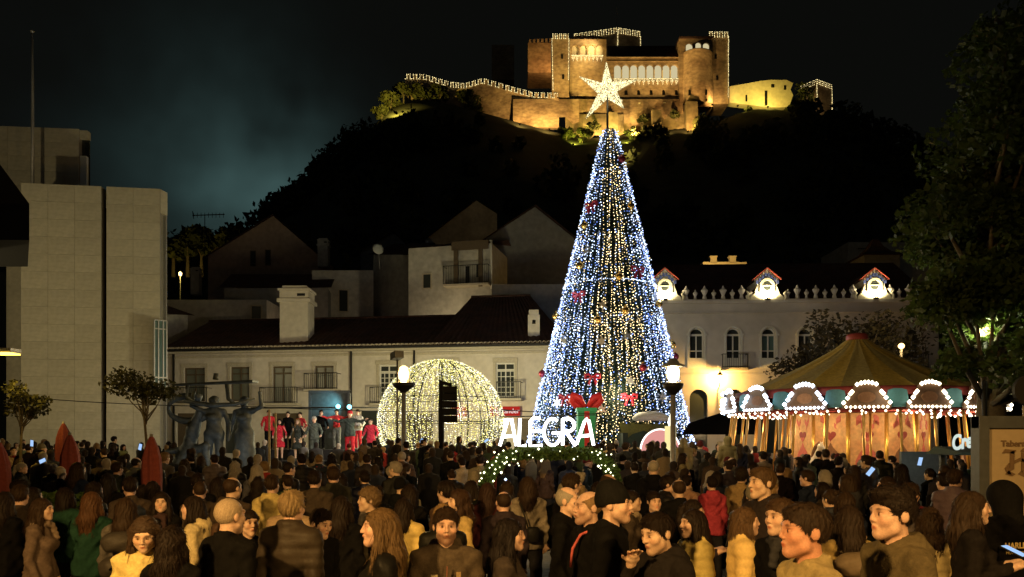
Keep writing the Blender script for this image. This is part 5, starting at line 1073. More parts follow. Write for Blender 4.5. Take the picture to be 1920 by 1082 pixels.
# ---- hedge arch with the neon word
AY = 16.0; ah = empty('hedge_arch', (PX(1028, AY), AY, 0), 'leafy photo arch with fairy lights under the neon word', 'hedge arch')
def arch_pts(n, gg, rad):
    path = [P(893, 948, AY), P(905, 915, AY), P(922, 880, AY), P(948, 856, AY), P(985, 850, AY), P(1030, 850, AY), P(1080, 850, AY), P(1118, 852, AY), P(1142, 872, AY), P(1152, 900, AY), P(1156, 950, AY)]
    path = [Vector((path[0].x - .1, AY, 0.05))] + path + [Vector((path[-1].x, AY, .05))]
    seg = np.array([tuple(p) for p in path]); ln = np.linalg.norm(np.diff(seg, axis=0), axis=1); cs = np.concatenate([[0], np.cumsum(ln)]); t = gg.uniform(0, cs[-1], n)
    c = np.stack([np.interp(t, cs, seg[:, i]) for i in range(3)], 1); d = gg.normal(size=(n, 3)); d /= np.linalg.norm(d, axis=1)[:, None]; return path, c + d * (rad * gg.uniform(.2, 1, n) ** .5)[:, None] * np.array([1, 1, .8])
gg = np.random.default_rng(9); path, pts = arch_pts(15000, gg, .17)
q = MB(); q.tube(path, .07, 8); q.build('frame', M['dark_metal'], ah); link('foliage', leaf_mesh('foliage', pts - np.array(ah.location), .032, 3), ah, M['hedge'])
fb = [tuple(P(px, py, AY - gg.uniform(.12, .22))) for px, py in [(927, 848), (935, 852), (944, 845), (961, 850), (968, 846), (962, 861), (950, 858), (942, 866), (930, 865), (923, 872), (918, 877), (929, 880), (937, 876), (946, 869), (950, 866), (966, 861), (971, 869), (973, 873), (992, 853), (999, 858), (1010, 842), (1015, 864), (1018, 861), (1050, 846), (1083, 856), (1076, 861), (1110, 848), (1118, 846), (1125, 849), (1128, 842), (1121, 853), (1137, 853), (1146, 852), (1126, 860), (1122, 874), (1128, 872), (1135, 873), (1141, 880), (1149, 892), (1151, 873), (1145, 886), (1126, 878), (901, 887), (908, 886), (927, 888), (903, 897), (899, 902), (925, 902), (898, 913), (895, 920), (891, 932), (946, 908), (951, 916), (1156, 908), (1092, 914), (940, 886), (914, 866), (932, 858), (1136, 884), (955, 872)]]
bulbs('fairy_lights', fb, gg.uniform(.010, .027, len(fb)), M['bulb_hedge'], ah); bulbs('blue_fairy_light', [tuple(P(948, 899, AY - .2))], .03, M['bulb_cool'], ah, False)
light('POINT', (PX(935, AY), AY - .5, 1.75), 7, (1, .95, .55), ah, .15); light('POINT', (PX(1130, AY), AY - .5, 1.75), 5, (1, .95, .55), ah, .15)
sg_ = empty('neon_word', (PX(1025, AY), AY, PZ(840, AY)), 'glowing white neon word on top of the hedge arch', 'neon sign')
def arc(cx, cy_, rx, ry, a0, a1, n=14): return [(cx + rx * math.cos(R(a0 + (a1 - a0) * k / n)), cy_ - ry * math.sin(R(a0 + (a1 - a0) * k / n))) for k in range(n + 1)]
letters = [[[(937, 836), (953, 785), (959, 785), (968, 836)], [(944, 819), (965, 817)]], [[(975, 785), (973, 836), (987, 835)]], [[(1013, 784), (1000, 784), (994, 790), (994, 836), (1017, 835)], [(994, 809), (1015, 808)]],
           [arc(1036, 810, 16, 25, 55, 345) + [(1050, 812), (1035, 812)]], [[(1055, 835), (1055, 785)], [(1055, 786)] + arc(1064, 797, 13, 12, 90, -90) + [(1055, 809)], [(1061, 809), (1079, 836)]], [[(1081, 833), (1096, 790), (1101, 785), (1104, 788), (1113, 835)], [(1088, 818), (1109, 816)]]]
for lt_ in letters:
    q = MB()
    for st in lt_: q.tube([P(a, b, AY) for a, b in st], .031, 8)
    q.build('letter', M['neon'], sg_)
q = MB(); q.tube([P(935, 838, AY + .06), P(935, 782, AY + .06), P(1116, 778, AY + .06), P(1116, 838, AY + .06)], .012, 5); q.build('frame', M['dark_metal'], sg_)

# ---- kiosks at right
kb = empty('menu_board', (PX(1910, 8), 8, 0), 'dark framed tavern board with cream panel and blackletter print', 'sign board')
x0 = PX(1831, 8); x1 = PX(2050, 8); zt = PZ(781, 8); q = MB(); q.box(x0, x0 + .1, 7.95, 8.1, 0, zt); q.box(x1 - .1, x1, 7.95, 8.1, 0, zt); q.box(x0, x1, 7.96, 8.09, zt - .115, zt + .004); q.build('frame', M['frame_dark'], kb)
q = MB(); q.box(x0 + .1, x1 - .1, 8.0, 8.04, .3, zt - .115); q.build('panel', M['cream_board'], kb)
text('lettering', 'Taberna', .085, M['brown_ink'], kb, (PX(1876, 8), 7.992, PZ(837, 8)), ext=.003, offset=.002)
hx0 = PX(1880, 8); hz0 = PZ(892, 8); q = MB(); s_ = 1 / F * 8
def hp(poly): q.prism([((a - 1880) * s_, (892 - b) * s_) for a, b in poly], (hx0, 7.992, hz0), (1, 0, 0), (0, 0, 1), (0, -1, 0), .008)
hp([(1878, 850), (1884, 842), (1904, 844), (1900, 851), (1886, 849)]); hp([(1893, 847), (1901, 845), (1900, 880), (1892, 884)]); hp([(1883, 878), (1891, 868), (1892, 884), (1896, 890), (1888, 889)]); hp([(1884, 889), (1890, 882), (1903, 889), (1896, 893)]); hp([(1900, 864), (1912, 858), (1924, 864), (1924, 869), (1912, 864), (1900, 870)]); hp([(1912, 846), (1918, 840), (1930, 846), (1924, 850)]); hp([(1914, 848), (1923, 852), (1922, 882), (1914, 886)]); hp([(1908, 889), (1914, 883), (1928, 889), (1920, 894)])
q.build('blackletter', M['brown_ink'], kb)
ck = empty('crepe_kiosk', (PX(1815, 15.5), 16, 0), 'crepe kiosk with dark awning and white script sign', 'kiosk'); xa = PX(1767, 15); xb = PX(1900, 15)
q = MB(); q.hexa([(xa, 14.6, PZ(853, 15)), (xb, 14.6, PZ(853, 15)), (xb, 16.2, PZ(853, 15)), (xa + .3, 16.2, PZ(853, 15)), (xa + .2, 14.7, PZ(849, 15)), (xb, 14.7, PZ(849, 15)), (xb, 16.2, PZ(838, 15)), (xa + .5, 16.2, PZ(838, 15))]); q.build('awning', M['dark_cloth'], ck)
q = MB(); q.box(xa + .35, xb, 15.6, 17.4, 0, 1.0); q.build('counter', M['frame_dark'], ck); q = MB(); q.box(xa + .35, xa + .43, 15.7, 15.78, 1, 1.95); q.build('post', M['frame_dark'], ck); q = MB(); q.box(xa + .35, xb, 17.3, 17.4, 1, 1.95); q.build('rear_wall', M['frame_dark'], ck)
ss = text('script_sign', 'Crepes', .25, emit('white script sign', (.85, 1, .92), .75), ck, (PX(1785, 14.55), 14.55, PZ(844, 14.55)), rot=(R(90), R(-9), 0), ext=.01, shear=.3, offset=.008); ss.scale = (.95, 1.5, 1)
light('POINT', (PX(1850, 15), 16, 1.7), 14, (.8, 1, .9), ck, .1)
rs = empty('round_sign', (PX(1926, 8), 8.3, 0), 'dark round sign cut by the frame edge', 'sign'); q = MB(); c = P(1926, 732, 8.3); q.prism([(.145 * math.cos(t), .155 * math.sin(t)) for t in [2 * math.pi * k / 24 for k in range(24)]], c, (1, 0, 0), (0, 0, 1), (0, -1, 0), .05); q.build('disc', M['black'], rs); q = MB(); q.tube([(c.x + .02, 8.36, 0), (c.x + .02, 8.36, c.z)], .03, 6); q.build('post', M['grey_metal'], rs)
# overhead cables
for (a, b, sag, lb) in [((-60, 735, 24), (480, 762, 24), .12, 'thin dark cable crossing before the stone building'), ((470, 762, 30), (960, 770, 30), .1, 'thin dark cable crossing behind the singers'), ((940, 768, 22), (1260, 768, 22), .1, 'thin cable above the neon word')]:
    A = P(*a); B = P(*b); q = MB(); q.tube([A.lerp(B, t) - Vector((0, 0, sag * 4 * t * (1 - t))) for t in np.linspace(0, 1, 14)], .012, 4); tag(q.build('cable', M['black']), lb, 'cable', 'overhead cables')
# dark planter hedge at left
pl = empty('planter_hedge', (PX(60, 11), 11.5, 0), 'low dark planter hedge in front of the parasols', 'hedge'); q = MB(); q.box(PX(-60, 12), PX(200, 12), 11.6, 12.3, 0, .9); q.build('trough', M['frame_dark'], pl); gg = np.random.default_rng(8); pp_ = np.stack([gg.uniform(PX(-60, 12), PX(200, 12), 2500), gg.uniform(11.5, 12.4, 2500), gg.uniform(.85, 1.4, 2500)], 1); link('foliage', leaf_mesh('foliage', pp_ - np.array(pl.location), .05, 6), pl, M['hedge'])

# ---- carousel
CCY = 28.0; CCX = PX(1607, CCY); CR = 4.45
cr = empty('carousel', (CCX, CCY, 0), 'lit carousel with yellow striped tent roof and painted centre panels', 'carousel')
M['canvas_y'] = mat('yellow canvas', (.52, .38, .085), .85, .25, 2.0, .3, 8); M['canvas_g'] = mat('faded cream canvas', (.42, .35, .14), .85, .25, 2.0, .3, 8)
M['panel_paint'] = mat('peach panel paint', (.64, .42, .20), .6, .25, 1.6, c2=(.58, .30, .14)); M['teal_paint'] = mat('teal panel paint', (.07, .20, .23), .6, .15); M['pink_paint'] = mat('rose paint', (.55, .15, .12), .6, .2); M['red_paint'] = mat('fairground red', (.26, .045, .04), .55, .15); M['pale_paint'] = mat('ivory paint', (.70, .62, .50), .6, .15); M['brown_paint'] = mat('umber paint', (.20, .10, .05), .7, .2); M['board'] = mat('crest board', (.10, .055, .03), .5, .2)
za = PZ(634, CCY); ze = PZ(737, CCY) - .05; zb = PZ(775, CCY)
NG = 24
for k in range(NG):
    q = MB(); vs = []; n = 8
    for i in range(n + 1):
        t = i / n; rr = .25 + (CR * .93 - .25) * t; zz = za + (ze - za) * (t ** .80)
        for j in range(5):
            a = 2 * math.pi * (k + j / 4) / NG; sag = (.05 * math.sin(math.pi * j / 4)) * t + .02 * math.sin(j * 2 + k * 1.7 + i * .6); vs.append((CCX + rr * math.cos(a), CCY + rr * math.sin(a), zz - sag))
    fs = [(i * 5 + j, (i + 1) * 5 + j, (i + 1) * 5 + j + 1, i * 5 + j + 1) for i in range(n) for j in range(4)]; q.add(vs, fs, True); q.build('canopy_panel', M['canvas_y' if k % 2 else 'canvas_g'], cr)
q = MB(); q.lathe((CCX, CCY, za - .02), [(.36, -.10), (.36, .1), (.3, .16), (.05, .2)], 20); q.build('roof_cap', M['red_paint'], cr)
q = MB(); q.lathe((CCX, CCY, 0), [(CR * .93, ze + .05), (CR * .95, ze - .02), (CR * .95, ze - .22), (CR * .9, ze - .24), (CR * .9, ze - .1)], 48); q.build('eave_valance', M['red_paint'], cr)
NB = 16
fair = []; fairc = []; small = []
for k in range(NB):
    a = 2 * math.pi * k / NB - math.pi / 2 + .045; u = Vector((-math.sin(a), math.cos(a), 0)); nn_ = Vector((math.cos(a), math.sin(a), 0)); o_ = Vector((CCX, CCY, 0)) + nn_ * CR
    q = MB(); prof = [(-.66, zb), (.66, zb), (.68, zb + .16), (.42, zb + .36), (.36, zb + .66), (.2, zb + .78), (-.2, zb + .78), (-.36, zb + .66), (-.42, zb + .36), (-.68, zb + .16)]; q.prism(prof, o_, u, (0, 0, 1), nn_, .06); cb = q.build('crest_board', M['board'], cr)
    q = MB(); q.prism([(.5 * math.cos(t) * .5, .16 * math.sin(t) + zb + .34) for t in [2 * math.pi * e / 14 for e in range(14)]], o_ + nn_ * .035, u, (0, 0, 1), nn_, .02); q.build('painted_medallion', M['brown_paint'], cb, root=cr)
    pl_ = [(-.26, zb + .72), (-.15, zb + .76), (-.05, zb + .78), (.05, zb + .78), (.15, zb + .76), (.26, zb + .72), (-.40, zb + .50), (.40, zb + .50), (-.52, zb + .32), (.52, zb + .32), (-.63, zb + .18), (.63, zb + .18), (-.45, zb + .44), (.45, zb + .44)] + [(-.56 + .125 * e, zb + .05) for e in range(10)]
    lst = fairc if math.cos(a) < -.45 else fair
    lst += [tuple(o_ + nn_ * .08 + u * x + Vector((0, 0, z_))) for x, z_ in pl_]
    a2 = a + math.pi / NB; u2 = Vector((-math.sin(a2), math.cos(a2), 0)); n2 = Vector((math.cos(a2), math.sin(a2), 0)); o2 = Vector((CCX, CCY, 0)) + n2 * (CR - .1)
    q = MB(); q.prism([(-.34, zb + .05), (.34, zb + .05), (.26, zb + .55), (.12, zb + .60), (-.12, zb + .60), (-.26, zb + .55)], o2, u2, (0, 0, 1), n2, .05); q.build('teal_board', M['teal_paint'], cr)
    q = MB(); q.bar(o_ - nn_ * .1 + Vector((0, 0, zb - .04)), Vector((CCX, CCY, zb - .02)) + nn_ * 2.2, .09, .07); q.build('sweep_arm', M['red_paint'], cr)
    for e in range(6): small.append(tuple(o_ - nn_ * (.35 + e * .3) + Vector((0, 0, zb - .1))))
for k in range(84):
    a = 2 * math.pi * k / 84; small.append((CCX + (CR - .12) * math.cos(a), CCY + (CR - .12) * math.sin(a), zb - .06))
bulbs('warm_bulbs', fair, np.tile(np.array([.070] * 14 + [.048] * 10), 40)[:len(fair)], M['bulb_fair'], cr); bulbs('rim_bulbs', small, .042, M['bulb_fair'], cr); bulbs('cold_bulbs', fairc, np.tile(np.array([.076] * 14 + [.052] * 10), 40)[:len(fairc)], M['bulb_fairc'], cr)
q = MB(); q.lathe((CCX, CCY, 0), [(CR + .25, .05), (CR + .25, .35), (.3, .36)], 40, False); q.build('platform', M['red_paint'], cr)
q = MB(); q.lathe((CCX, CCY, zb), [(CR - .3, -.02), (CR - .3, .04), (2.2, .05), (2.2, -.02)], 40); q.build('ring_beam', M['red_paint'], cr)
# centre drum panels with painted motifs
NP = 12; rd = 2.14; hw = rd * math.tan(math.pi / NP) * .985
def heart(s): return [(s * 16 * math.sin(t) ** 3 / 17, s * (13 * math.cos(t) - 5 * math.cos(2 * t) - 2 * math.cos(3 * t) - math.cos(4 * t)) / 17) for t in [2 * math.pi * e / 22 for e in range(22)]]
for k in range(NP):
    a = 2 * math.pi * (k + .5) / NP - math.pi / 2; u = Vector((-math.sin(a), math.cos(a), 0)); nn_ = Vector((math.cos(a), math.sin(a), 0)); o_ = Vector((CCX, CCY, 0)) + nn_ * rd
    q = MB(); q.prism([(-hw, .36), (hw, .36), (hw, zb - .05), (-hw, zb - .05)], o_, u, (0, 0, 1), nn_, .05); pn = q.build('centre_panel', M['panel_paint'], cr)
    def motif(name, poly, m_, dz=0, off=.03): q = MB(); q.prism([(x, y + dz + (.36 if y + dz > .45 else 0)) for x, y in poly], o_ + nn_ * off, u, (0, 0, 1), nn_, .012); q.build(name, M[m_], pn, root=cr)
    motif('painted_arch', [(-.36, .4), (.36, .4), (.36, 1.15), (.22, 1.45), (.08, 1.6), (0, 1.75), (-.08, 1.6), (-.22, 1.45), (-.36, 1.15)], 'pink_paint' if k % 2 else 'brown_paint')
    motif('painted_castle', [(-.2, .42), (.2, .42), (.2, .95), (.12, .85), (.06, 1.15), (0, 1.3), (-.07, 1.1), (-.13, .9), (-.2, 1.0)], 'pale_paint', 0, .038)
    motif('painted_heart', heart(.2), 'red_paint', 1.98)
    if k % 2: motif('painted_heart', heart(.10), 'pink_paint', 1.86, .037)
    for sg in (-1, 1):
        motif('painted_scroll', [(sg * (.12 + .2 * t + .05 * math.sin(9 * t)), 2.45 + .16 * math.sin(5 * t + k) + .05) for t in np.linspace(0, 1, 8)] + [(sg * (.12 + .2 * t + .05 * math.sin(9 * t)), 2.36 + .16 * math.sin(5 * t + k) - .02) for t in np.linspace(1, 0, 8)], 'pink_paint')
    q = MB(); c = o_ + u * hw; q.tube([(c.x, c.y, .36), (c.x, c.y, zb)], .07, 8); q.build('gilt_column', M['gold'], pn, root=cr)
# poles, leaning a little outwards at the foot
M['brass'] = mat('brass pole', (.50, .28, .07), .35, .2, 8, metal=.6, stretch=(1, 1, 6))
for ring, (rr, nn2, ph) in enumerate([(CR - .25, 26, 0), (3.3, 16, .1)]):
    for k in range(nn2):
        a = 2 * math.pi * k / nn2 + ph; q = MB(); q.tube([(CCX + rr * math.cos(a), CCY + rr * math.sin(a), zb - .02), (CCX + (rr + .3) * math.cos(a), CCY + (rr + .3) * math.sin(a), .36)], .045, 8); q.build('pole', M['brass'], cr)
for k in range(8):
    a = 2 * math.pi * k / 8; light('POINT', (CCX + 3.5 * math.cos(a), CCY + 3.5 * math.sin(a), zb - .35), 62, (1, .72, .36), cr, .15)
for k in range(6):
    a = -math.pi / 2 + (k - 2.5) * .5; light('POINT', (CCX + (CR + .5) * math.cos(a), CCY + (CR + .5) * math.sin(a), zb + .3), 7, (1, .85, .6) if k else (.75, .85, 1), cr, .1)

# ================================================================== PEOPLE: implicit bodies meshed with surface nets
def surfnets(V, xs, ys, zs):
    s = V < 0; nx, ny, nz = V.shape; acc = np.zeros((nx - 1, ny - 1, nz - 1, 3)); cnt = np.zeros((nx - 1, ny - 1, nz - 1)); G = [xs, ys, zs]; faces_src = []
    for ax in range(3):
        sl0 = [slice(None)] * 3; sl1 = [slice(None)] * 3; sl0[ax] = slice(0, -1); sl1[ax] = slice(1, None)
        a = V[tuple(sl0)]; b = V[tuple(sl1)]; m = s[tuple(sl0)] != s[tuple(sl1)]
        t = np.where(m, a / np.where(m, a - b, 1), 0); pos = np.zeros(m.shape + (3,))
        for d in range(3):
            sh = [1, 1, 1]; sh[d] = -1
            if d == ax: pos[..., d] = G[d][:-1].reshape(sh) + t * (G[d][1:] - G[d][:-1]).reshape(sh)
            else: pos[..., d] = np.broadcast_to(G[d].reshape(sh), m.shape)
        pos *= m[..., None]; o1, o2 = [d for d in range(3) if d != ax]
        for e1 in (0, 1):
            for e2 in (0, 1):
                c = [slice(None)] * 3; c[o1] = slice(e1, m.shape[o1] - 1 + e1); c[o2] = slice(e2, m.shape[o2] - 1 + e2); acc += pos[tuple(c)]; cnt += m[tuple(c)]
        faces_src.append((ax, o1, o2, m, s[tuple(sl0)]))
    act = cnt > 0; idx = np.full(act.shape, -1, int); idx[act] = np.arange(act.sum()); Vt = acc[act] / cnt[act][:, None]; Fs = []
    for ax, o1, o2, m, sa in faces_src:
        c = [slice(None)] * 3; c[o1] = slice(1, -1); c[o2] = slice(1, -1); mm = m[tuple(c)]; ijk = np.argwhere(mm); neg = sa[tuple(c)][mm]
        if len(ijk) == 0: continue
        ijk[:, o1] += 1; ijk[:, o2] += 1
        def cell(d1, d2):
            q = ijk.copy(); q[:, o1] += d1; q[:, o2] += d2; return idx[q[:, 0], q[:, 1], q[:, 2]]
        f = np.stack([cell(-1, -1), cell(0, -1), cell(0, 0), cell(-1, 0)], 1); flip = neg if ax != 1 else ~neg; f[~flip] = f[~flip][:, ::-1]; Fs.append(f)
    return Vt, np.concatenate(Fs)
class SDF:
    def __init__(s, xs, ys, zs):
        s.g = [np.asarray(a, float) for a in (xs, ys, zs)]; s.V = np.full([len(a) for a in s.g], .5); s.Mx = np.eye(3); s.piv = np.zeros(3)
    def tf(s, p): return s.Mx @ (np.asarray(p, float) - s.piv) + s.piv
    def sub(s, lo, hi):
        sl = tuple(slice(max(0, np.searchsorted(s.g[d], lo[d]) - 2), np.searchsorted(s.g[d], hi[d]) + 2) for d in range(3))
        return sl, np.meshgrid(*[s.g[d][sl[d]] for d in range(3)], indexing='ij')
    def join(s, sl, d, k, cut=False):
        a = s.V[sl]
        if cut: d = -d; h = np.clip(.5 - .5 * (d - a) / k, 0, 1); s.V[sl] = a * h + d * (1 - h) + k * h * (1 - h)
        else: h = np.clip(.5 + .5 * (d - a) / k, 0, 1); s.V[sl] = d * (1 - h) + a * h - k * h * (1 - h)
    def cap(s, a, b, ra, rb, k=.02, cut=False):
        a = s.tf(a); b = s.tf(b); m = max(ra, rb) + k * 1.5; sl, (X, Y, Z) = s.sub(np.minimum(a, b) - m, np.maximum(a, b) + m); d = b - a; L2 = max(1e-9, d @ d)
        t = np.clip(((X - a[0]) * d[0] + (Y - a[1]) * d[1] + (Z - a[2]) * d[2]) / L2, 0, 1)
        s.join(sl, np.sqrt((X - a[0] - t * d[0]) ** 2 + (Y - a[1] - t * d[1]) ** 2 + (Z - a[2] - t * d[2]) ** 2) - (ra + (rb - ra) * t), k, cut); return s
    def ell(s, c, r, k=.02, cut=False, disp=None):
        c = s.tf(c); r = np.asarray(r, float); m = r.max() + k * 1.5 + .02; sl, (X, Y, Z) = s.sub(c - m, c + m); p = np.stack([X - c[0], Y - c[1], Z - c[2]], -1) @ s.Mx
        k0 = np.sqrt(((p / r) ** 2).sum(-1)); k1 = np.sqrt(((p / r ** 2).__pow__(2)).sum(-1)) + 1e-9; d = k0 * (k0 - 1) / k1
        s.join(sl, d, k, cut); return s
    def disp(s, fn):
        X, Y, Z = np.meshgrid(*s.g, indexing='ij'); s.V = s.V + fn(X, Y, Z); return s
    def keep(s, fn, k=.012):
        X, Y, Z = np.meshgrid(*s.g, indexing='ij'); d = fn(X, Y, Z); h = np.clip(.5 - .5 * (d - s.V) / k, 0, 1); s.V = s.V * h + d * (1 - h) + k * h * (1 - h); return s
    def mesh(s): return surfnets(s.V, *s.g)
def axis(*segs):
    out = []
    for a, b, st in segs: out += list(np.arange(a, b - 1e-9, st))
    out.append(segs[-1][1]); return np.array(out)
def rotm(yaw, pitch, roll=0):
    cy_, sy = math.cos(yaw), math.sin(yaw); cp, sp_ = math.cos(pitch), math.sin(pitch); cr_, sr = math.cos(roll), math.sin(roll)
    return np.array([[cy_, -sy, 0], [sy, cy_, 0], [0, 0, 1]]) @ np.array([[1, 0, 0], [0, cp, -sp_], [0, sp_, cp]]) @ np.array([[cr_, 0, sr], [0, 1, 0], [-sr, 0, cr_]])
def HQ(fem): return .97 if fem else 1.02
HC = np.array([0, -.01, 1.642]); PIV = np.array([0, .03, 1.52])
POSE = {  # shoulder offsets are mirrored; (elbow, wrist) for x>0 and x<0 arms
    'down': [((.235, .04, 1.13), (.235, -.06, .88))] * 2,
    'phone': [((.235, .03, 1.13), (.075, -.24, 1.22))] * 2,
    'pocket': [((.26, .07, 1.14), (.20, -.07, .95))] * 2,
    'mouth': [((.235, .04, 1.13), (.235, -.06, .88)), ((.24, -.12, 1.19), (.05, -.20, 1.44))],
    'raise': [((.235, .04, 1.13), (.2, -.16, 1.02)), ((.26, -.20, 1.42), (.14, -.30, 1.68))],
    'out': [((.43, -.05, 1.38), (.62, -.18, 1.45))] * 2,
    'up': [((.235, .04, 1.13), (.235, -.02, .88)), ((.34, -.02, 1.52), (.30, -.04, 1.80))],
    'stage': [((.30, .05, 1.16), (.30, -.14, 1.02))] * 2,
}
def arms(pose, sw):
    out = []
    for sg, (e, w_) in zip((1, -1), POSE[pose]): out.append((sg, np.array([sg * sw, .01, 1.405]), np.array([sg * (e[0] - .19 + sw), e[1], e[2]]), np.array([sg * (w_[0] if abs(w_[0]) < .12 else w_[0] - .19 + sw), w_[1], w_[2]])))
    return out
def head_prims(S, fem, fv=0):
    h = HC; q = HQ(fem); jw = (1.0, .9, 1.06, .95)[fv]; ns_ = (0, .004, -.003, .002)[fv]; nl = (0, -.003, .002, -.005)[fv]; ch = (0, -.006, .003, -.003)[fv]; bw = (0, .003, .001, -.002)[fv]
    def c(x, y, z): return h + np.array([x, y, z]) * q
    def r(*a): return np.array(a) * q
    S.ell(c(0, .018, .028), r(.0765, .096, .09), .02); S.ell(c(0, -.028, -.028), r(.062 * jw, .066, .085), .03)
    S.cap(c(-.045 * jw, -.02, -.07), c(0, -.066, -.099 + ch), .024 * q, .021 * q, .03); S.cap(c(.045 * jw, -.02, -.07), c(0, -.066, -.099 + ch), .024 * q, .021 * q, .03)
    S.cap(c(-.036, -.078 - bw, .026), c(.036, -.078 - bw, .026), .013, .013, .02)
    for sg in (-1, 1):
        S.ell(c(sg * .041, -.058, -.025), r(.026, .024, .026), .02); S.ell(c(sg * .031, -.096, .006), r(.017, .014, .011), .012, True)
        S.ell(c(sg * .030, -.079, .005), r(.0125, .0125, .0115), .003)
        S.ell(c(sg * .078, .016, -.006), r(.010, .021, .031), .006); S.ell(c(sg * .0115, -.098, -.029), r(.008, .009, .007), .006)
    S.cap(c(0, -.090, .020), c(0, -.1085 - ns_, -.022 + nl), .0070, .0100, .010)
    S.cap(c(-.017, -.088, -.056), c(0, -.096, -.053), .006, .0075, .008); S.cap(c(.017, -.088, -.056), c(0, -.096, -.053), .006, .0075, .008)
    S.cap(c(-.014, -.087, -.067), c(.014, -.087, -.067), .0085, .0085, .008)
    S.ell(c(0, -.080, -.095 + ch), r(.018, .015, .015), .015)
    S.cap(h + np.array([0, .02, -.07]), h + np.array([0, .03, -.16]), .052 * q, .055 * q, .02)
def torso_prims(S, sw, fem, pad=0.0, low=.80):
    S.cap((0, .035, 1.50), (0, .03, 1.43), .050 + pad * .5, .06 + pad, .03); S.cap((0, .025, 1.45), (sw * .88, .02, 1.415), .06 + pad, .056 + pad, .04); S.cap((0, .025, 1.45), (-sw * .88, .02, 1.415), .06 + pad, .056 + pad, .04)
    S.ell((0, .015, 1.28), (sw * .84 + pad, .105 + pad, .2 + pad), .045); S.ell((0, .01, 1.06), (.138 + pad, .098 + pad, .2 + pad), .045); S.ell((0, .02, .93), (.155 + pad, .11 + pad, .15 + pad), .045)
    if fem: S.ell((0, -.085, 1.27), (.12 + pad, .055 + pad, .07 + pad), .05)
def hand_prims(S, sg, e, w_, grip=False):
    f = (w_ - e) / np.linalg.norm(w_ - e); side_ = np.cross(f, np.array([0, 0, 1.0]) if abs(f[2]) < .8 else np.array([0, -1.0, 0])); side_ /= np.linalg.norm(side_); up = np.cross(side_, f)
    pc = w_ + f * .05; S.cap(w_, pc + f * .03, .027, .03, .02); S.cap(pc + side_ * .022, pc - side_ * .022, .022, .022, .015)
    for k, (o, ln) in enumerate(((-.03, .062), (-.010, .075), (.011, .07), (.031, .055))):
        b = pc + f * .035 + side_ * o; m = b + f * ln * .55 - up * .006 + side_ * o * .25; t = m + f * ln * .4 - up * (.022 if not grip else .03); S.cap(b, m, .0095, .009, .004); S.cap(m, t, .009, .0075, .003)
    tb = pc - f * .015 - side_ * .028 * sg; S.cap(tb, tb - side_ * .035 * sg + f * .03, .012, .010, .006); S.cap(tb - side_ * .035 * sg + f * .03, tb - side_ * .045 * sg + f * .055 - up * .01, .010, .008, .004)
_pc = {}
def col_attr(me, name, cols):
    at = me.color_attributes.new(name, 'FLOAT_COLOR', 'POINT'); at.data.foreach_set('color', np.concatenate([cols, np.ones((len(cols), 1))], 1).astype(np.float32).ravel())
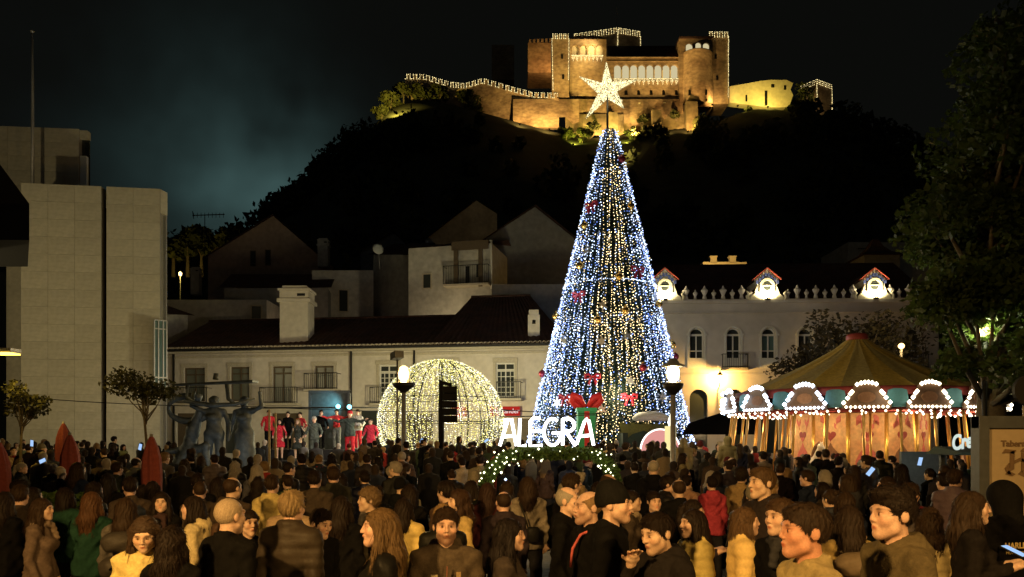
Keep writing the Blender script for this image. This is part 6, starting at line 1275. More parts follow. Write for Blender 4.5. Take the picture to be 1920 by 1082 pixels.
def body_mesh(fem, pose, yaw=0, pitch=0, res=.0075, beard=0, bare=False, fv=0):
    key = ('b', fem, pose, yaw, pitch, res, beard, bare, fv)
    if key in _pc: return _pc[key]
    sw = .158 if fem else .182; A = arms(pose, sw); c0 = .024
    hands = [a[3] for a in A]; xs = axis((-.40 if pose not in ('out',) else -.78, -.13, c0), (-.13, .13, res), (.13, .40 if pose not in ('out',) else .78, c0)); ys = axis((-.42, -.15, c0), (-.15, .12, res), (.12, .22, c0)); zs = axis((-.03, .3, .035), (.3, 1.46, c0), (1.46, 1.80, res))
    if pose in ('mouth', 'phone', 'raise'):
        fx = [h_[0] for h_ in hands if h_[2] > 1.1]; lo = min(fx) - .1; hi = max(fx) + .1; fy = [h_[1] for h_ in hands if h_[2] > 1.1]; fz = [h_[2] for h_ in hands if h_[2] > 1.1]
        def refine(g, a, b): return np.unique(np.round(np.concatenate([g[(g < a) | (g > b)], np.arange(a, b, .0075)]), 5))
        xs = refine(xs, lo, hi); ys = refine(ys, min(fy) - .15, max(fy) + .05); zs = refine(zs, min(fz) - .07, max(fz) + .16)
    if pose == 'up': zs = axis((-.03, .3, .035), (.3, 1.46, c0), (1.46, 1.78, res), (1.78, 1.95, .02))
    S = SDF(xs, ys, zs); torso_prims(S, sw, fem, -.012)
    for sg, sh, e, w_ in A: S.cap(sh, e, .048, .038, .03); S.cap(e, w_, .038, .026, .02); hand_prims(S, sg, e, w_)
    for sg in (-1, 1): S.cap((sg * .09, .02, .9), (sg * .10, .0, .5), .085, .058, .04); S.cap((sg * .10, .0, .5), (sg * .10, .04, .08), .055, .036, .03); S.cap((sg * .10, .03, .04), (sg * .115, -.12, .03), .036, .03, .02)
    S.Mx = rotm(yaw, pitch); S.piv = PIV; head_prims(S, fem, fv); S.Mx = np.eye(3)
    V, Fc = S.mesh(); me = np_mesh('body', V, Fc, True)
    L_ = (V - PIV) @ rotm(yaw, pitch) + PIV - HC; q = HQ(fem); L_ = L_ / q; cols = np.ones((len(V), 3)); x, y, z = np.abs(L_[:, 0]), L_[:, 1], L_[:, 2]; hd = V[:, 2] > 1.48
    def w8(d, r0, r1): return np.clip((r1 - d) / (r1 - r0), 0, 1)[:, None] * hd[:, None]
    def tint(c_, w_): 
        nonlocal cols
        cols = cols * (1 - w_) + np.array(c_) * w_
    fr_ = (y < -.05)
    tint((.90, .55, .50), w8(np.sqrt((x / 1.6) ** 2 + (z + .061) ** 2), .008, .015) * fr_[:, None])
    tint((.16, .13, .11), w8(np.sqrt(((x - .033) / 2.0) ** 2 + ((z - .029) / .75) ** 2), .006, .012) * fr_[:, None] * .85)
    tint((.95, .98, 1.05), w8(np.sqrt(((x - .030) / 1.5) ** 2 + ((z - .005) / .8) ** 2), .006, .009) * fr_[:, None]); tint((.07, .05, .04), w8(np.sqrt((x - .029) ** 2 + (z - .005) ** 2), .0065, .0105) * fr_[:, None])
    tint((.30, .20, .16), w8(np.sqrt(((x - .031) / 2.2) ** 2 + ((z - .0145) / .55) ** 2), .004, .008) * fr_[:, None] * .8)
    tint((1.05, .80, .74), w8(np.sqrt((x - .042) ** 2 + (z + .03) ** 2), .008, .03) * fr_[:, None] * .6)
    if beard: tint((.22, .16, .13), (w8(np.abs(z + .088), .028, .05) * (y < .015)[:, None] * beard))
    col_attr(me, 'tint', cols); me.materials.append(M['skin' if not bare else 'bronze']); _pc[key] = me; return me
def jacket_mesh(fem, pose, style, long=0):
    key = ('j', fem, pose, style, long)
    if key in _pc: return _pc[key]
    sw = .158 if fem else .182; A = arms(pose, sw); res = .0165; pad = {'coat': .018, 'hood': .020, 'puffer': .034, 'leather': .014, 'dress': .004, 'shirt': .008}[style]; hem = .84 - long
    wx = .46 if pose != 'out' else .74; xs = axis((-wx, wx, res)); ys = axis((-.40, .26, res)); zs = axis((hem - .05, 1.62 if pose not in ('raise', 'up') else 1.76, res)); S = SDF(xs, ys, zs)
    torso_prims(S, sw, fem, pad)
    if style in ('coat', 'puffer', 'hood', 'dress') : S.ell((0, .02, hem + .05), (.185 + pad + long * .14, .13 + pad + long * .1, .30), .06)
    ar = {'puffer': .072, 'coat': .060, 'hood': .062, 'leather': .057, 'dress': .05, 'shirt': .054}[style]
    for sg, sh, e, w_ in A: S.cap(sh, e, ar + .006, ar * .86, .035); S.cap(e, e + (w_ - e) * .93, ar * .86, ar * .68, .02)
    if style in ('coat', 'leather', 'shirt'): [S.cap((.058 * math.cos(a), .035 + .064 * math.sin(a), 1.465), (.062 * math.cos(a), .04 + .066 * math.sin(a), 1.515 + .012 * math.sin(a)), .022, .016, .012) for a in np.linspace(-.9, math.pi + .9, 12)]
    if style == 'puffer':
        for a in np.linspace(0, 2 * math.pi, 12, endpoint=False): S.cap((.062 * math.cos(a), .03 + .066 * math.sin(a), 1.47), (.068 * math.cos(a), .03 + .072 * math.sin(a), 1.535), .026, .022, .02)
    if style == 'hood':
        for a in np.linspace(.25, math.pi - .25, 9): S.cap((.10 * math.cos(a), .05 + .095 * math.sin(a), 1.465), (.082 * math.cos(a), .045 + .082 * math.sin(a), 1.52), .036, .026, .025)
        S.ell((0, .125, 1.41), (.10, .05, .10), .04)
    sd = abs(hash(style)) % 7 if False else {'coat': 1, 'hood': 2, 'puffer': 3, 'leather': 4, 'dress': 5, 'shirt': 6}[style]
    def folds(X, Y, Z):
        d = .012 * (np.abs(np.sin(Z * 19 + 3.2 * np.sin(X * 8 + sd) + 14 * Y)) - .5) + .009 * (np.abs(np.sin(X * 23 + Z * 13 + 2.2 * np.sin(Z * 9 + sd) + Y * 6)) - .5) * (Z < 1.44) + .003 * np.sin(Y * 60 + Z * 25)
        if style == 'puffer': d = d * .35 + .0085 * np.abs(np.sin(Z * math.pi / .075)) * -1 + .004
        return d + .009 * np.exp(-(X / .011) ** 2) * (Y < -.02) * (Z < 1.5)
    S.disp(folds); S.keep(lambda X, Y, Z: hem - Z + .008 * np.sin(X * 18), .02)
    S.ell((0, -.03, 1.585), (.062, .075, .09), .02, True)
    V, Fc = S.mesh(); me = np_mesh('jacket', V, Fc, True); me.materials.append(M['shiny' if style in ('leather', 'puffer') else 'cloth']); _pc[key] = me; return me
def trousers_mesh(fem):
    key = ('t', fem)
    if key in _pc: return _pc[key]
    S = SDF(axis((-.26, .26, .022)), axis((-.2, .24, .022)), axis((.03, 1.0, .028)))
    S.ell((0, .02, .93), (.175, .125, .14), .05)
    for sg in (-1, 1): S.cap((sg * .09, .02, .9), (sg * .10, .0, .5), .096, .072, .04); S.cap((sg * .10, .0, .5), (sg * .10, .035, .10), .07, .056, .03)
    S.disp(lambda X, Y, Z: .004 * np.sin(Z * 40 + X * 30)); S.keep(lambda X, Y, Z: .075 - Z, .01); V, Fc = S.mesh(); me = np_mesh('trousers', V, Fc, True); me.materials.append(M['cloth']); _pc[key] = me; return me
def shoe_mesh():
    if 's' in _pc: return _pc['s']
    S = SDF(axis((-.06, .06, .012)), axis((-.2, .12, .014)), axis((-.005, .14, .012))); S.cap((0, .04, .05), (.0, -.12, .035), .045, .038, .02); S.cap((0, .04, .05), (0, .04, .11), .043, .043, .02); S.keep(lambda X, Y, Z: .002 - Z, .004); V, Fc = S.mesh(); me = np_mesh('shoe', V, Fc, True); me.materials.append(M['shiny']); _pc['s'] = me; return me
def strand_mesh(me, V, Fc, style):
    g_ = np.random.default_rng(len(V)); nrm = np.zeros(len(V) * 3, np.float32); me.vertex_normals.foreach_get('vector', nrm); nrm = nrm.reshape(-1, 3)
    ln, lift, n = {'buzz': (.007, .002, 2200), 'bald': (.012, .003, 1200), 'short': (.022, .0032, 3600), 'quiff': (.026, .0045, 3600), 'grey': (.024, .004, 3400), 'curly': (.024, .010, 2600), 'bun': (.035, .0015, 1800), 'pony': (.04, .002, 2000), 'wavy': (.07, .005, 2600)}.get(style, (.085, .0018, 3000))
    i = g_.integers(0, len(V), n); p = V[i]; nn_ = nrm[i]; t = p - np.array([0, .055, .12])
    if style == 'quiff': t = t * .5 + np.array([0, -.02, .05])
    lng = ln > .05; fr = (p[:, 1] < .02) & lng; t[:, 1] = np.where(fr, np.abs(t[:, 1]) * .3 + .02, t[:, 1]); t[:, 0] = np.where(fr, np.sign(p[:, 0]) * (.06 + np.abs(t[:, 0])), t[:, 0]); lowm = (p[:, 2] < .0)[:, None]; t = np.where(lowm & (style not in ('curly',)), np.array([0, .01, -1.0]), t); t = t + g_.normal(0, {'curly': 1.5, 'wavy': .2, 'short': .2, 'quiff': .15}.get(style, .07), t.shape) * np.linalg.norm(t, axis=1)[:, None]
    t -= nn_ * (t * nn_).sum(1)[:, None]; t /= np.linalg.norm(t, axis=1)[:, None] + 1e-9; sd = np.cross(nn_, t); L_ = ln * g_.uniform(.5, 1.3, n)[:, None]; L_ = np.where(lowm, L_, np.minimum(L_, .028)); lf = lift * g_.uniform(.1, 1.0, n)[:, None]; lf = np.where(lowm, lf, np.minimum(lf, .0035)); wd = .0014 * (1.4 if ln > .05 else 1)
    a0 = p - nn_ * .002; a1 = p + t * L_ * .5 + nn_ * lf; a2 = p + t * L_ + nn_ * lf * g_.uniform(-.4, 1.1, n)[:, None]
    SV = np.stack([a0 - sd * wd, a0 + sd * wd, a1 - sd * wd, a1 + sd * wd, a2 - sd * wd * .3, a2 + sd * wd * .3], 1).reshape(-1, 3); b = np.arange(n)[:, None] * 6 + len(V); SF = np.concatenate([b + np.array([[0, 1, 3, 2]]), b + np.array([[2, 3, 5, 4]])])
    return np_mesh('hair', np.concatenate([V, SV]), np.concatenate([Fc, SF]), True)
def hair_mesh(style, var=0):
    key = ('h', style, var)
    if key in _pc: return _pc[key]
    res = .0078; lowz = {'long': -.36, 'wavy': -.36, 'bob': -.19, 'bangs': -.34, 'pony': -.28}.get(style, -.16); S = SDF(axis((-.155, .155, res)), axis((-.16, .19, res)), axis((lowz, .175, res)))
    g_ = {'buzz': .004, 'short': .007, 'quiff': .007, 'bald': .004, 'grey': .011, 'curly': .026, 'beanie': .016, 'hoodup': .03, 'bun': .009, 'pony': .009, 'long': .009, 'wavy': .012, 'bob': .010}.get(style, .012)
    S.ell((0, .018, .028), (.0765 + g_, .096 + g_, .09 + g_), .02)
    if style in ('quiff',): S.ell((0, -.045, .098), (.062, .058, .034), .03); S.ell((0, .03, .105), (.066, .07, .03), .03)
    if style in ('short', 'grey'): S.ell((0, -.025, .092), (.060, .06, .026), .03)
    if style == 'curly': S.disp(lambda X, Y, Z: .008 * np.sin(X * 95) * np.sin(Y * 90) * np.sin(Z * 92))
    if style in ('long', 'wavy', 'bangs'):
        S.cap((0, .045, -.02), (0, .075, -.19), .094, .095, .03); S.cap((-.02, .075, -.19), (-.03, .10, -.31), .085, .045, .04); S.cap((.03, .075, -.19), (.035, .10, -.30), .08, .05, .04)
        for sg in (-1, 1): S.cap((sg * .07, .0, .03), (sg * .088, -.005, -.12), .034, .036, .02); S.cap((sg * .088, -.005, -.12), (sg * .095, -.045 if var else .0, -.28), .036, .02, .02)
    if style == 'bob':
        S.cap((0, .04, -.01), (0, .055, -.09), .096, .09, .03)
        for sg in (-1, 1): S.cap((sg * .07, .0, .03), (sg * .078, -.015, -.09), .034, .034, .02)
    if style == 'bun': S.ell((0, .10, .085), (.042, .04, .04), .012)
    if style == 'pony': S.ell((0, .115, .04), (.03, .03, .03), .015); S.cap((0, .13, .03), (0, .15, -.10), .032, .04, .02); S.cap((0, .15, -.10), (0, .135, -.24), .04, .015, .02)
    if style == 'beanie': S.ell((0, .03, .10), (.07, .085, .06), .03)
    if style == 'hoodup': S.cap((0, .05, .0), (0, .06, -.12), .105, .10, .04)
    am = {'beanie': .0, 'hoodup': .0, 'buzz': .0008, 'bald': .0008}.get(style, .0032)
    if am:
        def strands(X, Y, Z):
            p_ = np.arctan2(X, Y + .02); k_ = 1 if style not in ('wavy',) else 2.2
            return am * (np.sin(p_ * 26 + 3.5 * np.sin(Z * 22 * k_ + var)) + .8 * np.sin(p_ * 41 - 9 * Z + 2 * np.sin(Z * 31))) + (.006 * np.sin(Z * 48 + p_ * 3) if style == 'wavy' else 0)
        S.disp(strands)
    # face and neck openings
    if style in ('hoodup',): S.ell((0, -.12, -.02), (.072, .10, .10), .015, True)
    elif style == 'beanie': S.keep(lambda X, Y, Z: (.028 - .30 * (Y + .02) * (Y > -.02)) - .02 - Z, .01)
    else:
        top = {'bangs': .045, 'short': .080, 'quiff': .076, 'buzz': .094, 'grey': .082}.get(style, .070)
        S.ell((0, -.135, top - .105), (.067, .088, .105), .012, True)
        if style in ('buzz', 'short', 'quiff', 'grey', 'bald', 'curly', 'bun', 'pony'):
            pony = style == 'pony'
            S.keep(lambda X, Y, Z: np.where((Y > .115) & pony, -.1, np.interp(Y, [-.1, -.045, -.02, .03, .06, .1], [.05, .03, -.022, -.03, -.085, -.10]) - Z), .012)
            for sg in (-1, 1): S.ell((sg * .092, .014, -.012), (.022, .023, .034), .006, True)
    if style == 'bald': S.ell((0, -.03, .10), (.068, .098, .065), .01, True)
    V, Fc = S.mesh(); me = np_mesh('hair', V, Fc, True)
    if am: me = strand_mesh(me, V, Fc, style)
    me.materials.append(M['hair' if style not in ('beanie', 'hoodup') else 'cloth']); _pc[key] = me; return me
def scarf_mesh():
    if 'sc' in _pc: return _pc['sc']
    S = SDF(axis((-.17, .17, .012)), axis((-.17, .19, .012)), axis((1.30, 1.58, .012)))
    for k in range(14):
        a = 2 * math.pi * k / 14; b = 2 * math.pi * (k + 1) / 14; S.cap((.078 * math.cos(a), .02 + .08 * math.sin(a), 1.475 + .012 * math.sin(3 * a)), (.078 * math.cos(b), .02 + .08 * math.sin(b), 1.475 + .012 * math.sin(3 * b)), .032, .032, .015)
    S.cap((.03, -.085, 1.46), (.05, -.125, 1.33), .034, .03, .02); S.disp(lambda X, Y, Z: .005 * np.sin(Z * 120 + X * 40) + .004 * np.sin(X * 90)); V, Fc = S.mesh(); me = np_mesh('scarf', V, Fc, True); me.materials.append(M['cloth']); _pc['sc'] = me; return me
def person(x, y, H, ang, fem, hair, hcol, jstyle, jcol, label, pose='down', yaw=0, pitch=0, skin=None, group=None, tcol=(.02, .02, .025), beard=0, z=0, long=0, res=.0075, var=0, legs=True, scarf=None, fv=0):
    if skin is None: k_ = random.uniform(.82, 1.08); skin = (.60 * k_, .43 * k_ * random.uniform(.95, 1.05), .335 * k_)
    b = link('person', body_mesh(fem, pose, yaw, pitch, res, beard, False, fv), None, None, (x, y, z), skin or (.54, .375, .285)); s_ = H / 1.765; b.scale = (s_ * random.uniform(.97, 1.05), s_ * random.uniform(.97, 1.05), s_); b.rotation_euler = (0, 0, R(ang)); tag(b, label, 'person', group)
    j = link('jacket' if jstyle != 'dress' else 'dress', jacket_mesh(fem, pose, jstyle, long), b, None, (0, 0, 0), jcol)
    if hair:
        q = HQ(fem); h = link('hair' if hair not in ('beanie', 'hoodup') else ('knit_hat' if hair == 'beanie' else 'hood'), hair_mesh(hair, var), b, None, (0, 0, 0), hcol)
        Mx = Matrix(rotm(yaw, pitch).tolist()); off = Mx @ Vector((HC - PIV).tolist()) + Vector(PIV.tolist()); h.location = off; h.rotation_euler = Mx.to_euler(); h.scale = (q * 1.01, q * 1.01, q * 1.01)
    if scarf: link('scarf', scarf_mesh(), b, None, (0, 0, 0), scarf)
    if legs:
        if jstyle != 'dress': link('trousers', trousers_mesh(fem), b, None, (0, 0, 0), tcol)
        for sg in (-1, 1): o = link('shoe', shoe_mesh(), b, None, (sg * .105, 0, 0), (.03, .028, .027))
    return b

# ---- bronze group of the fountain: bodies from the same modeller, larger than life
def bronze(name, mesh_fn, parent, loc, rz, s_):
    V, Fc = mesh_fn(); me = np_mesh(name, V, Fc, True); o = link(name, me, parent, M['bronze'], Vector(loc) - parent.location); o.rotation_euler = (0, 0, R(rz)); o.scale = (s_,) * 3; return o
sculpt = empty('bronze_sculpture', (fcx, FY + .6, 1.15), 'green bronze sculpture group of standing figures in the fountain', 'sculpture')
def standing(flip=1, skirt=False):
    def fn():
        S = SDF(axis((-.5, .5, .02)), axis((-.4, .3, .02)), axis((-.03, 1.45, .025), (1.45, 1.95, .013))); torso_prims(S, .17, True, 0)
        for sg in (-1, 1): S.cap((sg * .09, .02, .9), (sg * .09, -.03 * sg, .5), .09, .065, .05); S.cap((sg * .09, -.03 * sg, .5), (sg * .10, .03, .02), .06, .045, .03)
        if skirt: S.cap((0, .03, .9), (0, .05, .05), .16, .22, .05)
        S.cap((flip * .17, .01, 1.41), (flip * .25, .03, 1.13), .05, .04, .03); S.cap((flip * .25, .03, 1.13), (flip * .26, -.05, .86), .04, .03, .02); S.cap((flip * .26, -.05, .86), (flip * .26, -.07, .76), .035, .02, .02)
        S.cap((-flip * .17, .01, 1.41), (-flip * .36, -.03, 1.52), .05, .042, .03); S.cap((-flip * .36, -.03, 1.52), (-flip * .33, -.04, 1.83), .042, .032, .02); head_prims(S, True); S.ell(HC + np.array([0, .03, .02]), (.09, .10, .095), .02)
        S.disp(lambda X, Y, Z: .006 * np.sin(X * 31 + Z * 9) * np.sin(Z * 23 + Y * 17)); return S.mesh()
    return fn
bronze('standing_figure', standing(1), sculpt, (PX(394, FY), FY + .3, 1.15), 8, 1.36).scale = (1.72, 1.6, 1.36)
bronze('standing_figure', standing(-1, True), sculpt, (PX(447, FY), FY + .5, 1.15), -10, 1.36).scale = (1.66, 1.6, 1.36)
def crouch():
    S = SDF(axis((-1.0, .8, .03)), axis((-.4, .5, .03)), axis((-.1, 2.2, .03)))
    S.cap((-.35, 0, .25), (-.1, .05, .75), .26, .22, .12); S.cap((-.1, .05, .75), (.05, .05, 1.35), .2, .17, .1); S.cap((.05, .05, 1.35), (.25, .05, 1.85), .17, .11, .1); S.cap((-.1, 0, .75), (.45, -.1, .9), .16, .1, .08); S.cap((.45, -.1, .9), (.5, -.1, .3), .1, .08, .06); S.cap((-.35, 0, .3), (-.75, -.1, .1), .2, .14, .08); S.ell((-.75, -.12, .45), (.17, .17, .22), .08); S.cap((-.3, 0, .8), (-.6, -.1, .75), .09, .06, .05)
    S.disp(lambda X, Y, Z: .015 * np.sin(X * 14 + Z * 8) * np.sin(Z * 11)); return S.mesh()
bronze('crouching_figure', crouch, sculpt, (PX(350, FY), FY + .3, 1.0), 0, 1.12)
q = MB(); q.tube([(PX(372, FY) + -.45 + .62 * math.cos(t) * -1, FY + .4, PZ(765, FY) + .38 * math.sin(t)) for t in np.linspace(-2.6, 2.2, 22)], [.05 + .07 * abs(math.sin(t * .7)) for t in np.linspace(-2.6, 2.2, 22)], 8); q.build('sweeping_loop', M['bronze'], sculpt)
q = MB(); a = P(326, 722, FY); b = P(478, 715, FY); q.hexa([a + Vector((0, -.15, -.02)), b + Vector((0, -.25, -.04)), b + Vector((0, .35, -.03)), a + Vector((0, .2, -.02)), a + Vector((0, -.12, .03)), b + Vector((0, -.22, .03)), b + Vector((0, .32, .04)), a + Vector((0, .2, .03))]); q.build('raised_slab', M['bronze'], sculpt)
q = MB(); q.tube([P(345, 752, FY - .1), P(395, 760, FY - .2), P(440, 758, FY), P(478, 748, FY + .1)], [.05, .08, .06, .03], 7); q.tube([P(352, 722, FY), P(350, 745, FY), P(368, 758, FY)], .05, 7); q.tube([P(425, 720, FY + .1), P(428, 748, FY + .1), P(438, 756, FY)], .06, 7); q.tube([P(404, 712, FY + .2), P(405, 700, FY + .2)], [.09, .07], 7); q.build('water_streamers', M['bronze'], sculpt)

# ---- singers on the stage
BLK = (.007, .0068, .007); RED = (.55, .035, .05); HB = (.014, .009, .007); HBR = (.030, .018, .011); HGY = (.30, .27, .23); HBL = (.22, .14, .065)
def singer(px, ytop, Y, fem, hair, hcol, js, jc, label, pose='stage', tc=BLK, ang=0, long=0, base=None, yaw=0):
    z = zs + (.42 if Y > 34.3 else 0); H = PZ(ytop, Y) - z; return person(PX(px, Y), Y, H, ang, fem, hair, hcol, js, jc, label, pose, tcol=tc, z=z, group='singers on the stage', long=long, res=.012, yaw=yaw)
singer(504, 769, 34.8, 0, 'short', HB, 'coat', RED, 'singer in red jacket and black trousers beside the timber posts', ang=20)
singer(524, 785, 33, 1, 'long', HB, 'dress', (.62, .04, .07), 'singer in short red dress beside the timber posts', long=.28, ang=15)
singer(540, 772, 35, 0, 'short', HB, 'coat', BLK, 'singer all in black behind the red dress singer')
singer(563, 773, 35, 0, 'short', HB, 'shirt', (.36, .03, .04), 'singer in dark red shirt behind the sequinned singer', ang=-15)
singer(558, 785, 33, 1, 'long', HBL, 'dress', (.05, .06, .055), 'singer in black sequinned dress, white stole', long=.35)
singer(589, 781, 33, 0, 'grey', (.6, .58, .55), 'coat', (.10, .12, .11), 'white-haired singer in grey suit and red tie', tc=(.10, .12, .11))
singer(602, 769, 35, 0, 'short', HBR, 'coat', BLK, 'bearded singer in black coat behind the grey suit', ang=15)
singer(631, 767, 34.9, 1, 'bun', HB, 'shirt', (.58, .05, .06), 'singer in red top and grey skirt with arms spread', 'out', (.15, .16, .15))
singer(656, 770, 34, 0, 'beanie', (.45, .03, .05), 'coat', (.06, .08, .075), 'singer with red cap, dark coat and red trousers reaching sideways', 'out', RED)
singer(671, 768, 35, 0, 'short', HBR, 'coat', (.55, .54, .50), 'singer in open white jacket over red shirt', tc=RED, ang=-20)
singer(695, 785, 33, 0, 'short', HB, 'coat', (.50, .04, .07), 'singer in long red jacket and white shirt beside the light ball', long=.1, ang=-10)

# ---- the near crowd, placed one by one
CRM = (.52, .43, .24); TAN = (.30, .21, .10); BRN = (.055, .042, .032); GRN = (.02, .06, .04); KHA = (.10, .08, .045); GRY = (.11, .10, .09); MAR = (.10, .022, .025); TAU = (.13, .095, .075)
SKD = (.40, .25, .17)
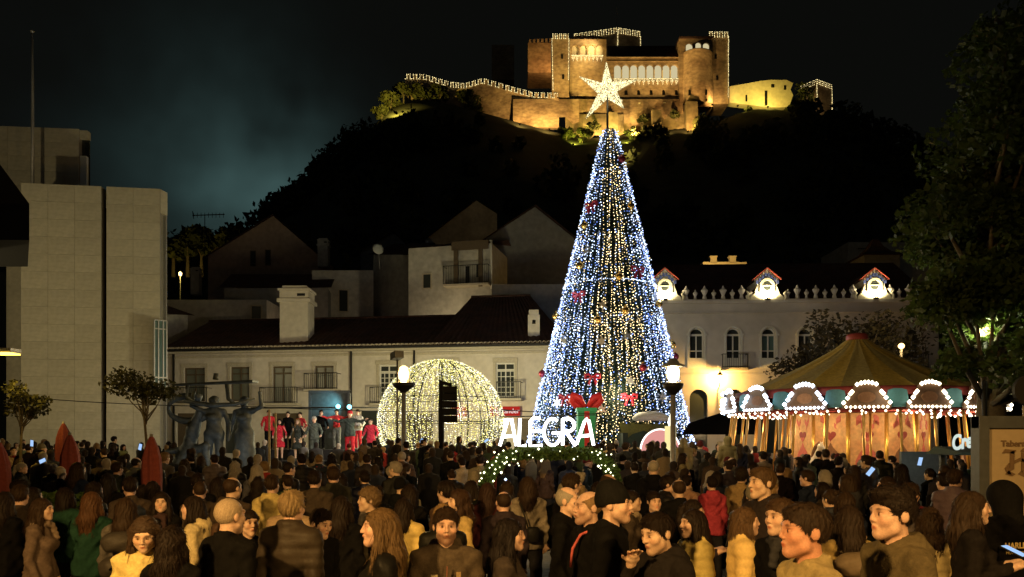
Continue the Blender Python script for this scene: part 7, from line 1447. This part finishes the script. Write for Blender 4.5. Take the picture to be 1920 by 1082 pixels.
# px, y of head top, height, heading (0 faces us, 180 away, -90 to the left, 90 to the right), female, hair, hair colour, jacket, colour, label, extras
HERO = [
 (8, 922, 1.66, 170, 1, 'long', HB, 'coat', BLK, 'dark-haired woman cut by the frame edge, back turned', {}),
 (37, 910, 1.70, 190, 0, 'short', HBR, 'coat', BRN, 'brown-haired man behind the first long-haired woman at far left', {}),
 (62, 913, 1.64, 150, 1, 'long', HB, 'coat', (.03, .03, .03), 'woman with long black hair, half turned, beside the taupe coat', {}),
 (79, 934, 1.62, 95, 1, 'long', HBR, 'coat', TAU, 'brown-haired woman in taupe coat in profile facing right', {'var': 1, 'scarf': (.20, .15, .11)}),
 (123, 914, 1.64, 175, 1, 'bob', HB, 'coat', GRN, 'woman with black bob and green coat seen from behind', {}),
 (172, 922, 1.66, 180, 1, 'long', (.07, .034, .017), 'coat', (.018, .055, .038), 'auburn long-haired woman in dark green coat from behind', {}),
 (114, 874, 1.74, 185, 0, 'bald', HGY, 'coat', BLK, 'balding grey man in dark jacket before the parasols', {}),
 (143, 880, 1.66, 175, 1, 'beanie', (.09, .022, .025), 'hood', TAN, 'person in maroon knit hat and tan coat before the parasols', {}),
 (203, 887, 1.72, 180, 1, 'long', (.012, .009, .008), 'coat', BLK, 'very long black hair from behind, right of the auburn woman', {}),
 (244, 895, 1.74, -150, 0, 'short', HB, 'coat', (.06, .045, .035), 'short-haired man in brown coat looking left past the red parasol', {}),
 (286, 902, 1.66, 185, 1, 'long', HB, 'coat', BLK, 'black-haired woman from behind directly under the red parasol', {}),
 (236, 933, 1.64, 190, 1, 'long', HBR, 'coat', GRY, 'brown-haired woman in grey jacket behind the woman in yellow', {}),
 (303, 922, 1.63, 15, 1, 'long', HB, 'coat', BLK, 'young woman facing us with long dark hair and black coat', {'var': 1, 'scarf': (.05, .03, .03)}),
 (275, 961, 1.70, 12, 1, 'long', (.04, .025, .016), 'coat', (.62, .50, .20), 'woman in pale yellow jacket looking down at her hands', {'pose': 'phone', 'pitch': .38, 'var': 1}),
 (322, 986, 1.62, 175, 1, 'wavy', HB, 'coat', BLK, 'dark wavy-haired woman from behind at the bottom edge, beside yellow jacket', {}),
 (362, 930, 1.66, -80, 1, 'long', HB, 'hood', CRM, 'dark-haired woman in profile facing left with cream hooded coat', {}),
 (430, 935, 1.78, 150, 0, 'buzz', (.36, .28, .20), 'coat', BLK, 'close-cropped grey man in black coat from behind', {}),
 (467, 956, 1.60, 40, 1, 'bun', HB, 'coat', BLK, 'woman in black peering out beside the grey-haired man', {}),
 (408, 895, 1.68, 180, 1, 'long', HB, 'coat', BLK, 'long black hair from behind, in front of the bronze group', {}),
 (371, 888, 1.74, 185, 0, 'short', HB, 'coat', BLK, 'black-haired man in front of the fountain rim', {}),
 (375, 903, 1.68, 200, 0, 'buzz', HBR, 'coat', BRN, 'cropped brown-haired man below the fountain rim', {}),
 (484, 894, 1.68, 200, 1, 'wavy', HB, 'coat', BLK, 'dark wavy-haired woman before the low wall', {}),
 (510, 891, 1.76, 178, 0, 'short', HBR, 'hood', (.50, .40, .16), 'short-haired man in mustard cream hoodie from behind', {}),
 (547, 922, 1.80, 165, 0, 'grey', (.24, .17, .09), 'puffer', (.035, .027, .02), 'fair-haired man in dark quilted jacket from behind', {}),
 (590, 883, 1.78, 180, 0, 'short', HB, 'coat', BRN, 'dark-haired man in brown coat before the low wall', {}),
 (597, 952, 1.64, 55, 0, 'short', HB, 'coat', BLK, 'man in black leaning in, looking right, beside quilted jacket', {'pitch': .25}),
 (640, 930, 1.66, 170, 1, 'long', HB, 'coat', BLK, 'woman with long black hair between quilted jacket and curly man', {}),
 (692, 916, 1.70, -70, 0, 'curly', (.13, .085, .045), 'coat', (.10, .085, .06), 'fair curly-haired man looking left behind the blonde woman', {'scarf': (.12, .11, .10)}),
 (714, 953, 1.76, -78, 1, 'long', (.10, .062, .03), 'leather', BLK, 'blonde streaked woman in black leather jacket facing left', {'var': 1}),
 (757, 934, 1.62, 170, 1, 'long', HB, 'puffer', (.58, .45, .16), 'dark-haired woman in cream hooded puffer from behind', {}),
 (768, 908, 1.68, 190, 1, 'bob', HB, 'coat', BLK, 'woman with black bob in front of the low wall end', {}),
 (836, 953, 1.73, 8, 0, 'short', (.030, .018, .012), 'hood', (.075, .058, .042), 'stubbled man in grey-brown softshell smiling towards us', {'beard': .8}),
 (861, 918, 1.70, -70, 1, 'wavy', (.04, .022, .014), 'coat', (.50, .37, .15), 'woman with wind-blown brown hair in cream coat', {'var': 1}),
 (914, 905, 1.68, 180, 1, 'long', (.03, .016, .012), 'coat', (.06, .018, .02), 'long dark hair and maroon jacket below the hedge arch', {}),
 (955, 973, 1.64, 82, 1, 'bangs', (.012, .009, .009), 'coat', (.05, .04, .035), 'woman with black fringe in profile facing right', {'var': 1}),
 (990, 893, 1.74, 178, 1, 'long', (.03, .018, .012), 'coat', (.22, .19, .15), 'long brown hair, beige jacket and black shoulder bag from behind', {}),
 (1064, 913, 1.78, 70, 0, 'bald', HGY, 'coat', BLK, 'bald grey man in black coat facing right', {}),
 (1104, 921, 1.80, -70, 0, 'bald', (.20, .13, .07), 'coat', BLK, 'balding man looking left with pink lanyard on black coat', {'beard': .35}),
 (1150, 910, 1.88, 70, 0, 'beanie', (.010, .010, .010), 'coat', BLK, 'tall man in black knit hat facing right', {'beard': .35}),
 (1183, 919, 1.66, 80, 1, 'bun', HB, 'coat', BRN, 'woman in profile facing right behind the black knit hat', {'scarf': (.25, .2, .14)}),
 (1226, 921, 1.64, 12, 1, 'bun', HB, 'coat', BLK, 'woman with tied-back hair facing us above the hand-raising man', {}),
 (1240, 959, 1.75, -60, 0, 'short', HB, 'hood', (.016, .014, .014), 'dark-haired man in black jacket holding hand to his mouth', {'pose': 'mouth', 'pitch': .22, 'beard': .35}),
 (1190, 866, 1.76, 180, 1, 'bun', HB, 'coat', BLK, 'tall woman with hair bun from behind, right of the arch', {}),
 (1225, 1052, 1.35, 170, 0, 'short', (.07, .04, .025), 'coat', BRN, 'child with brown hair at the bottom edge by the hand-raising man', {}),
 (1273, 899, 1.72, 180, 0, 'bald', HBR, 'coat', BLK, 'bald man in dark coat from behind, left of the pink hood', {}),
 (1335, 893, 1.66, 180, 1, 'short', HB, 'hood', (.38, .05, .08), 'person with pink hood seen from behind', {}),
 (1390, 878, 1.76, 150, 0, 'curly', (.02, .014, .01), 'coat', TAN, 'curly dark-haired man in tan coat from behind', {}),
 (1430, 877, 1.95, -75, 0, 'short', (.075, .045, .024), 'hood', (.028, .022, .022), 'tall fair young man in dark hooded jacket facing left', {}),
 (1397, 951, 1.66, 80, 1, 'bob', (.085, .05, .027), 'puffer', (.62, .45, .18), 'woman with brown bob in cream puffer facing right', {}),
 (1300, 955, 1.64, -75, 1, 'long', HB, 'puffer', (.58, .47, .17), 'long black-haired woman in cream puffer facing left', {}),
 (1466, 936, 1.79, -65, 0, 'short', (.06, .035, .02), 'coat', BLK, 'brown-haired man looking left behind the big foreground man', {'scarf': (.03, .03, .035)}),
 (1512, 946, 1.88, -85, 0, 'short', (.030, .019, .013), 'coat', (.30, .24, .12), 'large foreground man with brown hair passing leftwards', {'skin': (.50, .27, .19)}),
 (1592, 948, 1.70, 172, 1, 'long', (.022, .014, .01), 'coat', (.50, .36, .14), 'long-haired woman in cream coat from behind, left of khaki jacket', {}),
 (1676, 918, 1.93, -80, 0, 'quiff', (.016, .011, .009), 'hood', KHA, 'young man with dark quiff in khaki hooded jacket facing left', {}),
 (1742, 952, 1.64, 175, 1, 'wavy', HBR, 'puffer', (.58, .47, .24), 'person in pale puffer half hidden behind khaki jacket', {}),
 (1822, 921, 1.81, 72, 1, 'long', (.032, .02, .013), 'coat', (.014, .012, .012), 'woman with long brown hair in black coat facing right', {'pose': 'phone'}),
 (1864, 886, 1.87, 185, 0, 'bald', HBR, 'hood', BLK, 'bald man in black hooded coat before the tavern board', {}),
 (1880, 906, 1.84, 190, 0, 'hoodup', BLK, 'hood', BLK, 'person with black hood up at frame edge', {}),
 (1770, 888, 1.74, 180, 0, 'short', HB, 'coat', BLK, 'man in black jacket and beige trousers before the crepe kiosk', {'tcol': (.25, .18, .10)}),
 (1735, 858, 1.76, 175, 0, 'short', HB, 'coat', BLK, 'man in black holding a phone up before the carousel', {'pose': 'raise'}),
 (1690, 870, 1.80, 180, 1, 'long', HB, 'coat', BLK, 'woman in long black coat before the carousel panels', {'long': .3}),
 (1602, 872, 1.74, 182, 1, 'long', HBR, 'coat', (.03, .03, .03), 'woman in long charcoal coat before the carousel', {'long': .3}),
 (1640, 878, 1.62, 180, 1, 'beanie', (.28, .23, .14), 'coat', BLK, 'person in pale knit hat filming the carousel', {'pose': 'phone'}),
 (742, 853, 1.62, 178, 1, 'short', HB, 'coat', (.55, .10, .16), 'person in bright pink jacket behind the low wall', {}),
 (676, 844, 1.76, 180, 1, 'long', HBL, 'coat', (.45, .36, .22), 'person in long cream coat behind the low wall', {'long': .3}),
 (651, 850, 1.66, 185, 1, 'bob', HBR, 'coat', (.40, .30, .17), 'person in sand coat behind the low wall', {'long': .2}),
 (585, 846, 1.7, 185, 1, 'long', HB, 'coat', (.30, .24, .16), 'person in beige coat with black bag strap below the stage', {}),
 (867, 858, 1.66, 190, 1, 'short', HB, 'coat', (.36, .31, .24), 'person in pale jacket left of the hedge arch', {}),
 (1282, 822, 1.86, 180, 0, 'hoodup', (.5, .46, .3), 'puffer', (.34, .30, .19), 'child in cream hooded suit carried above the crowd by lamp pole', {}),
 (1364, 819, 2.0, 180, 0, 'hoodup', (.18, .165, .095), 'puffer', (.18, .165, .095), 'child in khaki hood carried above the crowd by the carousel', {}),
]
placed = []; hero = []
def depth_for(py, H): return (CH - H) * F / (py - HY)
for (px, py, H, ang, fem, hair, hc, js, jc, lb, ex) in HERO:
    if py < HY: d = 21.0; H = PZ(py, d); z0 = H - 1.55; HH = 1.55
    else: d = depth_for(py, H); z0 = 0; HH = H
    if py in (844, 846, 850, 853): d = 24.2 + (px % 7) * .12; H = PZ(py, d); z0 = float(ground_z(PX(px, d), d)); HH = H - z0
    if py == 858 and px == 867: d = 17.5; z0 = float(ground_z(PX(px, d), d)); HH = PZ(py, d) - z0
    kw = dict(ex); near = d < 7.5
    o = person(PX(px, d), d, HH, ang, fem, hair, hc, js, jc, lb, kw.pop('pose', 'down'), group='people in the crowd', z=z0, res=.0056 if near else .0125, legs=d > 5, fv=(px * 7 + py) % 4 if near else 0, **kw)
    placed.append((PX(px, d), d)); hero.append((px, py, d, o))
def hero_obj(s_): return next(o for a, b, d, o in hero if s_ in o['label'])
def rider(px, d):  # an adult under each carried child
    person(PX(px, d), d - .1, 1.7, 180, 0, 'short', HB, 'coat', BLK, 'adult carrying a child on the shoulders, ' + ('by the lamp pole' if px < 1300 else 'by the carousel'), group='people in the crowd', res=.0125); placed.append((PX(px, d), d))
rider(1282, 21.2); rider(1364, 21.2)
# details worn or carried: parts of clothing are children, bags are things
m1 = hero_obj('stubbled man')
for nm, (x, y, z, w_, h_), c in (('chest_badge', (-.085, -.148, 1.31, .045, .03), (.3, .26, .17)), ('chest_emblem', (.075, -.15, 1.315, .03, .05), (.28, .2, .11)), ('sleeve_flag', (.232, -.075, 1.23, .04, .04), (.5, .05, .05))):
    q = MB(); q.box(x - w_ / 2, x + w_ / 2, y - .006, y + .01, z - h_ / 2, z + h_ / 2); o = q.build(nm, M['cloth'], m1, origin=Vector((0, 0, 0))); o.color = (*c, 1)
q = MB(); q.bar((0, -.138, 1.38), (-.005, -.150, 1.24), .008, .008); o = q.build('zip', M['cloth'], m1, origin=Vector((0, 0, 0))); o.color = (.16, .07, .05, 1)
m2 = hero_obj('pink lanyard'); q = MB(); q.tube([(.06, .02, 1.49), (.07, -.10, 1.44), (.06, -.155, 1.34), (.04, -.165, 1.2)], .011, 6); o = q.build('lanyard', M['cloth'], m2, origin=Vector((0, 0, 0))); o.color = (.62, .14, .13, 1)
m3 = hero_obj('frame edge'); 
m4 = hero_obj('person with black hood up')
tx = text('back_print', 'HARLEY', .062, M['cloth'], None, (0, 0, 0), ext=.001, offset=.002); tx.parent = m4; tx.rotation_euler = (R(90), 0, R(180)); tx.location = (.14, .178, 1.27); tx.color = (.55, .42, .18, 1)
tx = text('back_print', 'MOTOR CYCLES', .030, M['cloth'], None, (0, 0, 0), ext=.001); tx.parent = m4; tx.rotation_euler = (R(90), 0, R(180)); tx.location = (.13, .178, 1.225); tx.color = (.45, .35, .15, 1)
m5 = hero_obj('shoulder bag'); bgx, bgy = m5.location.x, m5.location.y
bag = empty('shoulder_bag', (bgx + .04, bgy - .22, 1.0), 'small black shoulder bag on back of the beige jacket', 'bag'); q = MB(); q.lathe((bgx + .06, bgy - .215, 1.02), [(.05, -.1), (.085, -.08), (.09, .06), (.06, .10)], 12); q.v = [(x, bgy - .215 + (y - bgy + .215) * .4, z) for x, y, z in q.v]; q.build('pouch', M['shiny'], bag).color = (.012, .012, .012, 1)
q = MB(); q.tube([(bgx + .0, bgy - .22, 1.1), (bgx - .06, bgy - .20, 1.3), (bgx - .11, bgy - .09, 1.47)], .010, 6); q.build('strap', M['shiny'], bag).color = (.012, .012, .012, 1)
# backpacks
S = SDF(axis((-.2, .2, .016)), axis((-.14, .14, .016)), axis((-.3, .3, .016))); S.cap((-.07, 0, -.14), (.07, 0, -.14), .11, .11, .04); S.cap((-.06, .0, .10), (.06, .0, .10), .10, .10, .05); S.cap((-.05, .07, -.12), (.05, .07, -.12), .07, .07, .02); S.disp(lambda X, Y, Z: .004 * np.sin(Z * 60 + X * 30)); bV, bF = S.mesh(); bpm = np_mesh('backpack', bV, bF, True); bpm.materials.append(M['shiny'])
for key, c, lb in (('in grey jacket behind the woman in yellow', (.04, .035, .03), 'dark backpack worn over the grey jacket'), ('short-haired man in brown coat looking left', (.02, .025, .04), 'navy backpack on the man in brown coat'), ('in cream coat from behind, left of khaki', (.12, .09, .06), 'brown backpack on the cream coat beside khaki jacket')):
    h = hero_obj(key); rz = h.rotation_euler.z; o = link('backpack', bpm, None, None, (h.location.x - .22 * math.sin(rz), h.location.y + .22 * math.cos(rz), 1.22 * h.scale.z), c); o.rotation_euler = (0, 0, rz); tag(o, lb, 'backpack')
    for sg in (-1, 1): q = MB(); q.tube([(sg * .09, -.10, .18), (sg * .10, -.20, .235), (sg * .11, -.31, .19)], .016, 6); st_ = q.build('strap', M['shiny'], o, origin=Vector((0, 0, 0))); st_.color = (*c, 1)
# phones held in the crowd
phone_me = bpy.data.meshes.new('phone'); q = MB(); q.box(-.037, .037, -.004, .004, -.078, .078); phone_me.from_pydata(q.v, [], q.f); phone_me.materials.append(M['black'])
scr_me = bpy.data.meshes.new('screen'); q = MB(); q.box(-.034, .034, -.0062, -.0042, -.073, .073); scr_me.from_pydata(q.v, [], q.f); scr_me.materials.append(M['screen'])
for px, py, d, rl, lb in [(60, 831, 18, .2, 'lit phone held up near the left roadside lamp'), (80, 864, 15, 1.2, 'lit phone held low before the rear parasols'), (263, 838, 18, .3, 'lit phone beside the front red parasol'), (222, 876, 15, 1.0, 'small lit phone in front of the parasols'), (1632, 884, 12.5, .6, 'lit phone of the pale-hat person filming the carousel'), (1725, 865, 14, .1, 'lit phone raised before the carousel panels'), (790, 826, 26, .5, 'tiny lit phone before the light ball'), (912, 826, 24, .9, 'tiny lit phone left of the neon word'), (1902, 1034, 5.2, 1.45, 'lit phone in hands of the long-haired woman in black')]:
    o = link('phone', phone_me, None, None, P(px, py, d)); o.rotation_euler = (.25, rl, 0) if d > 6 else (-1.2, 0, .5); tag(o, lb, 'phone', 'phones held up in the crowd'); link('screen', scr_me, o)

# ---- the rest of the crowd, farther off: individuals in zones
def zone(x, y):
    px = CX + x / y * F
    if px < 320: return 'left', 'by the red parasols', random.gauss(150, 45)
    if px < 720: return 'stage', 'facing the stage', random.gauss(182, 22)
    if px < 980: return 'ball', 'before the light ball', random.gauss(178, 35)
    if px < 1330: return 'tree', 'below the Christmas tree', random.gauss(170, 50)
    return 'fair', 'before the carousel', random.gauss(180, 50)
def free(x, y, md):
    if (x - fcx) ** 2 + (y - fcy) ** 2 < 4.5 ** 2: return False
    if (x - CCX) ** 2 + (y - CCY) ** 2 < 5.1 ** 2: return False
    if (x - TX) ** 2 + (y - TY) ** 2 < 5.0 ** 2: return False
    if (x - DX) ** 2 + (y - DY) ** 2 < 2.9 ** 2: return False
    if abs(y - AY) < .7 and PX(885, AY) < x < PX(1165, AY): return False
    if PX(495, 21) < x < PX(810, 21) and 19.6 < y < 22.8: return False
    if y > 31.5 and x < PX(735, 32): return False
    if x > PX(1755, 15) and 14.2 < y < 17.6: return False
    if x > PX(1800, 8) and 7 < y < 9: return False
    if 11 < y < 12.8 and x < PX(205, 12): return False
    for a, b in ((PX(757, 24), 24), (PX(1262, 20), 20), (spx, SPY), (gc.x, GY), (PX(1258, 31), 31), (PX(284, 13.5), 13.5), (PX(131, 14.5), 14.5), (PX(119, 19), 19), (PX(285, 20), 20), (bx, 20)):
        if (x - a) ** 2 + (y - b) ** 2 < .55 ** 2: return False
    return all((x - a) ** 2 + (y - b) ** 2 > md * md for a, b in placed)
JC = [('black', BLK)] * 9 + [('charcoal', (.03, .03, .032))] * 5 + [('brown', (.06, .042, .03))] * 3 + [('navy', (.015, .02, .04))] * 3 + [('grey', (.12, .115, .11))] * 2 + [('beige', (.25, .195, .12))] * 2 + [('cream', (.42, .35, .21))] * 1 + [('green', (.03, .05, .03))] * 1 + [('red', (.3, .03, .03))] * 1
HCN = [('black-haired', HB)] * 5 + [('brown-haired', HBR)] * 4 + [('fair-haired', HBL)] * 1 + [('grey-haired', HGY)] * 1
random.seed(19)
used_labels = set()
HW = {'long': 'long', 'bob': 'bobbed', 'bun': 'tied-up', 'wavy': 'wavy', 'pony': 'ponytailed', 'short': 'short', 'buzz': 'cropped', 'bald': 'thinning', 'grey': 'combed'}
def olabel(hair, hn, cn, js, where, y):
    row = 'nearer rows' if y < 11.5 else ('middle rows' if y < 17 else ('far rows' if y < 24 else 'farthest rows')); jk = {'coat': 'coat', 'hood': 'hooded jacket', 'puffer': 'puffer'}[js]
    head = 'onlooker with knit hat' if hair == 'beanie' else f"onlooker with {HW[hair]} {hn.split('-')[0]} hair"
    return f'{head} in {cn} {jk} {where}, {row}'
def filler(x, y, res=.0125):
    zn, where, ang = zone(x, y); gz = float(ground_z(x, y))
    for _t in range(60):
        fem = random.random() < .5; cn, jc = random.choice(JC); hn, hcl = random.choice(HCN)
        hair = random.choice(['long', 'long', 'bob', 'bun', 'wavy', 'pony'] if fem else ['short', 'short', 'buzz', 'bald', 'short', 'grey']); js = random.choice(['coat', 'coat', 'hood', 'puffer'])
        if random.random() < .09: hair = 'beanie'; hn = 'knit-hatted'; hcl = random.choice([BLK, (.2, .18, .14), MAR])
        lab = olabel(hair, hn, cn, js, where, y)
        if lab not in used_labels: break
    used_labels.add(lab); H = random.gauss(1.63 if fem else 1.74, .06)
    pose = random.choice(['down', 'down', 'pocket', 'phone']); jc = tuple(c * random.uniform(.8, 1.2) for c in jc)
    person(x, y, H, ang, fem, hair, hcl, js, jc, lab, pose, group='onlookers ' + where, res=res, legs=y > 6, z=gz, scarf=random.choice([(.2, .03, .03), (.15, .14, .13), (.3, .25, .18), (.03, .04, .06)]) if random.random() < .16 else None); placed.append((x, y))
# a few in the gaps behind the near rows
cnt = 0
for _ in range(1500):
    d = random.uniform(7.0, 11.5); px = random.uniform(-10, 1800); x = PX(px, d)
    if any(abs(px - a) < .13 * F / hd and d < hd + .5 for a, b, hd, o in hero): continue
    if any(abs(px - a) < .10 * F / hd * 1.0 and abs(d - hd) < .7 for a, b, hd, o in hero): continue
    if 890 < px < 1170 and d > 9 and random.random() < .6: continue
    if not free(x, d, .62): continue
    filler(x, d); cnt += 1
    if cnt >= 34: break
cnt = 0
for _ in range(9000):
    d = 11.5 + 20 * random.random() ** 1.1; px = random.uniform(-10, 1850); x = PX(px, d)
    if 880 < px < 1170 and d < 16 and random.random() < .75: continue
    if not free(x, d, .66): continue
    filler(x, d); cnt += 1
    if cnt >= 176: break
# farthest crowd: one mass
lowS = SDF(axis((-.34, .34, .045)), axis((-.24, .24, .045)), axis((-.02, 1.5, .05), (1.5, 1.82, .03))); torso_prims(lowS, .18, False, .03)
for sg in (-1, 1): lowS.cap((sg * .18, .01, 1.4), (sg * .25, .02, .9), .07, .05, .04); lowS.cap((sg * .09, .02, .9), (sg * .1, .02, .05), .09, .06, .04)
lowS.ell((0, .01, 1.66), (.085, .105, .115), .02); lowS.cap((0, .03, 1.58), (0, .03, 1.48), .06, .06, .03); LV, LF = lowS.mesh(); AV = []; AF = []; AC = []; n0 = 0; random.seed(4); pl2 = []
hd_ = LV[:, 2] > 1.53; face_ = hd_ & (LV[:, 1] < -.03) & (LV[:, 2] < 1.70)
for _ in range(5000):
    d = random.uniform(16, 40); px = random.uniform(-20, 1850); x = PX(px, d)
    if not free(x, d, .5) or any((x - a) ** 2 + (d - b) ** 2 < .25 for a, b in pl2): continue
    if 880 < px < 1170 and d < 17: continue
    pl2.append((x, d)); a = R(random.gauss(180, 45)); s_ = random.gauss(1.68, .08) / 1.775; ca, sa = math.cos(a), math.sin(a); V2 = LV.copy(); V2 = np.stack([V2[:, 0] * ca - V2[:, 1] * sa + x, V2[:, 0] * sa + V2[:, 1] * ca + d, V2[:, 2] * s_ + float(ground_z(x, d))], 1)
    c = np.tile(np.array(random.choice(JC)[1]), (len(LV), 1)); c[hd_] = random.choice(HCN)[1]; c[face_] = (.5, .33, .24); AV.append(V2); AF.append(LF + n0); AC.append(c); n0 += len(LV)
    if len(pl2) >= 260: break
me = np_mesh('crowd', np.concatenate(AV), np.concatenate(AF), True); col_attr(me, 'tint', np.concatenate(AC)); tag(link('distant_crowd', me, None, M['crowdmat']), 'dense mass of distant onlookers filling the square', 'crowd', kind='stuff')
# ---- carousel horses
def horse():
    S = SDF(axis((-.75, .75, .025)), axis((-.28, .28, .025)), axis((-.75, .95, .025)))
    S.cap((-.38, 0, 0), (.32, 0, .03), .22, .21, .08); S.cap((.36, 0, .1), (.52, 0, .55), .17, .10, .08); S.cap((.52, 0, .6), (.74, 0, .42), .105, .055, .04)
    for sg in (-1, 1): S.cap((.30, sg * .1, -.1), (.52, sg * .1, -.32), .09, .05, .05); S.cap((.52, sg * .1, -.32), (.40, sg * .1, -.58), .048, .04, .02); S.cap((-.40, sg * .1, -.05), (-.46, sg * .11, -.36), .12, .06, .05); S.cap((-.46, sg * .11, -.36), (-.62, sg * .11, -.62), .055, .042, .02); S.cap((.55, sg * .05, .68), (.54, sg * .06, .78), .03, .01, .01)
    return S.mesh()
HV, HF = horse(); hme = np_mesh('horse', HV, HF, True); hme.materials.append(M['pale_paint'])
mq = MB(); mq.tube([(.50, 0, .74), (.38, 0, .62), (.30, 0, .42), (.22, 0, .26)], [.05, .08, .08, .04], 7); mme = bpy.data.meshes.new('mane'); mme.from_pydata(mq.v, [], mq.f); mme.materials.append(M['brown_paint'])
tq = MB(); tq.tube([(-.58, 0, .08), (-.72, 0, -.02), (-.74, 0, -.3)], [.05, .07, .02], 7); tme = bpy.data.meshes.new('tail'); tme.from_pydata(tq.v, [], tq.f); tme.materials.append(M['brown_paint'])
sq_ = MB(); sq_.lathe((0, 0, .16), [(.24, -.12), (.23, .06), (.1, .1)], 12); sdm = bpy.data.meshes.new('saddle'); sdm.from_pydata(sq_.v, [], sq_.f); sdm.materials.append(M['red_paint'])
lbs = ['front and nearest the painted panels', 'left of the painted panels', 'far side left', 'far side right', 'right of the painted panels', 'right front by the kiosk']
for k in range(6):
    a = -math.pi / 2 + .18 + k * math.pi / 3 * -1; o = link('carousel_horse', hme, None, None, (CCX + 3.42 * math.cos(a), CCY + 3.42 * math.sin(a), 1.25 + .15 * math.sin(k * 2))); o.rotation_euler = (0, 0, a + math.pi / 2); tag(o, 'white carousel horse with brown mane, ' + lbs[k], 'carousel horse', 'carousel horses'); link('mane', mme, o); link('tail', tme, o); link('saddle', sdm, o)
